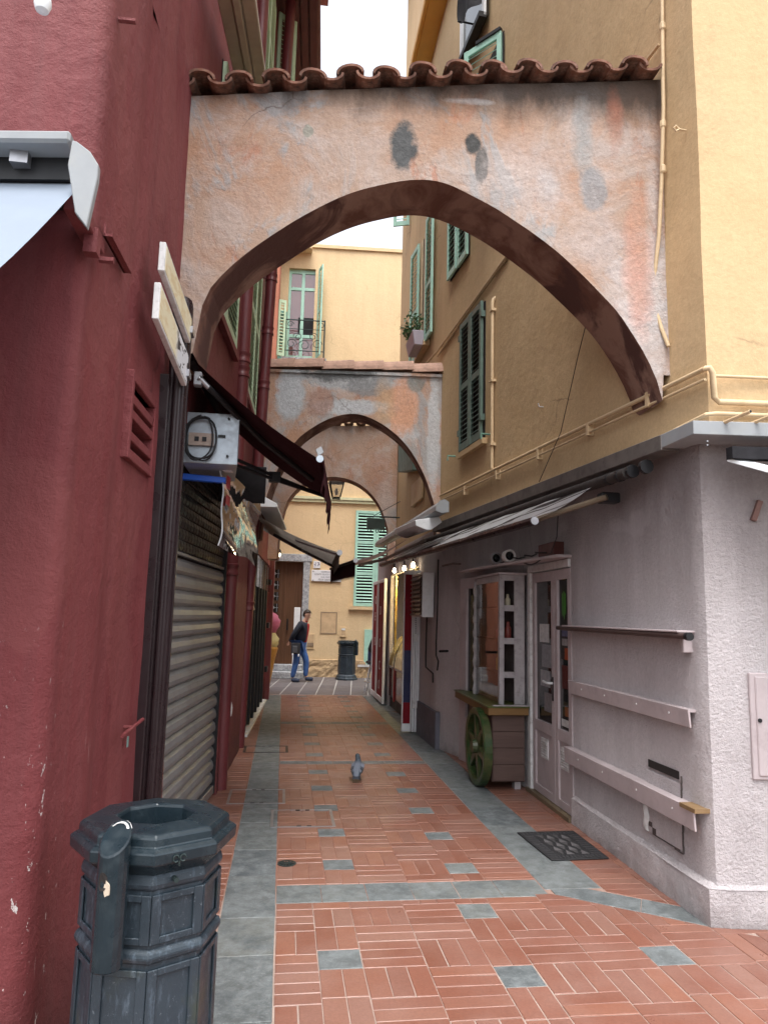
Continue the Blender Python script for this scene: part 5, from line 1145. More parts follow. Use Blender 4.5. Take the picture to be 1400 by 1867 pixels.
# roller tube with black rings, and the striped retracted awning
aw = thing('awning', 'half folded awning of brown and white stripes along the mauve wall', 'awning', (2, 7, 2.5))
hx = lambda y: rwx(y)-.02
tq = [(2.25, 4.45, 2.635), (2.03, 7.2, 2.64), (1.84, 9.6, 2.64)]
MB().tube(tq, .040, 12).build('roller_tube', paint('tan_awning_tube', (.035, .03, .028), .6), aw, smooth=True)
for i, y in enumerate((4.22, 4.38, 4.52, 4.66)): MB().tube([(2.25-.085*(y-4.45), y, 2.635), (2.25-.085*(y-4.45), y+.035, 2.635)], .046-.001*i, 12).build('ring', M['black'], aw)
fb0, fb1 = ony(973, 950, 5.05), ony(695, 1038, 10.6); fb1.z = fb0.z+.02
MB().tube([fb0, fb1], .034, 8).build('front_bar', M['brown_metal'], aw)
MB().tube([fb0-Vector((0, .02, 0)), fb0], .030, 10).build('bar_end', M['grey_alu'], aw)
MB().tube([ony(1106, 906, 4.78), fb0.lerp(fb1, .03)+Vector((.05, 0, .02))], .022, 8).build('folding_arm', paint('tan_arm', (.12, .09, .06), .5), aw)
MB().obox(ony(1098, 915, 4.80), (.14, 0, 0), (0, .10, 0), (0, 0, .075)).build('arm_bracket', M['black'], aw, bevel=.01)
def sfab(i, j):
    a, k = i/70, j/10; p = Vector(tq[0]).lerp(Vector(tq[2]), .08+.92*a); q = fb0.lerp(fb1, a*.98+.01); r_ = p.lerp(q, k)
    sag = .016*math.sin(math.pi*k)*(1+.8*math.sin(a*31)+.6*math.sin(a*67+1)); return r_+Vector((0, 0, -sag))
MB().grid(sfab, 70, 10).build('fabric', M['stripe_dark'], aw, smooth=True)
# cassette awning with burgundy valance farther on
cw_ = thing('awning', 'grey white cassette awning with fringed burgundy valance over the ice cream shop', 'awning', (1.8, 9.5, 2.7))
c0, c1 = ony(808, 925, 7.95), ony(692, 990, 12.6); c1.z = c0.z+.0
pf = [(0, .06), (-.05, .085), (-.10, .07), (-.14, .02), (-.145, -.04), (-.08, -.06), (0, -.05)]
MB().prism([c0+Vector((x+.06, 0, z)) for x, z in pf], c1-c0).build('cassette', M['flash_white'], cw_, bevel=.004)
MB().prism([c0+Vector((x*1.06+.064, -.012, z*1.1)) for x, z in pf], (0, .010, 0)).build('end_cap', M['flash_white'], cw_)
MB().prism([ony(u, v, 8.3) for u, v in [(757, 948), (800, 942), (806, 952), (786, 966), (776, 966), (758, 958)]], (-.1, 1.0, 0)).build('arm_cover', M['white_metal'], cw_, bevel=.005)
v0, v1 = ony(648, 1022, 9.0), ony(603, 1041, 10.9); v1.z = v0.z
f0, f1 = Vector((1.62, 8.6, 2.68)), Vector((1.68, 12.4, 2.68))
MB().grid(lambda i, j: (lambda p: p-Vector((0, 0, .05*math.sin(math.pi*j/10))))(f0.lerp(f1, i/30).lerp(v0.lerp(v1, i/30), j/10)), 30, 10).build('fabric', M['stripe_red'], cw_, smooth=True)
MB().tube([v0, v1], .022, 8).build('front_bar', M['black'], cw_); MB().tube([v0-Vector((0, .03, 0)), v0+Vector((0, .01, 0))], .030, 12).build('bar_end', M['grey_alu'], cw_)
vm = MB(); nn = 44
for i in range(nn):
    a, b = i/nn, (i+1)/nn; h0 = .19; pa_, pb_ = v0.lerp(v1, a), v0.lerp(v1, b)
    vm.face([pa_, pb_, pb_-Vector((0, 0, h0)), pa_.lerp(pb_, .5)-Vector((0, 0, h0+.045)), pa_-Vector((0, 0, h0))])
vm.build('valance', M['burgundy'], cw_)
MB().tube([ony(775, 985, 8.8), ony(700, 1020, 9.6), ony(655, 1030, 9.2)], .02, 8).build('folding_arm', paint('taupe_arm', (.24, .2, .17), .5), cw_)
# louvred cabinet on the wall and cables
lc = thing('louvred_cabinet', 'white metal wall cabinet with dark louvres beside the folded red shop doors', 'cabinet', (1.9, 10, 1.7))
lz0, lz1 = 1.63, 2.22
MB().box(1.80, 1.955, 9.30, 10.10, lz0, lz1).build('case', M['white_metal'], lc, bevel=.006)
for i in range(9): MB().obox((1.797, 9.34, lz0+.05+i*.06), (0, .72, 0), (-.022, 0, -.03), (0, 0, .012)).build('louvre', M['brown_metal'], lc)
MB().obox((1.7985, 9.33, lz0+.03), (0, .74, 0), (.0012, 0, 0), (0, 0, lz1-lz0-.06)).build('louvre_recess', M['black'], lc)
gpx = lambda y: 1.96 if y > 9.2 else 1.975+(9.2-y)*.155/.65
cable('wall_cable', 'black cable running down the mauve wall by the white louvred cabinet', [onx(799, 1020, 1.945), onx(797, 1120, 1.945), onx(795, 1172, 1.945), onx(795, 1195, 1.945), onx(799, 1206, 1.945), onx(797, 1222, 1.945)], .010, M['black'])
cable('wall_cable', 'black cable below the white louvred cabinet bending right near its end', [onx(778, 1125, 1.945), onx(776, 1195, 1.945), onx(776, 1216, 1.945), onx(789, 1228, 1.945), onx(789, 1245, 1.945)], .010, M['black'])
q = onx(816, 1187, 1.95); cable('wall_hook', 'short black iron bolt on the mauve wall left of the cart', [q, q+Vector((-.12, -.1, 0))], .014, M['black'], 'bolt')
q = onx(840, 1028, 2.03); cable('wall_hook', 'rusty iron bar bracket under the striped awning above the cables', [q, q+Vector((-.1, .0, 0)), q+Vector((-.12, .45, 0))], .012, M['wood_rail'], 'bracket')
gpn = tag(MB().hexa([(1.945, 9.05, 0), (2.0, 9.05, 0), (2.0, 10.4, 0), (1.925, 10.4, 0), (1.945, 9.05, .45), (2.0, 9.05, .45), (2.0, 10.4, .45), (1.925, 10.4, .45)]).build('dado_panel', paint('grey_blue_dado', (.12, .12, .15), .6, 0, .15), yellow_house))
# ================================================================== DOOR OF THE MAUVE WALL
def dx_(y): return 2.437+(y-5.87)*.015
def dbox(y0, y1, z0, z1, o0, o1, mb=None):
    mb = mb or MB(); mb.hexa([(dx_(y0)-o1, y0, z0), (dx_(y0)-o0, y0, z0), (dx_(y1)-o0, y1, z0), (dx_(y1)-o1, y1, z0), (dx_(y0)-o1, y0, z1), (dx_(y0)-o0, y0, z1), (dx_(y1)-o0, y1, z1), (dx_(y1)-o1, y1, z1)]); return mb
fr = MB(); dbox(6.88, 6.96, 0, 2.10, -.06, .035, fr); dbox(5.872, 6.96, 2.10, 2.168, -.06, .03, fr); fr = fr.build('door_frame', M['white_old'], yellow_house, bevel=.004)
dbox(5.86, 6.96, 0.0, .035, -.10, .055).build('threshold', wood_mat('worn_threshold_wood', (.20, .15, .09), (.12, .09, .06)), fr)
def door_leaf(y0, y1, lab=None):
    L = MB(); st = .075
    dbox(y0, y0+st, .04, 2.09, -.035, .012, L); dbox(y1-st, y1, .04, 2.09, -.035, .012, L)
    for a, b in ((.04, .11), (.60, .70), (2.0, 2.09)): dbox(y0+st, y1-st, a, b, -.035, .0118, L)
    dbox(y0+st, y1-st, .11, .60, -.03, -.004, L)
    d = L.build('door', M['pink_smooth'], yellow_house, bevel=.003)
    dbox(y0+st, y1-st, .70, 2.0, -.016, -.010).build('pane', M['glass_dark'], d)
    v = MB(); vy = (y0+y1)/2
    dbox(vy-.09, vy+.09, .37, .55, -.004, .004, v)
    for k in range(7): dbox(vy-.078, vy+.078, .385+k*.022, .393+k*.022, .004, .011, v)
    v.build('vent', M['white_old'], d); return d
dA = door_leaf(6.275, 6.87); dBf = door_leaf(5.872, 6.268)
q = Vector((dx_(6.31)-.012, 6.31, 1.075)); MB().tube([q, q+Vector((-.045, 0, 0)), q+Vector((-.05, .02, 0)), q+Vector((-.045, .13, .006))], .011, 8).build('handle', M['white_metal'], dA, smooth=True)
dbox(6.295, 6.328, .92, 1.13, .0122, .017).build('handle_plate', M['black'], dA)
for (y0, y1, z0, z1, c) in [(6.46, 6.72, 1.43, 1.60, (.55, .56, .57)), (6.37, 6.66, 1.20, 1.41, (.24, .25, .27)), (6.44, 6.70, 1.02, 1.17, (.30, .31, .33)), (6.38, 6.60, .80, .97, (.20, .19, .2))]:
    dbox(y0, y1, z0, z1, -.0098, -.0085).build('notice', paint('paper_notice', c, .7, 0, .3, 22), dA)
dbox(5.96, 6.17, 1.30, 1.99, -.0098, -.009).build('poster', paint('black_poster', (.012, .012, .012), .4), dBf)
cl_ = MB()
for k, (o, t_, b_) in enumerate([(0, 1.87, 1.70), (.030, 1.885, 1.66), (.060, 1.87, 1.69)]): cl_.hexa([(dx_(6)+.0065, 6.03+o, b_), (dx_(6)+.008, 6.03+o+.012, b_-.02), (dx_(6)+.008, 6.03+o+.018, b_+.01), (dx_(6)+.0065, 6.03+o+.004, b_+.01), (dx_(6)+.0065, 6.03+o, t_), (dx_(6)+.008, 6.03+o+.018, t_+.01), (dx_(6)+.008, 6.03+o+.020, t_+.015), (dx_(6)+.0065, 6.03+o+.004, t_)])
cl_.build('green_claw_mark', emit('poster_green', (.10, .45, .05), .0), dBf)
for (y0, y1, z0, z1, c) in [(5.99, 6.13, 1.50, 1.58, (.10, .11, .2)), (6.0, 6.13, 1.42, 1.48, (.3, .3, .31)), (5.98, 6.07, 1.30, 1.40, (.30, .06, .02)), (6.0, 6.14, 1.05, 1.25, (.08, .012, .01)), (5.97, 6.08, .82, .90, (.2, .07, .02)), (5.98, 6.16, .73, .79, (.5, .5, .5))]:
    dbox(y0, y1, z0, z1, -.0088, -.0075).build('poster_patch', paint('print', c, .5, 0, .35, 30), dBf)
# narrow dark side window in the slanting wall behind the cart
def gw(y, off): x = 2.455+(y-7.02)*(2.13-2.455)/(8.55-7.02); return Vector((x-off, y, 0))
sw2 = MB()
for (y0, y1, z0, z1) in [(8.02, 8.10, 0, 2.1), (8.30, 8.46, 0, 2.1), (8.10, 8.30, 1.98, 2.1), (8.10, 8.30, 0, .5)]:
    sw2.obox(gw(y0, .0)+Vector((0, 0, z0)), gw(y1, 0)-gw(y0, 0), (-.05, -.008, 0), (0, 0, z1-z0))
sw2 = sw2.build('side_window', M['pink_smooth'], yellow_house, bevel=.003)
MB().obox(gw(8.1, .0)+Vector((0, 0, .5)), gw(8.3, 0)-gw(8.1, 0), (-.02, 0, 0), (0, 0, 1.48)).build('pane', M['glass_dark'], sw2)
# ledge above with speakers, wires and a red brown box
ld = MB(); ld.hexa([(2.30, 5.85, 2.175), (2.46, 5.85, 2.175), (2.20, 8.35, 2.175), (2.05, 8.35, 2.175), (2.30, 5.85, 2.20), (2.46, 5.85, 2.20), (2.20, 8.35, 2.20), (2.05, 8.35, 2.20)]); ld.build('door_lintel', M['pink_smooth'], yellow_house, bevel=.003)
for (u, v, r, y, lab) in [(926, 1018, .062, 6.95, 'round pale lamp housing on the door ledge, nearer of the two, dark inside'), (902, 1022, .060, 7.25, 'round dim lamp housing on the door ledge behind the pale one')]:
    c = ony(u, v, y); c.z = 2.203+r
    lm = thing('round_lamp', lab, 'lamp', c, 'lamps lying on the door ledge')
    mb = MB(); n = 20
    for rr_, o in ((r, 0), (r, .05), (r*.8, .06)): pass
    rings = [(r*.72, -.035), (r*.74, -.06), (r, -.06), (r, .03), (r*.6, .07)]
    for rr_, o in rings: mb.v += [(c.x+rr_*math.cos(k*math.tau/n), c.y+o, c.z+rr_*math.sin(k*math.tau/n)) for k in range(n)]
    for i in range(len(rings)-1):
        for k in range(n): l = (k+1) % n; mb.f.append((i*n+k, i*n+l, (i+1)*n+l, (i+1)*n+k)); mb.m.append(0)
    mb.build('housing', M['white_old'] if y < 7 else M['grey_alu'], lm, smooth=False)
    MB().tube([c+Vector((0, -.036, 0)), c+Vector((0, -.03, 0))], r*.71, 16).build('lens', M['glass_dark'], lm); MB().tube([c+Vector((0, -.05, 0)), c+Vector((0, -.036, 0))], r*.25, 10).build('bulb', M['black'], lm)
rb2 = tag(MB().box(2.34, 2.44, 6.02, 6.42, 2.203, 2.33).build('ledge_box', paint('red_brown_box', (.10, .03, .025), .6), None, bevel=.006), 'small red brown box on the door ledge at the right end', 'box')
rw_ = random.Random(21)
for k, lab in enumerate(['tangle of black wires lying along the door ledge by the lamps', 'loose black wire drooping from the door ledge over the lintel', 'black wire rising from the door ledge to the awning']):
    if k == 0: pts = [Vector((2.27+.03*math.sin(i*1.7), 7.7-i*.085, 2.225+.022*abs(math.sin(i*2.3)))) for i in range(20)]
    elif k == 1: pts = [Vector((2.285, 6.75-i*.07, 2.20-.05*math.sin(math.pi*i/9))) for i in range(10)]
    else: pts = [Vector((2.30, 6.1, 2.21)), Vector((2.285, 5.95, 2.22)), Vector((2.30, 5.85, 2.35)), Vector((2.31, 5.82, 2.68))]
    cable('loose_wire', lab, pts, .007 if k < 2 else .004, M['black'], 'wire')

# ------------------------------------------------------------------ display cart
cart = thing('display_cart', 'old street cart with glass cabinet, green counter and green spoked wheel against the mauve wall', 'cart', (2.2, 7.5, 0))
gcm = NT('green_counter_paint'); M['cart_green'] = gcm.out(gcm.mix(gcm.ramp(gcm.noise(5, 6, .7), (.4, 0), (.7, 1)), (.105, .135, .03), (.07, .085, .03)), .32, gcm.bump(gcm.noise(40, 4), .15, .004))
MB().hexa([(1.985, 6.86, .785), (2.405, 6.86, .785), (2.15, 8.40, .785), (2.02, 8.40, .785), (1.985, 6.86, .80), (2.405, 6.86, .80), (2.15, 8.40, .80), (2.02, 8.40, .80)]).build('counter_top', M['cart_green'], cart, bevel=.003)
MB().hexa([(1.995, 6.87, .715), (2.40, 6.87, .715), (2.15, 8.38, .715), (2.03, 8.38, .715), (1.995, 6.87, .784), (2.40, 6.87, .784), (2.15, 8.38, .784), (2.03, 8.38, .784)]).build('counter_edge', wood_mat('yellow_brown_edge', (.21, .12, .04), (.15, .08, .03), (3, 14, 14)), cart, bevel=.003)
MB().hexa([(2.035, 6.848, .802), (2.40, 6.848, .802), (2.40, 6.895, .802), (2.035, 6.895, .802), (2.035, 6.848, .812), (2.40, 6.848, .812), (2.40, 6.895, .812), (2.035, 6.895, .812)]).build('white_nosing', M['cart_white'], cart)
bx = MB().hexa([(2.055, 6.95, .08), (2.385, 6.95, .08), (2.26, 7.9, .08), (2.075, 7.9, .08), (2.055, 6.95, .714), (2.385, 6.95, .714), (2.26, 7.9, .714), (2.075, 7.9, .714)]).build('box_body', M['wood_box'], cart, bevel=.005)
for z in (.09, .245, .40, .555): MB().box(2.06, 2.38, 6.938, 6.949, z, z+.15).build('plank', M['wood_box'], bx, bevel=.003)
MB().box(2.30, 2.36, 7.0, 7.08, 0, .08).build('leg', M['cart_white'], cart); MB().box(2.08, 2.14, 7.75, 7.83, 0, .08).build('leg', M['wood_box'], cart)
# wheel
wc = Vector((1.985, 7.16, .377)); R_ = .375
wm = MB(); n = 40
for (r, o) in [(R_, -.04), (R_, .03), (R_-.055, .03), (R_-.06, -.045), (R_-.01, -.05)]: wm.v += [(wc.x+o, wc.y+r*math.cos(k*math.tau/n), wc.z+r*math.sin(k*math.tau/n)) for k in range(n)]
for i in range(5):
    for k in range(n): l = (k+1) % n; j = (i+1) % 5; wm.f.append((i*n+k, i*n+l, j*n+l, j*n+k)); wm.m.append(0)
wgm = NT('green_wheel_paint'); M['wheel_green'] = wgm.out(wgm.mix(wgm.ramp(wgm.noise(9, 6, .7), (.42, 0), (.62, 1)), (.022, .050, .016), (.065, .07, .028)), .3, wgm.bump(wgm.noise(50, 4), .2, .004))
wh = wm.build('wheel', M['wheel_green'], cart)
for k in range(6):
    a = k*math.tau/6+.3; d = Vector((0, math.cos(a), math.sin(a))); p = Vector((0, -math.sin(a), math.cos(a)))
    MB().hexa([wc+d*.05+p*.05+Vector((-.03, 0, 0)), wc+d*.05-p*.05+Vector((-.03, 0, 0)), wc+d*.05-p*.05+Vector((.01, 0, 0)), wc+d*.05+p*.05+Vector((.01, 0, 0)), wc+d*(R_-.05)+p*.022+Vector((-.03, 0, 0)), wc+d*(R_-.05)-p*.022+Vector((-.03, 0, 0)), wc+d*(R_-.05)-p*.022+Vector((.01, 0, 0)), wc+d*(R_-.05)+p*.022+Vector((.01, 0, 0))]).build('spoke', M['wheel_green'], wh, bevel=.006)
MB().tube([wc+Vector((-.075, 0, 0)), wc+Vector((.05, 0, 0))], [.06, .085], 14).build('hub', M['wheel_green'], wh)
# cabinet
cab = MB(); K = [(2.145, 6.985), (2.38, 6.985), (2.235, 7.98), (2.165, 7.98)]
def post_(mb, x, y, w, d, z0=.802, z1=2.08): mb.box(x, x+w, y, y+d, z0, z1)
post_(cab, 2.135, 6.97, .05, .05); post_(cab, 2.29, 6.97, .105, .03); post_(cab, 2.155, 7.95, .035, .045)
cab.box(2.185, 2.29, 6.972, 6.995, 2.02, 2.08); cab.hexa([(2.137, 7.02, 2.01), (2.165, 7.02, 2.01), (2.185, 7.95, 2.01), (2.157, 7.95, 2.01), (2.137, 7.02, 2.08), (2.165, 7.02, 2.08), (2.185, 7.95, 2.08), (2.157, 7.95, 2.08)])
cab = cab.build('cabinet_frame', M['cart_white'], cart, bevel=.004)
MB().hexa([(2.12, 6.955, 2.081), (2.42, 6.955, 2.081), (2.26, 8.02, 2.081), (2.14, 8.02, 2.081), (2.12, 6.955, 2.10), (2.42, 6.955, 2.10), (2.26, 8.02, 2.10), (2.14, 8.02, 2.10)]).build('cabinet_roof', M['pink_smooth'], cab)
MB().hexa([(2.375, 7.0, .802), (2.385, 7.0, .802), (2.245, 7.98, .802), (2.235, 7.98, .802), (2.375, 7.0, 2.08), (2.385, 7.0, 2.08), (2.245, 7.98, 2.08), (2.235, 7.98, 2.08)]).build('cabinet_back', paint('cabinet_back_board', (.08, .07, .07), .6, 0, .5, 7), cab)
for z in (1.09, 1.42, 1.745):
    MB().hexa([(2.15, 7.0, z), (2.37, 7.0, z), (2.23, 7.95, z), (2.17, 7.95, z), (2.15, 7.0, z+.018), (2.37, 7.0, z+.018), (2.23, 7.95, z+.018), (2.17, 7.95, z+.018)]).build('shelf', M['wood_box'], cab)
    MB().box(2.185, 2.29, 6.975, 6.99, z-.03, z+.03).build('shelf_edge', M['cart_white'], cab)
cg = glass_mat('cabinet_glass', (.9, .92, .92), .02, 1.0)
MB().hexa([(2.146, 7.02, .81), (2.150, 7.02, .81), (2.172, 7.95, .81), (2.168, 7.95, .81), (2.146, 7.02, 2.01), (2.150, 7.02, 2.01), (2.172, 7.95, 2.01), (2.168, 7.95, 2.01)]).build('pane', cg, cab)
tw_ = MB(); tw_.tube([(2.155, 7.965, .802+i*.04) for i in range(32)], [.022+.008*math.sin(i*1.6) for i in range(32)], 8); tw_.build('turned_column', M['cart_white'], cab, smooth=True)
for (x, y, z, r, h, c, nm) in [(2.26, 7.1, 1.764, .03, .12, (.62, .55, .40), 'pale figurine'), (2.22, 7.25, 1.439, .035, .13, (.62, .25, .27), 'small pink box'), (2.24, 7.35, 1.109, .022, .19, (.52, .38, .10), 'small yellow bottle'), (2.27, 7.12, 1.439, .035, .17, (.22, .05, .04), 'dark red jar')]:
    tg = MB().lathe([(r*.8, 0), (r, .01), (r, h*.6), (r*.5, h*.75), (r*.45, h), (r*.2, h+.005)], (x, y, z), 12).build('cabinet_item', paint('item_paint', c, .4), None, smooth=True); tag(tg, nm+' standing on a shelf inside the glass cabinet of the cart', 'ornament')

# ------------------------------------------------------------------ ice cream shop: folding doors and curved glass counter
fd = thing('folding_door', 'folded stack of white framed dark red glass doors, nearer one', 'door', (1.85, 10.3, 0), 'folding doors of the ice cream shop')
M['red_glass'] = paint('dark_red_glass', (.20, .014, .022), .6, 0, .3, 3, .02, 20, None, .08); M['blue_glass'] = paint('dark_blue_glass', (.04, .045, .10), .2, 0, .3, 3, .02, 20, None, .25)
mb = MB(); mb.box(1.72, 1.735, 10.27, 10.33, .02, 2.30).box(1.84, 1.855, 10.27, 10.33, .02, 2.30).box(1.735, 1.84, 10.27, 10.33, .02, .13).box(1.735, 1.84, 10.27, 10.33, 2.24, 2.30); mb.build('leaf_frame', M['white_metal'], fd, bevel=.003)
for (z0, z1, m) in [(.131, .42, 'red_glass'), (.42, 1.15, 'blue_glass'), (1.15, 2.239, 'red_glass')]: MB().box(1.736, 1.839, 10.285, 10.31, z0, z1).build('pane', M[m], fd)
for k in range(3): MB().box(1.862+k*.034, 1.890+k*.034, 10.25-.012*(k % 2), 10.40, .02, 2.30).build('leaf_edge', M['white_metal'], fd, bevel=.003)
for z in (.35, 1.28, 2.05): MB().box(1.858, 1.93, 10.225, 10.249, z, z+.11).build('hinge', M['white_old'], fd)
for i in range(26): MB()  # (toothed strip below)
ts = MB()
for i in range(22): ts.box(1.888, 1.897, 10.236, 10.2495, 1.36+i*.03, 1.376+i*.03)
ts.build('toothed_strip', M['black'], fd)
fd2 = thing('folding_door', 'opened red glass shop door with white frame and pale letters by the street', 'door', (1.88, 14, 0), 'folding doors of the ice cream shop')
px0 = lambda y: 1.875
mb = MB(); mb.box(1.85, 1.90, 14.96, 15.02, .03, 2.32).box(1.85, 1.90, 13.30, 13.34, .03, 2.32).box(1.85, 1.90, 13.34, 14.96, .03, .13).box(1.85, 1.90, 13.34, 14.96, 2.26, 2.32).box(1.85, 1.90, 14.30, 14.34, .13, 2.26); mb.build('leaf_frame', M['white_metal'], fd2, bevel=.004)
MB().box(1.865, 1.885, 14.341, 14.959, .131, 2.259).build('pane', M['red_glass'], fd2); MB().box(1.865, 1.885, 13.341, 14.299, .131, 2.259).build('pane', M['red_glass'], fd2)
MB().box(1.84, 1.849, 14.05, 14.10, .13, 2.26).build('white_post', M['white_metal'], fd2)
def text_mesh(name, s, size, mat, parent, p, ex, ey, depth=.002, align='CENTER'):
    cu = bpy.data.curves.new('txt', 'FONT'); cu.body = s; cu.size = size; cu.align_x = align; cu.align_y = 'CENTER'; cu.extrude = depth; cu.resolution_u = 3
    ob = bpy.data.objects.new('txt', cu); COL.objects.link(ob); dg = bpy.context.evaluated_depsgraph_get()
    me = bpy.data.meshes.new_from_object(ob.evaluated_get(dg)); bpy.data.objects.remove(ob); bpy.data.curves.remove(cu); me.name = name; me.materials.clear(); me.materials.append(mat)
    ex = Vector(ex).normalized(); ey = Vector(ey).normalized(); ez = ex.cross(ey)
    R = Matrix(((ex.x, ey.x, ez.x, p[0]), (ex.y, ey.y, ez.y, p[1]), (ex.z, ey.z, ez.z, p[2]), (0, 0, 0, 1))); me.transform(R)
    return adopt_new(name, me, parent)
for s_, z, y in [('O', 1.93, 14.64), ('E', 1.60, 14.64), ('B', 1.10, 14.64), ('D', 1.72, 13.85), ('O', 1.10, 13.85), ('C', .68, 13.85), ('O', .32, 13.85)]:
    text_mesh('letter', s_, .24, M['white_old'], fd2, (1.8648, y, z), (0, -1, 0), (0, 0, 1))
dc = thing('gelato_counter', 'curved glass ice cream display counter glowing gold inside the right shop', 'counter', (2.0, 12, 0))
M['gold_glass'] = glass_mat('gold_reflecting_glass', (.60, .48, .20), .10)
t = M['gold_glass'].node_tree
prof = [(1.965, .72)]+[(1.965+.42*(1-math.cos(a)), .72+.62*math.sin(a)) for a in [i*.17 for i in range(1, 10)]]
MB().grid(lambda i, j: Vector((prof[j][0], 10.55+2.75*i/6, prof[j][1])), 6, 9).build('curved_glass', M['gold_glass'], dc, smooth=True)
MB().box(1.97, 2.6, 10.55, 13.3, .20, .715).build('front_panel', glass_mat('dark_rose_panel', (.14, .07, .075), .12), dc); MB().box(2.0, 2.6, 10.55, 13.3, 0, .199).build('plinth', M['black'], dc)
for y in (11.15, 12.55):
    MB().grid(lambda i, j: Vector((prof[j][0]-.012-.01*i, y+.03*(i % 2), prof[j][1]+.004)), 1, 9).build('rib', M['black'], dc)
    MB().box(1.945, 1.968, y-.02, y+.05, .16, .72).build('red_post', paint('red_post_paint', (.30, .015, .015), .35), dc)
MB().box(1.955, 1.9695, 10.55, 13.3, .70, .735).build('glass_rail', M['grey_alu'], dc)
MB().box(2.45, 2.62, 10.5, 13.35, 1.3, 2.3).build('lit_back_panel', paint('cream_shop_panel', (.75, .62, .32), .5), dc)
MB().box(2.20, 2.23, 10.7, 13.2, 2.28, 2.31).build('strip_lamp', emit('warm_strip_lamp', (1, .80, .42), 30), dc)
for y in (10.9, 11.7, 12.9): MB().box(2.00, 2.035, y, y+.06, .75, 2.36).build('mullion', M['brass'], dc)
tag(MB().box(2.03, 2.045, 10.75, 11.65, 1.62, 2.25).build('red_banner', paint('red_banner', (.42, .02, .015), .5), None), 'bright red hanging banner above the gold glass counter', 'banner')
for k, (u, v, y) in enumerate([(719, 1041, 12.2), (737, 1037, 11.2), (753, 1031, 10.4)]):
    c = ony(u, v, y); l = thing('shop_lamp', 'lit pale lamp bulb under the striped awning at the ice cream shop, %s' % ('farthest', 'middle one', 'nearest')[k], 'lamp', c, 'lamps over the ice cream shop front')
    MB().lathe([(.012, -.035), (.03, -.02), (.034, .0), (.022, .035), (.015, .05)], c, 12).build('bulb', M['bulb_lit'], l, smooth=True); MB().tube([c+Vector((0, 0, .06)), c+Vector((.0, 0, .22))], .012, 6).build('stem', M['black'], l)

# ================================================================== PAVING FITTINGS
def frame_plate(name, label, pts, wd, cat, slots=True):
    """inlaid cover: a thin steel frame let into the paving"""
    r = thing(name, label, cat, (sum(p.x for p in pts)/4, sum(p.y for p in pts)/4, 0), 'inlaid steel covers in the paving')
    x0, x1 = min(p.x for p in pts), max(p.x for p in pts); y0, y1 = min(p.y for p in pts), max(p.y for p in pts)
    mb = MB(); mb.box(x0, x1, y0, y0+wd*.7, -.02, .0035).box(x0, x1, y1-wd*.7, y1, -.02, .0035).box(x0, x0+wd, y0+wd*.7, y1-wd*.7, -.02, .0035).box(x1-wd, x1, y0+wd*.7, y1-wd*.7, -.02, .0035); mb.build('frame', M['grey_alu'] if slots else M['black'], r)
    mb = MB(); xm = (x0+x1)/2
    for y in (y0+.02, y1-.02):
        for dx in (-.05, .03): mb.box(xm+dx, xm+dx+.035, y-.012, y+.012, -.01, .0045)
    mb.build('lifting_eye', M['black'], r); return r
frame_plate('manhole_cover', 'inlaid cover frame crossing the left grey stone strip, farther one', [onz(413, 1465, 0), onz(520, 1440, 0), onz(520, 1465, 0), onz(420, 1440, 0)], .022, 'cover')
frame_plate('manhole_cover', 'inlaid cover frame in the red bricks beside the left strip, nearer one', [onz(493, 1507, 0), onz(600, 1477, 0), onz(612, 1507, 0), onz(500, 1477, 0)], .022, 'cover')
frame_plate('manhole_cover', 'small distant inlaid cover on the left strip near the slimmer downpipe', [onz(446, 1368, 0), onz(525, 1360, 0), onz(525, 1372, 0), onz(446, 1361, 0)], .03, 'cover', False)
q = onz(523, 1574.5, 0); dr = thing('floor_drain', 'small round cast iron floor drain beside the left grey strip', 'drain', q)
MB().lathe([(.062, -.02), (.062, .003), (.05, .004), (.05, .001)], q, 20, cap=False).build('ring', M['iron'], dr)
mb = MB()
for k in range(6): a = k*math.pi/6; mb.obox(q+Vector((-.05*math.cos(a), -.05*math.sin(a), .0005)), Vector((.1*math.cos(a), .1*math.sin(a), 0)), Vector((-.008*math.sin(a), .008*math.cos(a), 0)), (0, 0, .003+.0002*k))
mb.build('grate', M['iron'], dr); MB().lathe([(.05, -.006), (.05, -.0005)], q, 16).build('well', M['dark_void'], dr)
mat_ = thing('door_mat', 'black patterned rubber door mat in front of the mauve door', 'mat', (2.09, 5.3, 0))
m4 = [onz(1005, 1571, 0), onz(1110, 1567, 0), onz(1045, 1517, 0), onz(942, 1520, 0)]
MB().prism([p+Vector((0, 0, .003)) for p in m4], (0, 0, .009)).build('base', paint('black_rubber', (.018, .018, .02), .7, 0, .3, 20, .3, 120), mat_, bevel=.003)
def mp(s, t_): return m4[0].lerp(m4[1], s).lerp(m4[3].lerp(m4[2], s), t_)
tri = MB(); tl = MB()
for i in range(4):
    for j in range(5):
        s0, s1 = .24+i*.13, .24+(i+1)*.13; t0, t1 = .15+j*.14, .15+(j+1)*.14
        a, b, c = (mp(s0, t0), mp(s1, t0), mp((s0+s1)/2, t1)) if (i+j) % 2 else (mp(s0, t1), mp((s0+s1)/2, t0), mp(s1, t1))
        (tri if (i+j) % 2 else tl).prism([p+Vector((0, 0, .0122)) for p in (a, b, c)], (0, 0, .0018))
tri.build('triangle_pattern', paint('grey_rubber', (.10, .095, .10), .8), mat_); tl.build('triangle_pattern', paint('dark_grey_rubber', (.05, .048, .05), .8), mat_)
rib = MB()
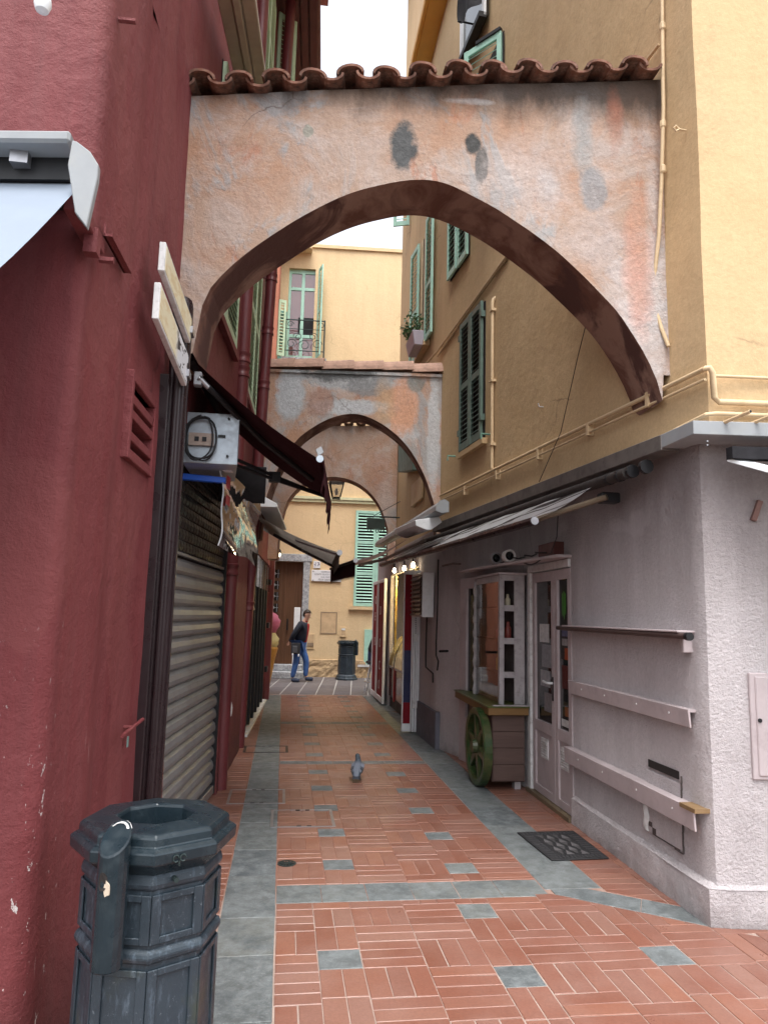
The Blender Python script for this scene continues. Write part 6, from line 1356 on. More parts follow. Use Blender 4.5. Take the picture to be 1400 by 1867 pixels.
for i in range(14):
    for t0, t1 in ((.03, .12), (.88, .97)): rib.prism([mp(.05+i*.065, t0)+Vector((0, 0, .0122)), mp(.085+i*.065, t0)+Vector((0, 0, .0122)), mp(.085+i*.065, t1)+Vector((0, 0, .0122)), mp(.05+i*.065, t1)+Vector((0, 0, .0122))], (0, 0, .0018))
for j in range(10):
    for s0, s1 in ((.03, .19), (.80, .97)): rib.prism([mp(s0, .14+j*.073)+Vector((0, 0, .0122)), mp(s1, .14+j*.073)+Vector((0, 0, .0122)), mp(s1, .18+j*.073)+Vector((0, 0, .0122)), mp(s0, .18+j*.073)+Vector((0, 0, .0122))], (0, 0, .0018))
rib.build('ribbed_border', paint('rib_rubber', (.035, .035, .038), .7), mat_)

# ================================================================== LITTER BINS
def bin_mat():
    t = NT('scuffed_bin_paint'); c = t.mix(t.ramp(t.noise(5, 5, .65), (.35, 0), (.7, 1)), (.020, .031, .042), (.030, .044, .058))
    c = t.mix(t.ramp(t.noise(1.0, 6, .75, t.mapv((34, 34, 9))), (.54, 0), (.70, .6)), c, (.12, .16, .205))
    c = t.mix(t.ramp(t.noise(58, 4, .8), (.62, 0), (.69, .4)), c, (.25, .29, .33))
    c = t.mix(t.ramp(t.noise(3, 4, .7, t.mapv((1, 1, 1), (5, 2, 8))), (.60, 0), (.75, .5)), c, (.06, .07, .035))
    return t.out(c, t.ramp(t.noise(9, 5, .7), (.3, .28), (.7, .6)), t.bump(t.noise(60, 5, .8), .35, .004, t.bump(t.noise(12, 4), .2, .01)), .15, .5)
M['bin'] = bin_mat(); M['bin_lip'] = paint('bin_rim_paint', (.012, .021, .028), .3, .1, .2, 7, .10, 50, ((.07, .09, .10), .3))
M['bin_worn'] = paint('bare_worn_edge', (.5, .5, .5), .6, 0, .2, 20); M['bin_peel'] = paint('peeled_cream_paint', (.55, .46, .36), .7)
def octp(R, z, a0, c): return [Vector((c.x+R*math.cos(a0+k*math.tau/8), c.y+R*math.sin(a0+k*math.tau/8), z)) for k in range(8)]
def litter_bin(label, c, a0, asha):
    b = thing('litter_bin', label, 'litter bin', c, 'octagonal cast iron litter bins')
    body = MB().lathe([(.285, 0), (.285, .04), (.262, .06), (.25, .10), (.222, .13), (.218, .14), (.212, .62), (.212, .86)], c, 8, a0).build('body', M['bin'], b, bevel=.006)
    MB().lathe([(.213, .600), (.224, .606), (.229, .620), (.224, .634), (.213, .642)], c, 8, a0, cap=False).build('middle_moulding', M['bin'], b, bevel=.003)
    MB().lathe([(.213, .806), (.220, .812), (.223, .825), (.219, .842), (.213, .85)], c, 8, a0, cap=False).build('upper_moulding', M['bin'], b, bevel=.003)
    for k in range(8):                       # raised frame of every panel
        for z0, z1 in ((.16, .585), (.655, .795)):
            A, B = octp(.2145, 0, a0, c)[k], octp(.2145, 0, a0, c)[(k+1) % 8]; e = (B-A); L_ = e.length; e.normalize(); n = Vector((e.y, -e.x, 0)); f = MB()
            for s0, s1 in ((.0, .030), (L_-.030, L_)): f.obox(A+e*s0+Vector((0, 0, z0)), e*(s1-s0), n*.007, (0, 0, z1-z0))
            f.obox(A+e*.030+Vector((0, 0, z0)), e*(L_-.06), n*.0065, (0, 0, .02)); f.obox(A+e*.030+Vector((0, 0, z1-.02)), e*(L_-.06), n*.0065, (0, 0, .02))
            f.build('panel_frame', M['bin'], b, bevel=.002)
    lid = MB(); rings = [(.214, .852), (.235, .87), (.262, .892), (.264, .925), (.250, .935), (.240, .937), (.238, .962), (.226, .972), (.128, .978), (.122, .970), (.118, .80)]
    lid.lathe(rings, c, 8, a0, cap=False); lid.build('rim', M['bin_lip'], b, bevel=.003)
    MB().lathe([(.117, .79), (.117, .80)], c, 8, a0).build('inner_floor', M['dark_void'], b)
    d = Vector((math.cos(asha), math.sin(asha), 0)); p0 = c+d*.262; r = .045
    tb = MB(); n = 18; tz = lambda k: .985+.05*math.cos(k*math.tau/n-asha+math.pi) if False else .975-.042*math.cos(k*math.tau/n-asha)
    for zz in (.615, .66, 'top'):
        for k in range(n): a = k*math.tau/n; tb.v.append((p0.x+r*math.cos(a), p0.y+r*math.sin(a), c.z+(zz if zz != 'top' else tz(k))))
    for i in range(2):
        for k in range(n): l = (k+1) % n; tb.f.append((i*n+k, i*n+l, i*n+n+l, i*n+n+k)); tb.m.append(0)
    tb.f.append(tuple(2*n+k for k in range(n))); tb.f.append(tuple(reversed(range(n)))); tb.m += [0, 0]
    at_ = tb.build('ashtray_tube', M['bin_lip'], b, bevel=.004)
    lipb = MB(); ks = [k for k in range(n)]
    for k in range(n):
        if math.cos(k*math.tau/n-asha) < -.55 and math.sin(k*math.tau/n-asha) > -.5:
            l = (k+1) % n; a, a2 = k*math.tau/n, l*math.tau/n
            lipb.face([(p0.x+.046*math.cos(a), p0.y+.046*math.sin(a), c.z+tz(k)-.004), (p0.x+.046*math.cos(a2), p0.y+.046*math.sin(a2), c.z+tz(l)-.004), (p0.x+.030*math.cos(a2), p0.y+.030*math.sin(a2), c.z+.975-.03*math.cos(a2-asha)+.003), (p0.x+.030*math.cos(a), p0.y+.030*math.sin(a), c.z+.975-.03*math.cos(a-asha)+.003)])
    lipb.build('worn_rim', M['bin_worn'], at_)
    view = Vector((-math.sin(.1), -1, 0)); hd = Vector((math.cos(asha-.15), math.sin(asha-.15), 0)); s_ = Vector((-hd.y, hd.x, 0))
    MB().prism([p0+hd*.0445+s_*(.016*math.cos(k*math.tau/12))+Vector((0, 0, .865+.026*math.sin(k*math.tau/12)+0))-hd*(.012*abs(math.cos(k*math.tau/12))**2*.5) for k in range(12)], hd*.003).build('cigarette_hole', M['dark_void'], at_)
    MB().prism([p0+hd*.044+s_*(.014+.010*math.cos(k*math.tau/10)*(1+.2*math.sin(k*3)))+Vector((0, 0, .846+.022*math.sin(k*math.tau/10)*(1+.2*math.cos(k*2))))-hd*.004 for k in range(10)], hd*.004).build('peeled_patch', M['bin_peel'], at_)
    f = Vector((math.cos(asha+.75), math.sin(asha+.75), 0)); fn = f; q = c+f*.249+Vector((0, 0, .905)); s2 = Vector((-f.y, f.x, 0))
    em = MB()
    for o in (-.011, .011): em.tube([q+s2*(o+.009*math.cos(k*.9))+Vector((0, 0, .010*math.sin(k*.9))) for k in range(7)], .0025, 5)
    em.tube([q-Vector((0, 0, .008)), q-Vector((0, 0, .022))], .003, 5)
    em.build('rim_emblem', M['bin_worn'] if False else M['iron'], b)
    MB().tube([q-Vector((0, 0, .068))-f*.04, q-Vector((0, 0, .068))-f*.015], .008, 10).build('keyhole', M['iron'], b)
    return b
bc = onz(284, 1524, .905); bc.z = 0
bin1 = litter_bin('dark green blue octagonal litter bin with an ash tube in the left foreground', bc, rad(-81), rad(-107))
bc2 = onz(632, 1240, 0); bc2.y = 18.35
bin2 = litter_bin('distant blue grey octagonal litter bin standing at the far yellow wall', Vector((bc2.x, 18.4, 0)), rad(-98), rad(-30))

# ================================================================== PEOPLE AND PIGEON
def skin_mesh(name, verts, edges, mat, parent, sub=2, root=0, smooth=True):
    me = bpy.data.meshes.new(name); me.from_pydata([v[0] for v in verts], edges, []); me.materials.append(mat)
    o = adopt_new(name, me, parent); lay = me.skin_vertices or None
    m = o.modifiers.new('skin', 'SKIN'); m.use_smooth_shade = smooth
    if not me.skin_vertices:
        bm = bmesh.new(); bm.from_mesh(me); bm.verts.layers.skin.verify(); bm.to_mesh(me); bm.free()
    for i, v in enumerate(verts):
        r = v[1]; me.skin_vertices[0].data[i].radius = r if isinstance(r, tuple) else (r, r); me.skin_vertices[0].data[i].use_root = (i == root)
    s = o.modifiers.new('subsurf', 'SUBSURF'); s.levels = sub; s.render_levels = sub
    return o
def figure(root, O, yaw, J, jacket, jeans, shoe, hair, skinm):
    """J: joint table in metres, x forward, y to the left, z up"""
    cy, sy_ = math.cos(yaw), math.sin(yaw)
    T = lambda p: Vector((O.x+p[0]*cy-p[1]*sy_, O.y+p[0]*sy_+p[1]*cy, O.z+p[2]))
    names = list(J); idx = {n: i for i, n in enumerate(names)}
    ed = [('pelvis', 'belly'), ('belly', 'chest'), ('chest', 'neck'), ('neck', 'chin'), ('chin', 'face'), ('face', 'crown')]
    for s in 'lr': ed += [('pelvis', s+'hip'), (s+'hip', s+'knee'), (s+'knee', s+'ankle'), (s+'ankle', s+'toe'), ('chest', s+'sho'), (s+'sho', s+'elb'), (s+'elb', s+'wri'), (s+'wri', s+'palm')]
    under = {'pelvis', 'belly', 'chest', 'lsho', 'rsho', 'lelb', 'relb', 'lhip', 'rhip', 'lknee', 'rknee', 'lankle', 'rankle', 'ltoe', 'rtoe'}
    sh_ = lambda n, r: r if n not in under else tuple(x*.62 for x in (r if isinstance(r, tuple) else (r, r)))
    verts = [(T(J[n][0]), sh_(n, J[n][1])) for n in names if n != 'collar']; names = [n for n in names if n != 'collar']; idx = {n: i for i, n in enumerate(names)}; edges = [(idx[a], idx[b]) for a, b in ed if a in idx and b in idx]
    for s in 'lr':                           # fingers and thumb
        if s+'palm' not in J: continue
        w_, p = Vector(J[s+'wri'][0]), Vector(J[s+'palm'][0]); d = (p-w_).normalized(); sd = d.cross(Vector((0, 0, 1))).normalized(); upn = sd.cross(d)
        for k, l in enumerate((.065, .075, .07, .055)):
            b = p+d*.02+upn*(.018*(1.5-k)); t1 = b+d*l*.6-sd*.01; t2 = b+d*l-sd*.03
            verts += [(T(b), .010), (T(t1), .009), (T(t2), .008)]; e = len(verts)-3; edges += [(idx[s+'palm'], e), (e, e+1), (e+1, e+2)]
        b = w_.lerp(p, .6)+upn*.035; t1 = b+d*.04+upn*.02; verts += [(T(b), .011), (T(t1), .009)]; e = len(verts)-2; edges += [(idx[s+'palm'], e), (e, e+1)]
    body = skin_mesh('body', verts, edges, skinm, root, 2)
    def cloth(nm, chain, mat, grow):
        ns = []; [ns.append(n) for e in chain for n in e if n not in ns]; ii = {n: i for i, n in enumerate(ns)}
        vs = [(T(J[n][0]), tuple(r*grow[0]+grow[1] for r in (J[n][1] if isinstance(J[n][1], tuple) else (J[n][1], J[n][1])))) for n in ns]
        return skin_mesh(nm, vs, [(ii[a], ii[b]) for a, b in chain], mat, root, 2)
    cloth('jacket', [('pelvis', 'belly'), ('belly', 'chest'), ('chest', 'collar')]+[x for s in 'lr' for x in [('chest', s+'sho'), (s+'sho', s+'elb'), (s+'elb', s+'wri')]], jacket, (1.08, .016))
    cloth('trousers', [('pelvis', s+'hip') for s in 'lr']+[x for s in 'lr' for x in [(s+'hip', s+'knee'), (s+'knee', s+'ankle')]], jeans, (1.06, .014))
    for s in 'lr':
        a, b = J[s+'ankle'][0], J[s+'toe'][0]
        mid = tuple((a[i]+b[i])/2 for i in range(3))
        heel = (b[0]-.215, a[1], b[2]-.0)
        skin_mesh('shoe', [(T((heel[0], heel[1], heel[2]+.022)), (.055, .055)), (T(((heel[0]+b[0])/2, mid[1], b[2]+.018)), (.058, .055)), (T((b[0], b[1], b[2]+.006)), (.05, .038))], [(0, 1), (1, 2)], shoe, root, 2)
    return T
jacket_m = paint('navy_black_jacket', (.014, .017, .028), .8, 0, .3, 9, .3, 60); jean_m = paint('blue_jeans', (.045, .11, .30), .85, 0, .35, 7, .3, 90); hair_m = paint('dark_brown_hair', (.022, .014, .010), .6, 0, .3, 30, .5, 120)
shoe_m = paint('navy_shoe', (.02, .03, .06), .7, 0, .2, 12)
mo = onz(545, 1243.5, 0); man = thing('person', 'man in navy jacket, red shirt and blue jeans walking right with hands behind his back', 'person', mo)
JM = {'pelvis': ((-.03, 0, .94), (.12, .15)), 'belly': ((.0, 0, 1.10), (.115, .145)), 'chest': ((.04, 0, 1.30), (.115, .165)), 'neck': ((.085, 0, 1.46), .056), 'chin': ((.14, 0, 1.52), (.070, .064)), 'face': ((.145, 0, 1.60), (.100, .084)), 'crown': ((.135, 0, 1.675), (.086, .074)), 'collar': ((.075, 0, 1.42), .066),
      'lhip': ((-.02, .085, .88), .085), 'lknee': ((.15, .09, .52), .062), 'lankle': ((.145, .09, .12), .042), 'ltoe': ((.335, .085, .055), .032),
      'rhip': ((-.05, -.085, .88), .085), 'rknee': ((-.075, -.09, .50), .062), 'rankle': ((-.15, -.09, .095), .042), 'rtoe': ((.03, -.095, .035), .032),
      'lsho': ((.02, .175, 1.38), .06), 'lelb': ((-.13, .20, 1.12), .045), 'lwri': ((-.235, .07, .955), .032), 'lpalm': ((-.265, .00, .915), .030),
      'rsho': ((.01, -.175, 1.38), .06), 'relb': ((-.15, -.20, 1.12), .045), 'rwri': ((-.245, -.06, .95), .032), 'rpalm': ((-.275, .01, .91), .030)}
MYAW = rad(-8)
T = figure(man, mo, MYAW, JM, jacket_m, jean_m, shoe_m, hair_m, M['skin'])
hc = Vector(JM['face'][0]); hy = rad(-38)          # the head is turned towards the viewer
def H(f, l, u): return T((hc.x+f*math.cos(hy)-l*math.sin(hy), hc.y+f*math.sin(hy)+l*math.cos(hy), hc.z+u))
mb = MB()
def hp(i, j):
    a = math.tau*i/28; b = math.pi/2*(1-j/9*1.28); f, l, u = math.cos(a)*math.cos(b), math.sin(a)*math.cos(b), math.sin(b); low = .02
    if f > .1: u = max(u, .30+.25*f)
    r = 1.0+.06*noise.noise(Vector((f*4, l*4, u*4))); return H(f*.112*r-.010, l*.100*r, u*.124*r+.008)
mb.grid(hp, 28, 9).build('hair', hair_m, man, smooth=True)
for l in (-.034, .034):
    mb = MB(); c = H(.088, l, .012); mb.lathe([(.002, -.006), (.010, -.004), (.012, 0), (.010, .004), (.002, .006)], c, 10).build('eye', paint('dark_eye', (.02, .015, .012), .3), man, smooth=True)
    MB().tube([H(.090, l-.016, .033), H(.094, l, .038), H(.089, l+.016, .033)], .0055, 6).build('eyebrow', hair_m, man)
skin_mesh('nose', [(H(.088, 0, .02), .010), (H(.108, 0, -.018), .014), (H(.092, 0, -.028), .012)], [(0, 1), (1, 2)], M['skin'], man, 1)
MB().tube([H(.086, -.022, -.058), H(.094, 0, -.060), H(.086, .022, -.058)], .006, 6).build('mouth', paint('lips', (.30, .13, .11), .5), man)
for l in (-.078, .078): skin_mesh('ear', [(H(.0, l, .02), (.012, .022)), (H(.0, l, -.02), (.010, .016))], [(0, 1)], M['skin'], man, 1)
skin_mesh('shirt', [(T((.165, -.0, 1.40)), (.03, .05)), (T((.155, 0, 1.25)), (.035, .05)), (T((.12, 0, 1.05)), (.04, .055)), (T((.10, 0, .93)), (.035, .05))], [(0, 1), (1, 2), (2, 3)], paint('red_shirt', (.35, .03, .03), .8), man, 1)
skin_mesh('collar', [(T((.10, -.05, 1.455)), (.03, .02)), (T((.15, 0, 1.43)), (.025, .03)), (T((.10, .05, 1.455)), (.03, .02))], [(0, 1), (1, 2)], paint('red_collar', (.38, .03, .03), .8), man, 1)
bag = thing('belt_bag', 'black belt bag with pockets hanging at the hip of the walking man', 'bag', T((-.1, -.2, .75)))
pb = [T((x, y, z)) for x, y, z in [(-.19, -.255, .68), (.02, -.255, .66), (.02, -.175, .66), (-.19, -.175, .68), (-.20, -.245, .93), (.03, -.245, .93), (.03, -.165, .93), (-.20, -.165, .93)]]
MB().hexa(pb).build('pouch', paint('black_bag_fabric', (.018, .018, .022), .7), bag, bevel=.015, seg=2)
MB().hexa([T((x, y, z)) for x, y, z in [(-.15, -.285, .70), (-.03, -.285, .69), (-.03, -.25, .69), (-.15, -.25, .70), (-.15, -.28, .86), (-.03, -.28, .86), (-.03, -.25, .86), (-.15, -.25, .86)]]).build('pocket', paint('grey_bag_pocket', (.05, .05, .055), .6), bag, bevel=.01)
for (x, z) in [(-.14, .69), (0, .67)]: MB().tube([T((x, -.27, z)), T((x, -.29, z-.05))], .016, 6).build('strap_end', M['white_old'], bag)
# seated person, mostly hidden by the red door
so2 = Vector((1.985, 15.55, 0)); seat_p = thing('person', 'person in black jacket seated on a bar stool half hidden by the red shop door', 'person', so2)
JS = {'pelvis': ((0, 0, .78), (.13, .16)), 'belly': ((.03, 0, .95), (.13, .16)), 'chest': ((.10, 0, 1.16), (.13, .18)), 'neck': ((.20, 0, 1.31), .056), 'chin': ((.26, 0, 1.38), .06), 'face': ((.28, 0, 1.46), (.086, .074)), 'crown': ((.26, 0, 1.53), (.075, .064)), 'collar': ((.17, 0, 1.27), .07),
      'lhip': ((.03, .09, .76), .09), 'lknee': ((.42, .11, .72), .065), 'lankle': ((.36, .11, .32), .045), 'ltoe': ((.54, .11, .27), .035), 'rhip': ((.03, -.09, .76), .09), 'rknee': ((.40, -.13, .70), .065), 'rankle': ((.33, -.13, .31), .045), 'rtoe': ((.50, -.13, .27), .035),
      'lsho': ((.10, .19, 1.24), .065), 'lelb': ((.22, .23, 1.0), .05), 'lwri': ((.44, .12, 1.03), .034), 'lpalm': ((.53, .08, 1.05), .03), 'rsho': ((.10, -.19, 1.24), .065), 'relb': ((.20, -.24, .99), .05), 'rwri': ((.43, -.14, 1.03), .034), 'rpalm': ((.52, -.10, 1.05), .03)}
T2 = figure(seat_p, so2, rad(10), JS, paint('black_jacket', (.010, .011, .014), .75, 0, .3, 9, .3, 60), paint('dark_blue_jeans', (.02, .035, .09), .85), M['black'], hair_m, M['skin'])
blob(T2((.265, 0, 1.50)), .098, 12, .008, (1, .92, 1.0)).build('hair', hair_m, seat_p, smooth=True)
st2 = thing('bar_stool', 'chrome bar stool under the seated person by the red shop door', 'stool', (1.95, 15.45, 0))
MB().lathe([(.02, .60), (.16, .605), (.18, .63), (.165, .655), (.02, .66)], (1.97, 15.52, 0), 18).build('seat', M['black'], st2, smooth=True)
for k in range(4):
    a = k*math.pi/2+.5; MB().tube([(1.97+.09*math.cos(a), 15.52+.09*math.sin(a), .605), (1.97+.24*math.cos(a), 15.52+.24*math.sin(a), .0)], .013, 8).build('leg', M['chrome'], st2, smooth=True)
MB().tube([(1.97+.20*math.cos(k*math.tau/24), 15.52+.20*math.sin(k*math.tau/24), .22) for k in range(25)], .011, 6).build('foot_ring', M['chrome'], st2, smooth=True)
# pigeon, walking away up the alley
pg = onz(651, 1421, 0); pig = thing('pigeon', 'grey pigeon walking away on the red bricks in mid alley', 'bird', pg)
pyaw = rad(80); pT = lambda f, l, u: Vector((pg.x+f*math.cos(pyaw)-l*math.sin(pyaw), pg.y+f*math.sin(pyaw)+l*math.cos(pyaw), u))
pgm = NT('pigeon_feathers'); PX, PY, PZ = pgm.xyz()[:3]
pcol = pgm.mix(pgm.n('MapRange', Value=PZ, **{'From__Min': .150, 'From__Max': .175, 'To__Min': 0.0, 'To__Max': 1.0}).outputs[0], (.13, .15, .19), (.03, .045, .06)); pcol = pgm.mix(pgm.ramp(pgm.noise(40, 3), (.45, 0), (.7, .5)), pcol, (.14, .16, .2))
M['pigeon'] = pgm.out(pcol, .6)
skin_mesh('body', [(pT(0, 0, .105), (.060, .056)), (pT(.05, 0, .130), (.052, .05)), (pT(.082, 0, .165), (.032, .034)), (pT(.092, .004, .198), (.029, .030)), (pT(.102, .012, .222), (.026, .026)), (pT(.128, .02, .214), (.010, .010)), (pT(-.065, 0, .088), (.048, .032)), (pT(-.115, 0, .068), (.034, .014)), (pT(-.150, 0, .052), (.030, .007)),
    (pT(.0, .025, .06), .018), (pT(.005, .025, .03), .007), (pT(.0, .025, .008), .006), (pT(.03, .03, .004), .005), (pT(.0, -.025, .06), .018), (pT(-.015, -.025, .03), .007), (pT(-.02, -.025, .008), .006), (pT(.01, -.03, .004), .005)],
    [(0, 1), (1, 2), (2, 3), (3, 4), (4, 5), (0, 6), (6, 7), (7, 8), (0, 9), (9, 10), (10, 11), (11, 12), (0, 13), (13, 14), (14, 15), (15, 16)], M['pigeon'], pig, 2)
wing_l = paint('wing_pale_grey', (.20, .22, .27), .7, 0, .35, 40); wing_d = paint('wing_dark_bar', (.022, .026, .04), .6)
for s in (1, -1):
    W2 = lambda f, l, u: pT(f, s*l, u)
    mb = MB(); mb.grid(lambda i, j: W2(.07-.20*i/8, .016+.052*math.sin(math.pi*min(.98, j/5+.12))*(1-.45*(i/8)**2), .155-.075*j/5-.045*i/8+.006*math.sin(i*1.2)), 8, 5); wg = mb.build('wing', wing_l, pig, smooth=True)
    for i0, i1 in ((4.2, 4.9), (5.6, 6.4)):
        MB().grid(lambda i, j: W2(.07-.20*(i0+(i1-i0)*i)/8-.010*j/5, .0195+.0535*math.sin(math.pi*min(.98, j/5+.12))*(1-.45*((i0+.3)/8)**2), .1575-.073*j/5-.045*(i0+(i1-i0)*i)/8+.003), 1, 5).build('wing_bar', wing_d, wg)
MB().hexa([pT(-.10, -.028, .066), pT(-.10, .028, .066), pT(-.185, .036, .040), pT(-.185, -.036, .040), pT(-.10, -.028, .074), pT(-.10, .028, .074), pT(-.185, .036, .046), pT(-.185, -.036, .046)]).build('tail', wing_d, pig, bevel=.003)
for s in (1, -1): MB().lathe([(.001, -.004), (.004, 0), (.001, .004)], pT(.118, s*.0165, .222), 8).build('eye', paint('orange_eye', (.4, .12, .02), .3), pig)

# ================================================================== FAR HOUSE DETAILS
dF = Vector((1, fslope, 0)).normalized(); nF = Vector((dF.y, -dF.x, 0))
def fb(u, v, off=0.0): return onv(u, v, FB)+nF*off
def fq(x, z, off=0.0): return Vector((x, fy(x), z))+nF*off
# front door 17 with stone frame
dr17 = MB(); x0, x1, dz0, dz1 = fd_a.x, fd_b.x, .30, fd_a.z
dr17 = MB().obox(fq(x0, dz0, -.20), dF*(x1-x0), nF*.04, (0, 0, dz1-dz0)).build('door', M['wood_dark'], far_house)
for o, wd in ((0, .30), (.58, .07), (x1-x0-.5, .05), (x1-x0-.12, .12)): MB().obox(fq(x0+o, dz0, -.16), dF*wd, nF*.03, (0, 0, dz1-dz0)).build('stile', M['wood_dark'], dr17, bevel=.006)
for i in range(5):
    z = 1.35+i*.30; MB().obox(fq(x0+.30, z, -.16), dF*.28, nF*.012, (0, 0, .22)).build('dark_panel', M['dark_void'], dr17)
    g = MB()
    for k in range(3): g.obox(fq(x0+.32+k*.11, z, -.148), dF*.012, nF*.012, (0, 0, .22))
    g.obox(fq(x0+.30, z+.105, -.147), dF*.28, nF*.010, (0, 0, .012)); q = fq(x0+.44, z+.11, -.142); g.lathe([(.01, -.045), (.045, -.02), (.05, .01), (.02, .045)], q, 6); g.build('iron_grille', M['galv'], dr17)
q = fb(524, 1128, -.1); MB().tube([q, q+Vector((0, 0, -.3))], .02, 8).build('handle', M['black'], dr17)
stm = NT('grey_stone_frame'); M['stone'] = stm.out(stm.mix(stm.ramp(stm.noise(16, 5, .75), (.42, 0), (.6, 1)), (.46, .48, .50), (.24, .25, .27)), .8, stm.bump(stm.noise(30, 5, .8), .8, .02))
sfm = MB(); sfm.obox(fq(x1, dz0-.3, -.05), dF*.17, nF*.10, (0, 0, dz1-dz0+.3)); sfm = sfm.build('door_surround', M['stone'], far_house, bevel=.008)
MB().obox(fq(x0-.2, dz1+.002, -.05), dF*(x1-x0+.42), nF*.11, (0, 0, .2)).build('lintel', M['stone'], sfm, bevel=.008)
for k in range(2): MB().obox(fq(x0-.4, .0 if k == 0 else .17, .04), dF*(x1-x0+.52-.04*k), nF*(.62-.32*k), (0, 0, .165 if k == 0 else .15)).build('door_step', M['stone'], far_house, bevel=.012)
p_ = fb(547, 1103, .08); tag(MB().obox(Vector((p_.x-.14, p_.y-.1, .0)), (.16, 0, 0), (0, .03, 0), (0, 0, 1.78)).build('white_panel', M['white_metal'], None, bevel=.005), 'narrow white upright panel leaning beside the stone door frame behind the man', 'panel')
# plaques
pw = paint('white_marble_plaque', (.70, .71, .74), .4, 0, .06, 10); ink = paint('grey_lettering', (.10, .10, .14), .6)
p17 = thing('number_plaque', 'small white house number plaque reading 17 above the street name plaque', 'plaque', fb(578, 1030))
a, b = fb(572, 1023, .005), fb(584, 1036, .005); MB().obox(Vector((a.x, a.y, b.z)), dF*(b.x-a.x), nF*.03, (0, 0, a.z-b.z)).build('plate', pw, p17, bevel=.004)
text_mesh('numerals', '17', .15, ink, p17, (Vector(((a.x+b.x)/2, (a.y+b.y)/2, (a.z+b.z)/2))+nF*.031), dF, (0, 0, 1))
for u in (574, 582.5): q = fb(u, 1029.8, .036); MB().prism([q+dF*.014, q+Vector((0, 0, .02)), q-dF*.014, q-Vector((0, 0, .02))], nF*.002).build('diamond', ink, p17)
pst = thing('street_plaque', 'white marble street name plaque on the far yellow wall', 'plaque', fb(590, 1050))
a, b = fb(568.5, 1039, .005), fb(622, 1061, .005); MB().obox(Vector((a.x, a.y, b.z)), dF*(b.x-a.x), nF*.035, (0, 0, a.z-b.z)).build('plate', pw, pst, bevel=.004)
cx_ = (a.x+b.x)/2; cyp = (a.y+b.y)/2
for s_, f, sz in [('CARRUGIU', .84, .055), ('CONTE FELICE GASTALDI', .61, .055), ('RUE COMTE', .37, .052), ('FÉLIX GASTALDI', .15, .058)]: text_mesh('lettering', s_, sz, ink, pst, Vector((cx_, cyp, b.z+(a.z-b.z)*f))+nF*.036, dF, (0, 0, 1))
for u, v in [(571.5, 1041.5), (571, 1058)]: q = fb(u, v, .04); MB().tube([q, q+nF*.012], .014, 8).build('stud', M['black'], pst)
# mint shutters at street level
g0, g1 = fb(648, 931), fb(645, 1105); gx0 = (g0.x+g1.x)/2; gw_ = 1.12
wn3 = MB().obox(fq(gx0, g1.z, .003), dF*gw_, nF*.01, (0, 0, g0.z-g1.z)).build('window', M['dark_void'], far_house)
MB().obox(fq(gx0-.12, g1.z-.09, .0), dF*(gw_+.24), nF*.08, (0, 0, .08)).build('sill', M['yellow_far'], wn3)
for k in range(2): leaf(far_house, fq(gx0+k*gw_/2, 0, .015), dF, nF, gw_/2-.004, g1.z, g0.z, M['mint'], (g1.z+.86, g1.z+1.70), pitch=.075, st=.07, slat_h=.05)
# french window with balcony
wx0, wx1, wz0, wz1 = fw_a.x, fw_b.x, fw_b.z, fw_a.z
fw_ = MB(); 
for o, wd in ((0, .07), ((wx1-wx0)*.42, .09), (wx1-wx0-.07, .07)): fw_.obox(fq(wx0+o, wz0, -.14), dF*wd, nF*.05, (0, 0, wz1-wz0))
for z in (wz0, wz0+.62, wz1-.62, wz1-.12): fw_.obox(fq(wx0+.07, z, -.139), dF*(wx1-wx0-.14), nF*.045, (0, 0, .09 if z < wz1-.2 else .12))
fw_ = fw_.build('french_window', M['mint'], far_house, bevel=.004)
fgm = NT('reflecting_window_glass'); fgm.b.inputs['Coat Weight'].default_value = .6; MB().obox(fq(wx0+.05, wz0+.05, -.125), dF*(wx1-wx0-.1), nF*.008, (0, 0, wz1-wz0-.1)).build('pane', fgm.out(fgm.mix(fgm.noise(2, 4), (.10, .035, .035), (.17, .07, .065)), .05, None, 0, .8), fw_)
MB().obox(fq(wx0+.30, wz0+.72, -.116), dF*.44, nF*.002, (0, 0, .5)).build('dark_curtain', M['blackcloth'], fw_)
leaf(far_house, fq(wx1+.0, 0, .02), (.25, -.9, 0), (-.9, -.25, 0), .34, wz0, wz1, M['mint'], ((wz0+wz1)/2,), pitch=.09, slat_h=.06)
leaf(far_house, fq(wx0-.0, 0, .02), (-.92, -.40, 0), (-.40, .92, 0), .62, wz0-.1, wz0+1.32, M['green_shutter'], (), pitch=.10, slat_h=.075)
bal = thing('balcony_railing', 'small wrought iron balcony railing with scrolls at the far french window', 'railing', fq(wx0, wz0-.1, .2))
bb = MB(); L_ = wx1-wx0+.22; o = .28
P3 = lambda s, z: fq(wx0-.02+s, wz0+z, o)
bb.tube([P3(0, .98), P3(L_, .98)], .018, 6).tube([P3(0, .10), P3(L_, .10)], .014, 6).tube([P3(0, .72), P3(L_, .72)], .010, 6)
for s in (0, L_): bb.tube([P3(s, -.1), P3(s, 1.0)], .02 if s else .014, 6).tube([P3(s, .98), P3(s, .98)-nF*o], .014, 6)
def spiral(cx, cz, r, sg, turns=1.4): bb.tube([P3(cx+sg*r*(1-k/22*.75)*math.cos(k/22*turns*math.tau), cz+r*(1-k/22*.75)*math.sin(k/22*turns*math.tau)) for k in range(20)], .010, 5)
for (cx, cz, r, sg) in [(.16, .30, .14, 1), (.46, .26, .16, -1), (.76, .30, .14, 1), (.30, .50, .12, -1), (.66, .52, .12, 1), (.12, .85, .09, 1), (.84, .85, .09, -1)]: spiral(cx*L_/.92, cz, r, sg)
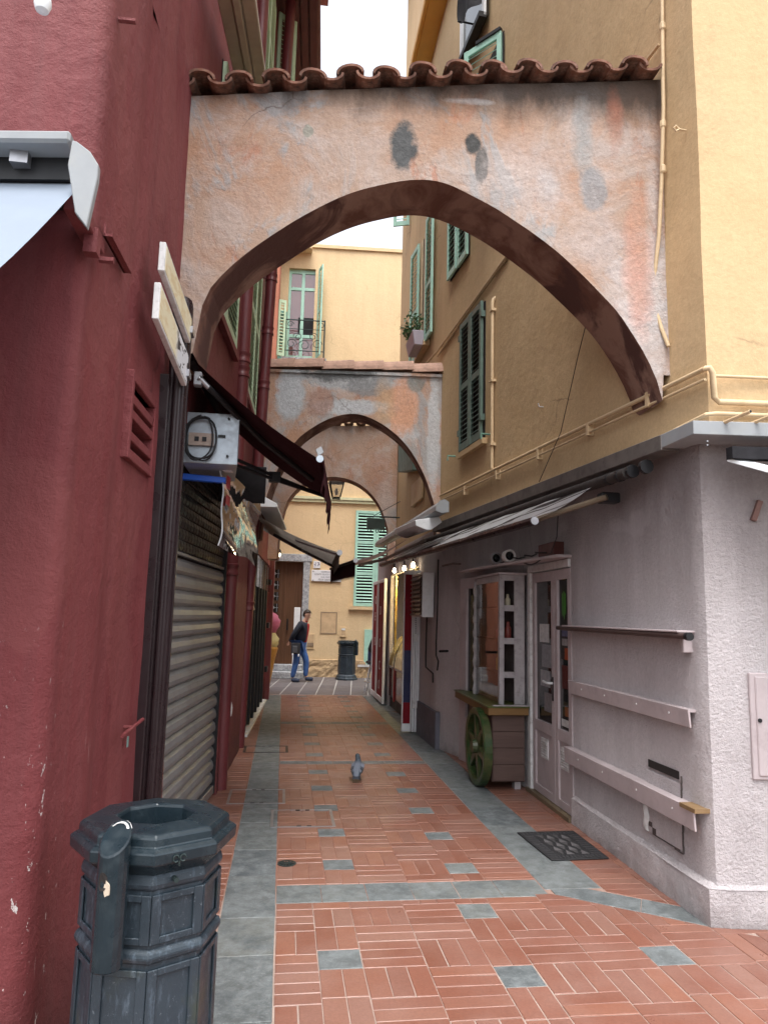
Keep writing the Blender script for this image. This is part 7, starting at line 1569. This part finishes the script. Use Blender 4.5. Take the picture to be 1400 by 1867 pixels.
bb.build('ironwork', M['iron'], bal); MB().obox(fq(wx0-.08, wz0-.16, 0), dF*(L_+.14), nF*(o+.04), (0, 0, .06)).build('slab', M['stone'], bal)
# service hatches on the wall
def hatchp(label, u0, v0, u1, v1, th, kind):
    a, b = fb(u0, v0), fb(u1, v1); h = thing('wall_hatch', label, 'hatch', a, 'service hatches on the far wall')
    f = MB(); w2 = b.x-a.x; ht = a.z-b.z
    f.obox(fq(a.x, b.z, .0), dF*.03, nF*(th+.006), (0, 0, ht)).obox(fq(b.x-.03, b.z, .0), dF*.03, nF*(th+.006), (0, 0, ht)).obox(fq(a.x+.03, b.z, 0), dF*(w2-.06), nF*(th+.005), (0, 0, .03)).obox(fq(a.x+.03, a.z-.03, 0), dF*(w2-.06), nF*(th+.005), (0, 0, .03))
    f.build('frame', M['yellow_far'] if kind else paint('hatch_edge', (.30, .22, .14), .8), h, bevel=.003)
    MB().obox(fq(a.x+.03, b.z+.03, 0.0), dF*(w2-.06), nF*th, (0, 0, ht-.06)).build('door', paint('hatch_paint', (.52, .37, .22), .7), h); return h
hatchp('largest square service hatch painted yellow in the middle of the far wall', 585, 1115, 614, 1156, .006, 0)
h2 = hatchp('pale service hatch with a dark lower band right behind the walking man', 550, 1155, 573, 1183, .02, 1); a = fb(552, 1178, .03); MB().obox(Vector((a.x, a.y, a.z)), dF*.28, nF*.006, (0, 0, .09)).build('lower_band', paint('tan_metal', (.25, .18, .12), .6), h2)
h3 = hatchp('smallest hatch, a letter box sized panel above the distant litter bin', 620, 1143, 631, 1161, .03, 1); a = fb(623, 1149, .035); MB().obox(a, dF*.09, nF*.004, (0, 0, .05)).build('label_plate', M['white_metal'], h3)
q = fb(662, 1228, .0); MB().obox(Vector((q.x-.15, q.y, .28)), dF*1.2, nF*.06, (0, 0, .06)).build('plinth_ledge', M['white_old'], far_house)
MB().obox(fq(fb(664, 1170).x, .35, .0), dF*.5, nF*.05, (0, 0, .9)).build('mint_low_shutter', M['mint'], far_house)
# lantern and hanging sign at the farthest arch
lq = ony(613, 905, 13.7); lan = thing('street_lantern', 'four sided iron street lantern hanging below the farthest arch', 'lantern', lq)
def fr4(r0, r1, z0, z1): return [(lq.x+r0*sx, lq.y+r0*sy, lq.z+z0) for sx, sy in ((-1, -1), (1, -1), (1, 1), (-1, 1))]+[(lq.x+r1*sx, lq.y+r1*sy, lq.z+z1) for sx, sy in ((-1, -1), (1, -1), (1, 1), (-1, 1))]
lgm = glass_mat('lantern_glass', (.8, .78, .7), .05, .9); MB().hexa(fr4(.07, .13, -.02, .27)).build('glass', lgm, lan)
mb = MB(); c8 = fr4(.075, .135, -.02, .27)
for k in range(4): mb.tube([c8[k], c8[k+4]], .012, 5)
mb.build('bars', M['iron'], lan); MB().hexa(fr4(.16, .15, .27, .30)).hexa(fr4(.13, .06, .301, .38)).build('cap', M['galv'], lan, bevel=.004); MB().hexa(fr4(.08, .05, -.05, -.02)).build('base', M['iron'], lan)
MB().tube([lq+Vector((0, 0, .38)), lq+Vector((0, 0, .62)), lq+Vector((0, -.6, .66))], .016, 6).build('bracket', M['iron'], lan)
MB().lathe([(.01, .02), (.03, .05), (.035, .1), (.015, .16)], lq, 10).build('bulb', M['white_metal'], lan)
hg = ony(684, 955, 12.4); hs_ = thing('hanging_sign', 'dark green blank hanging shop sign on an iron bracket in the farthest arch', 'sign', hg)
MB().box(hg.x-.15, hg.x+.17, 12.39, 12.42, hg.z-.09, hg.z+.10).build('board', paint('dark_green_sign', (.035, .05, .042), .5), hs_, bevel=.005)
mb = MB(); mb.tube([(hg.x-.17, 12.4, hg.z+.13), (1.97, 12.4, hg.z+.13)], .012, 6).tube([(hg.x-.05, 12.4, hg.z+.13), (1.97, 12.4, hg.z+.42)], .007, 5)
for x in (-.10, .12): mb.tube([(hg.x+x, 12.4, hg.z+.10), (hg.x+x, 12.4, hg.z+.13)], .007, 5)
for k, x in enumerate((-.10, .04, .13)): mb.tube([(hg.x+x+.035*(1-i/14*.6)*math.cos(i*.55), 12.405, hg.z-.13+.035*(1-i/14*.6)*math.sin(i*.55)) for i in range(14)], .007, 5)
mb.tube([(hg.x-.14, 12.405, hg.z-.10), (hg.x+.16, 12.405, hg.z-.10)], .006, 5); mb.build('bracket', M['iron'], hs_)
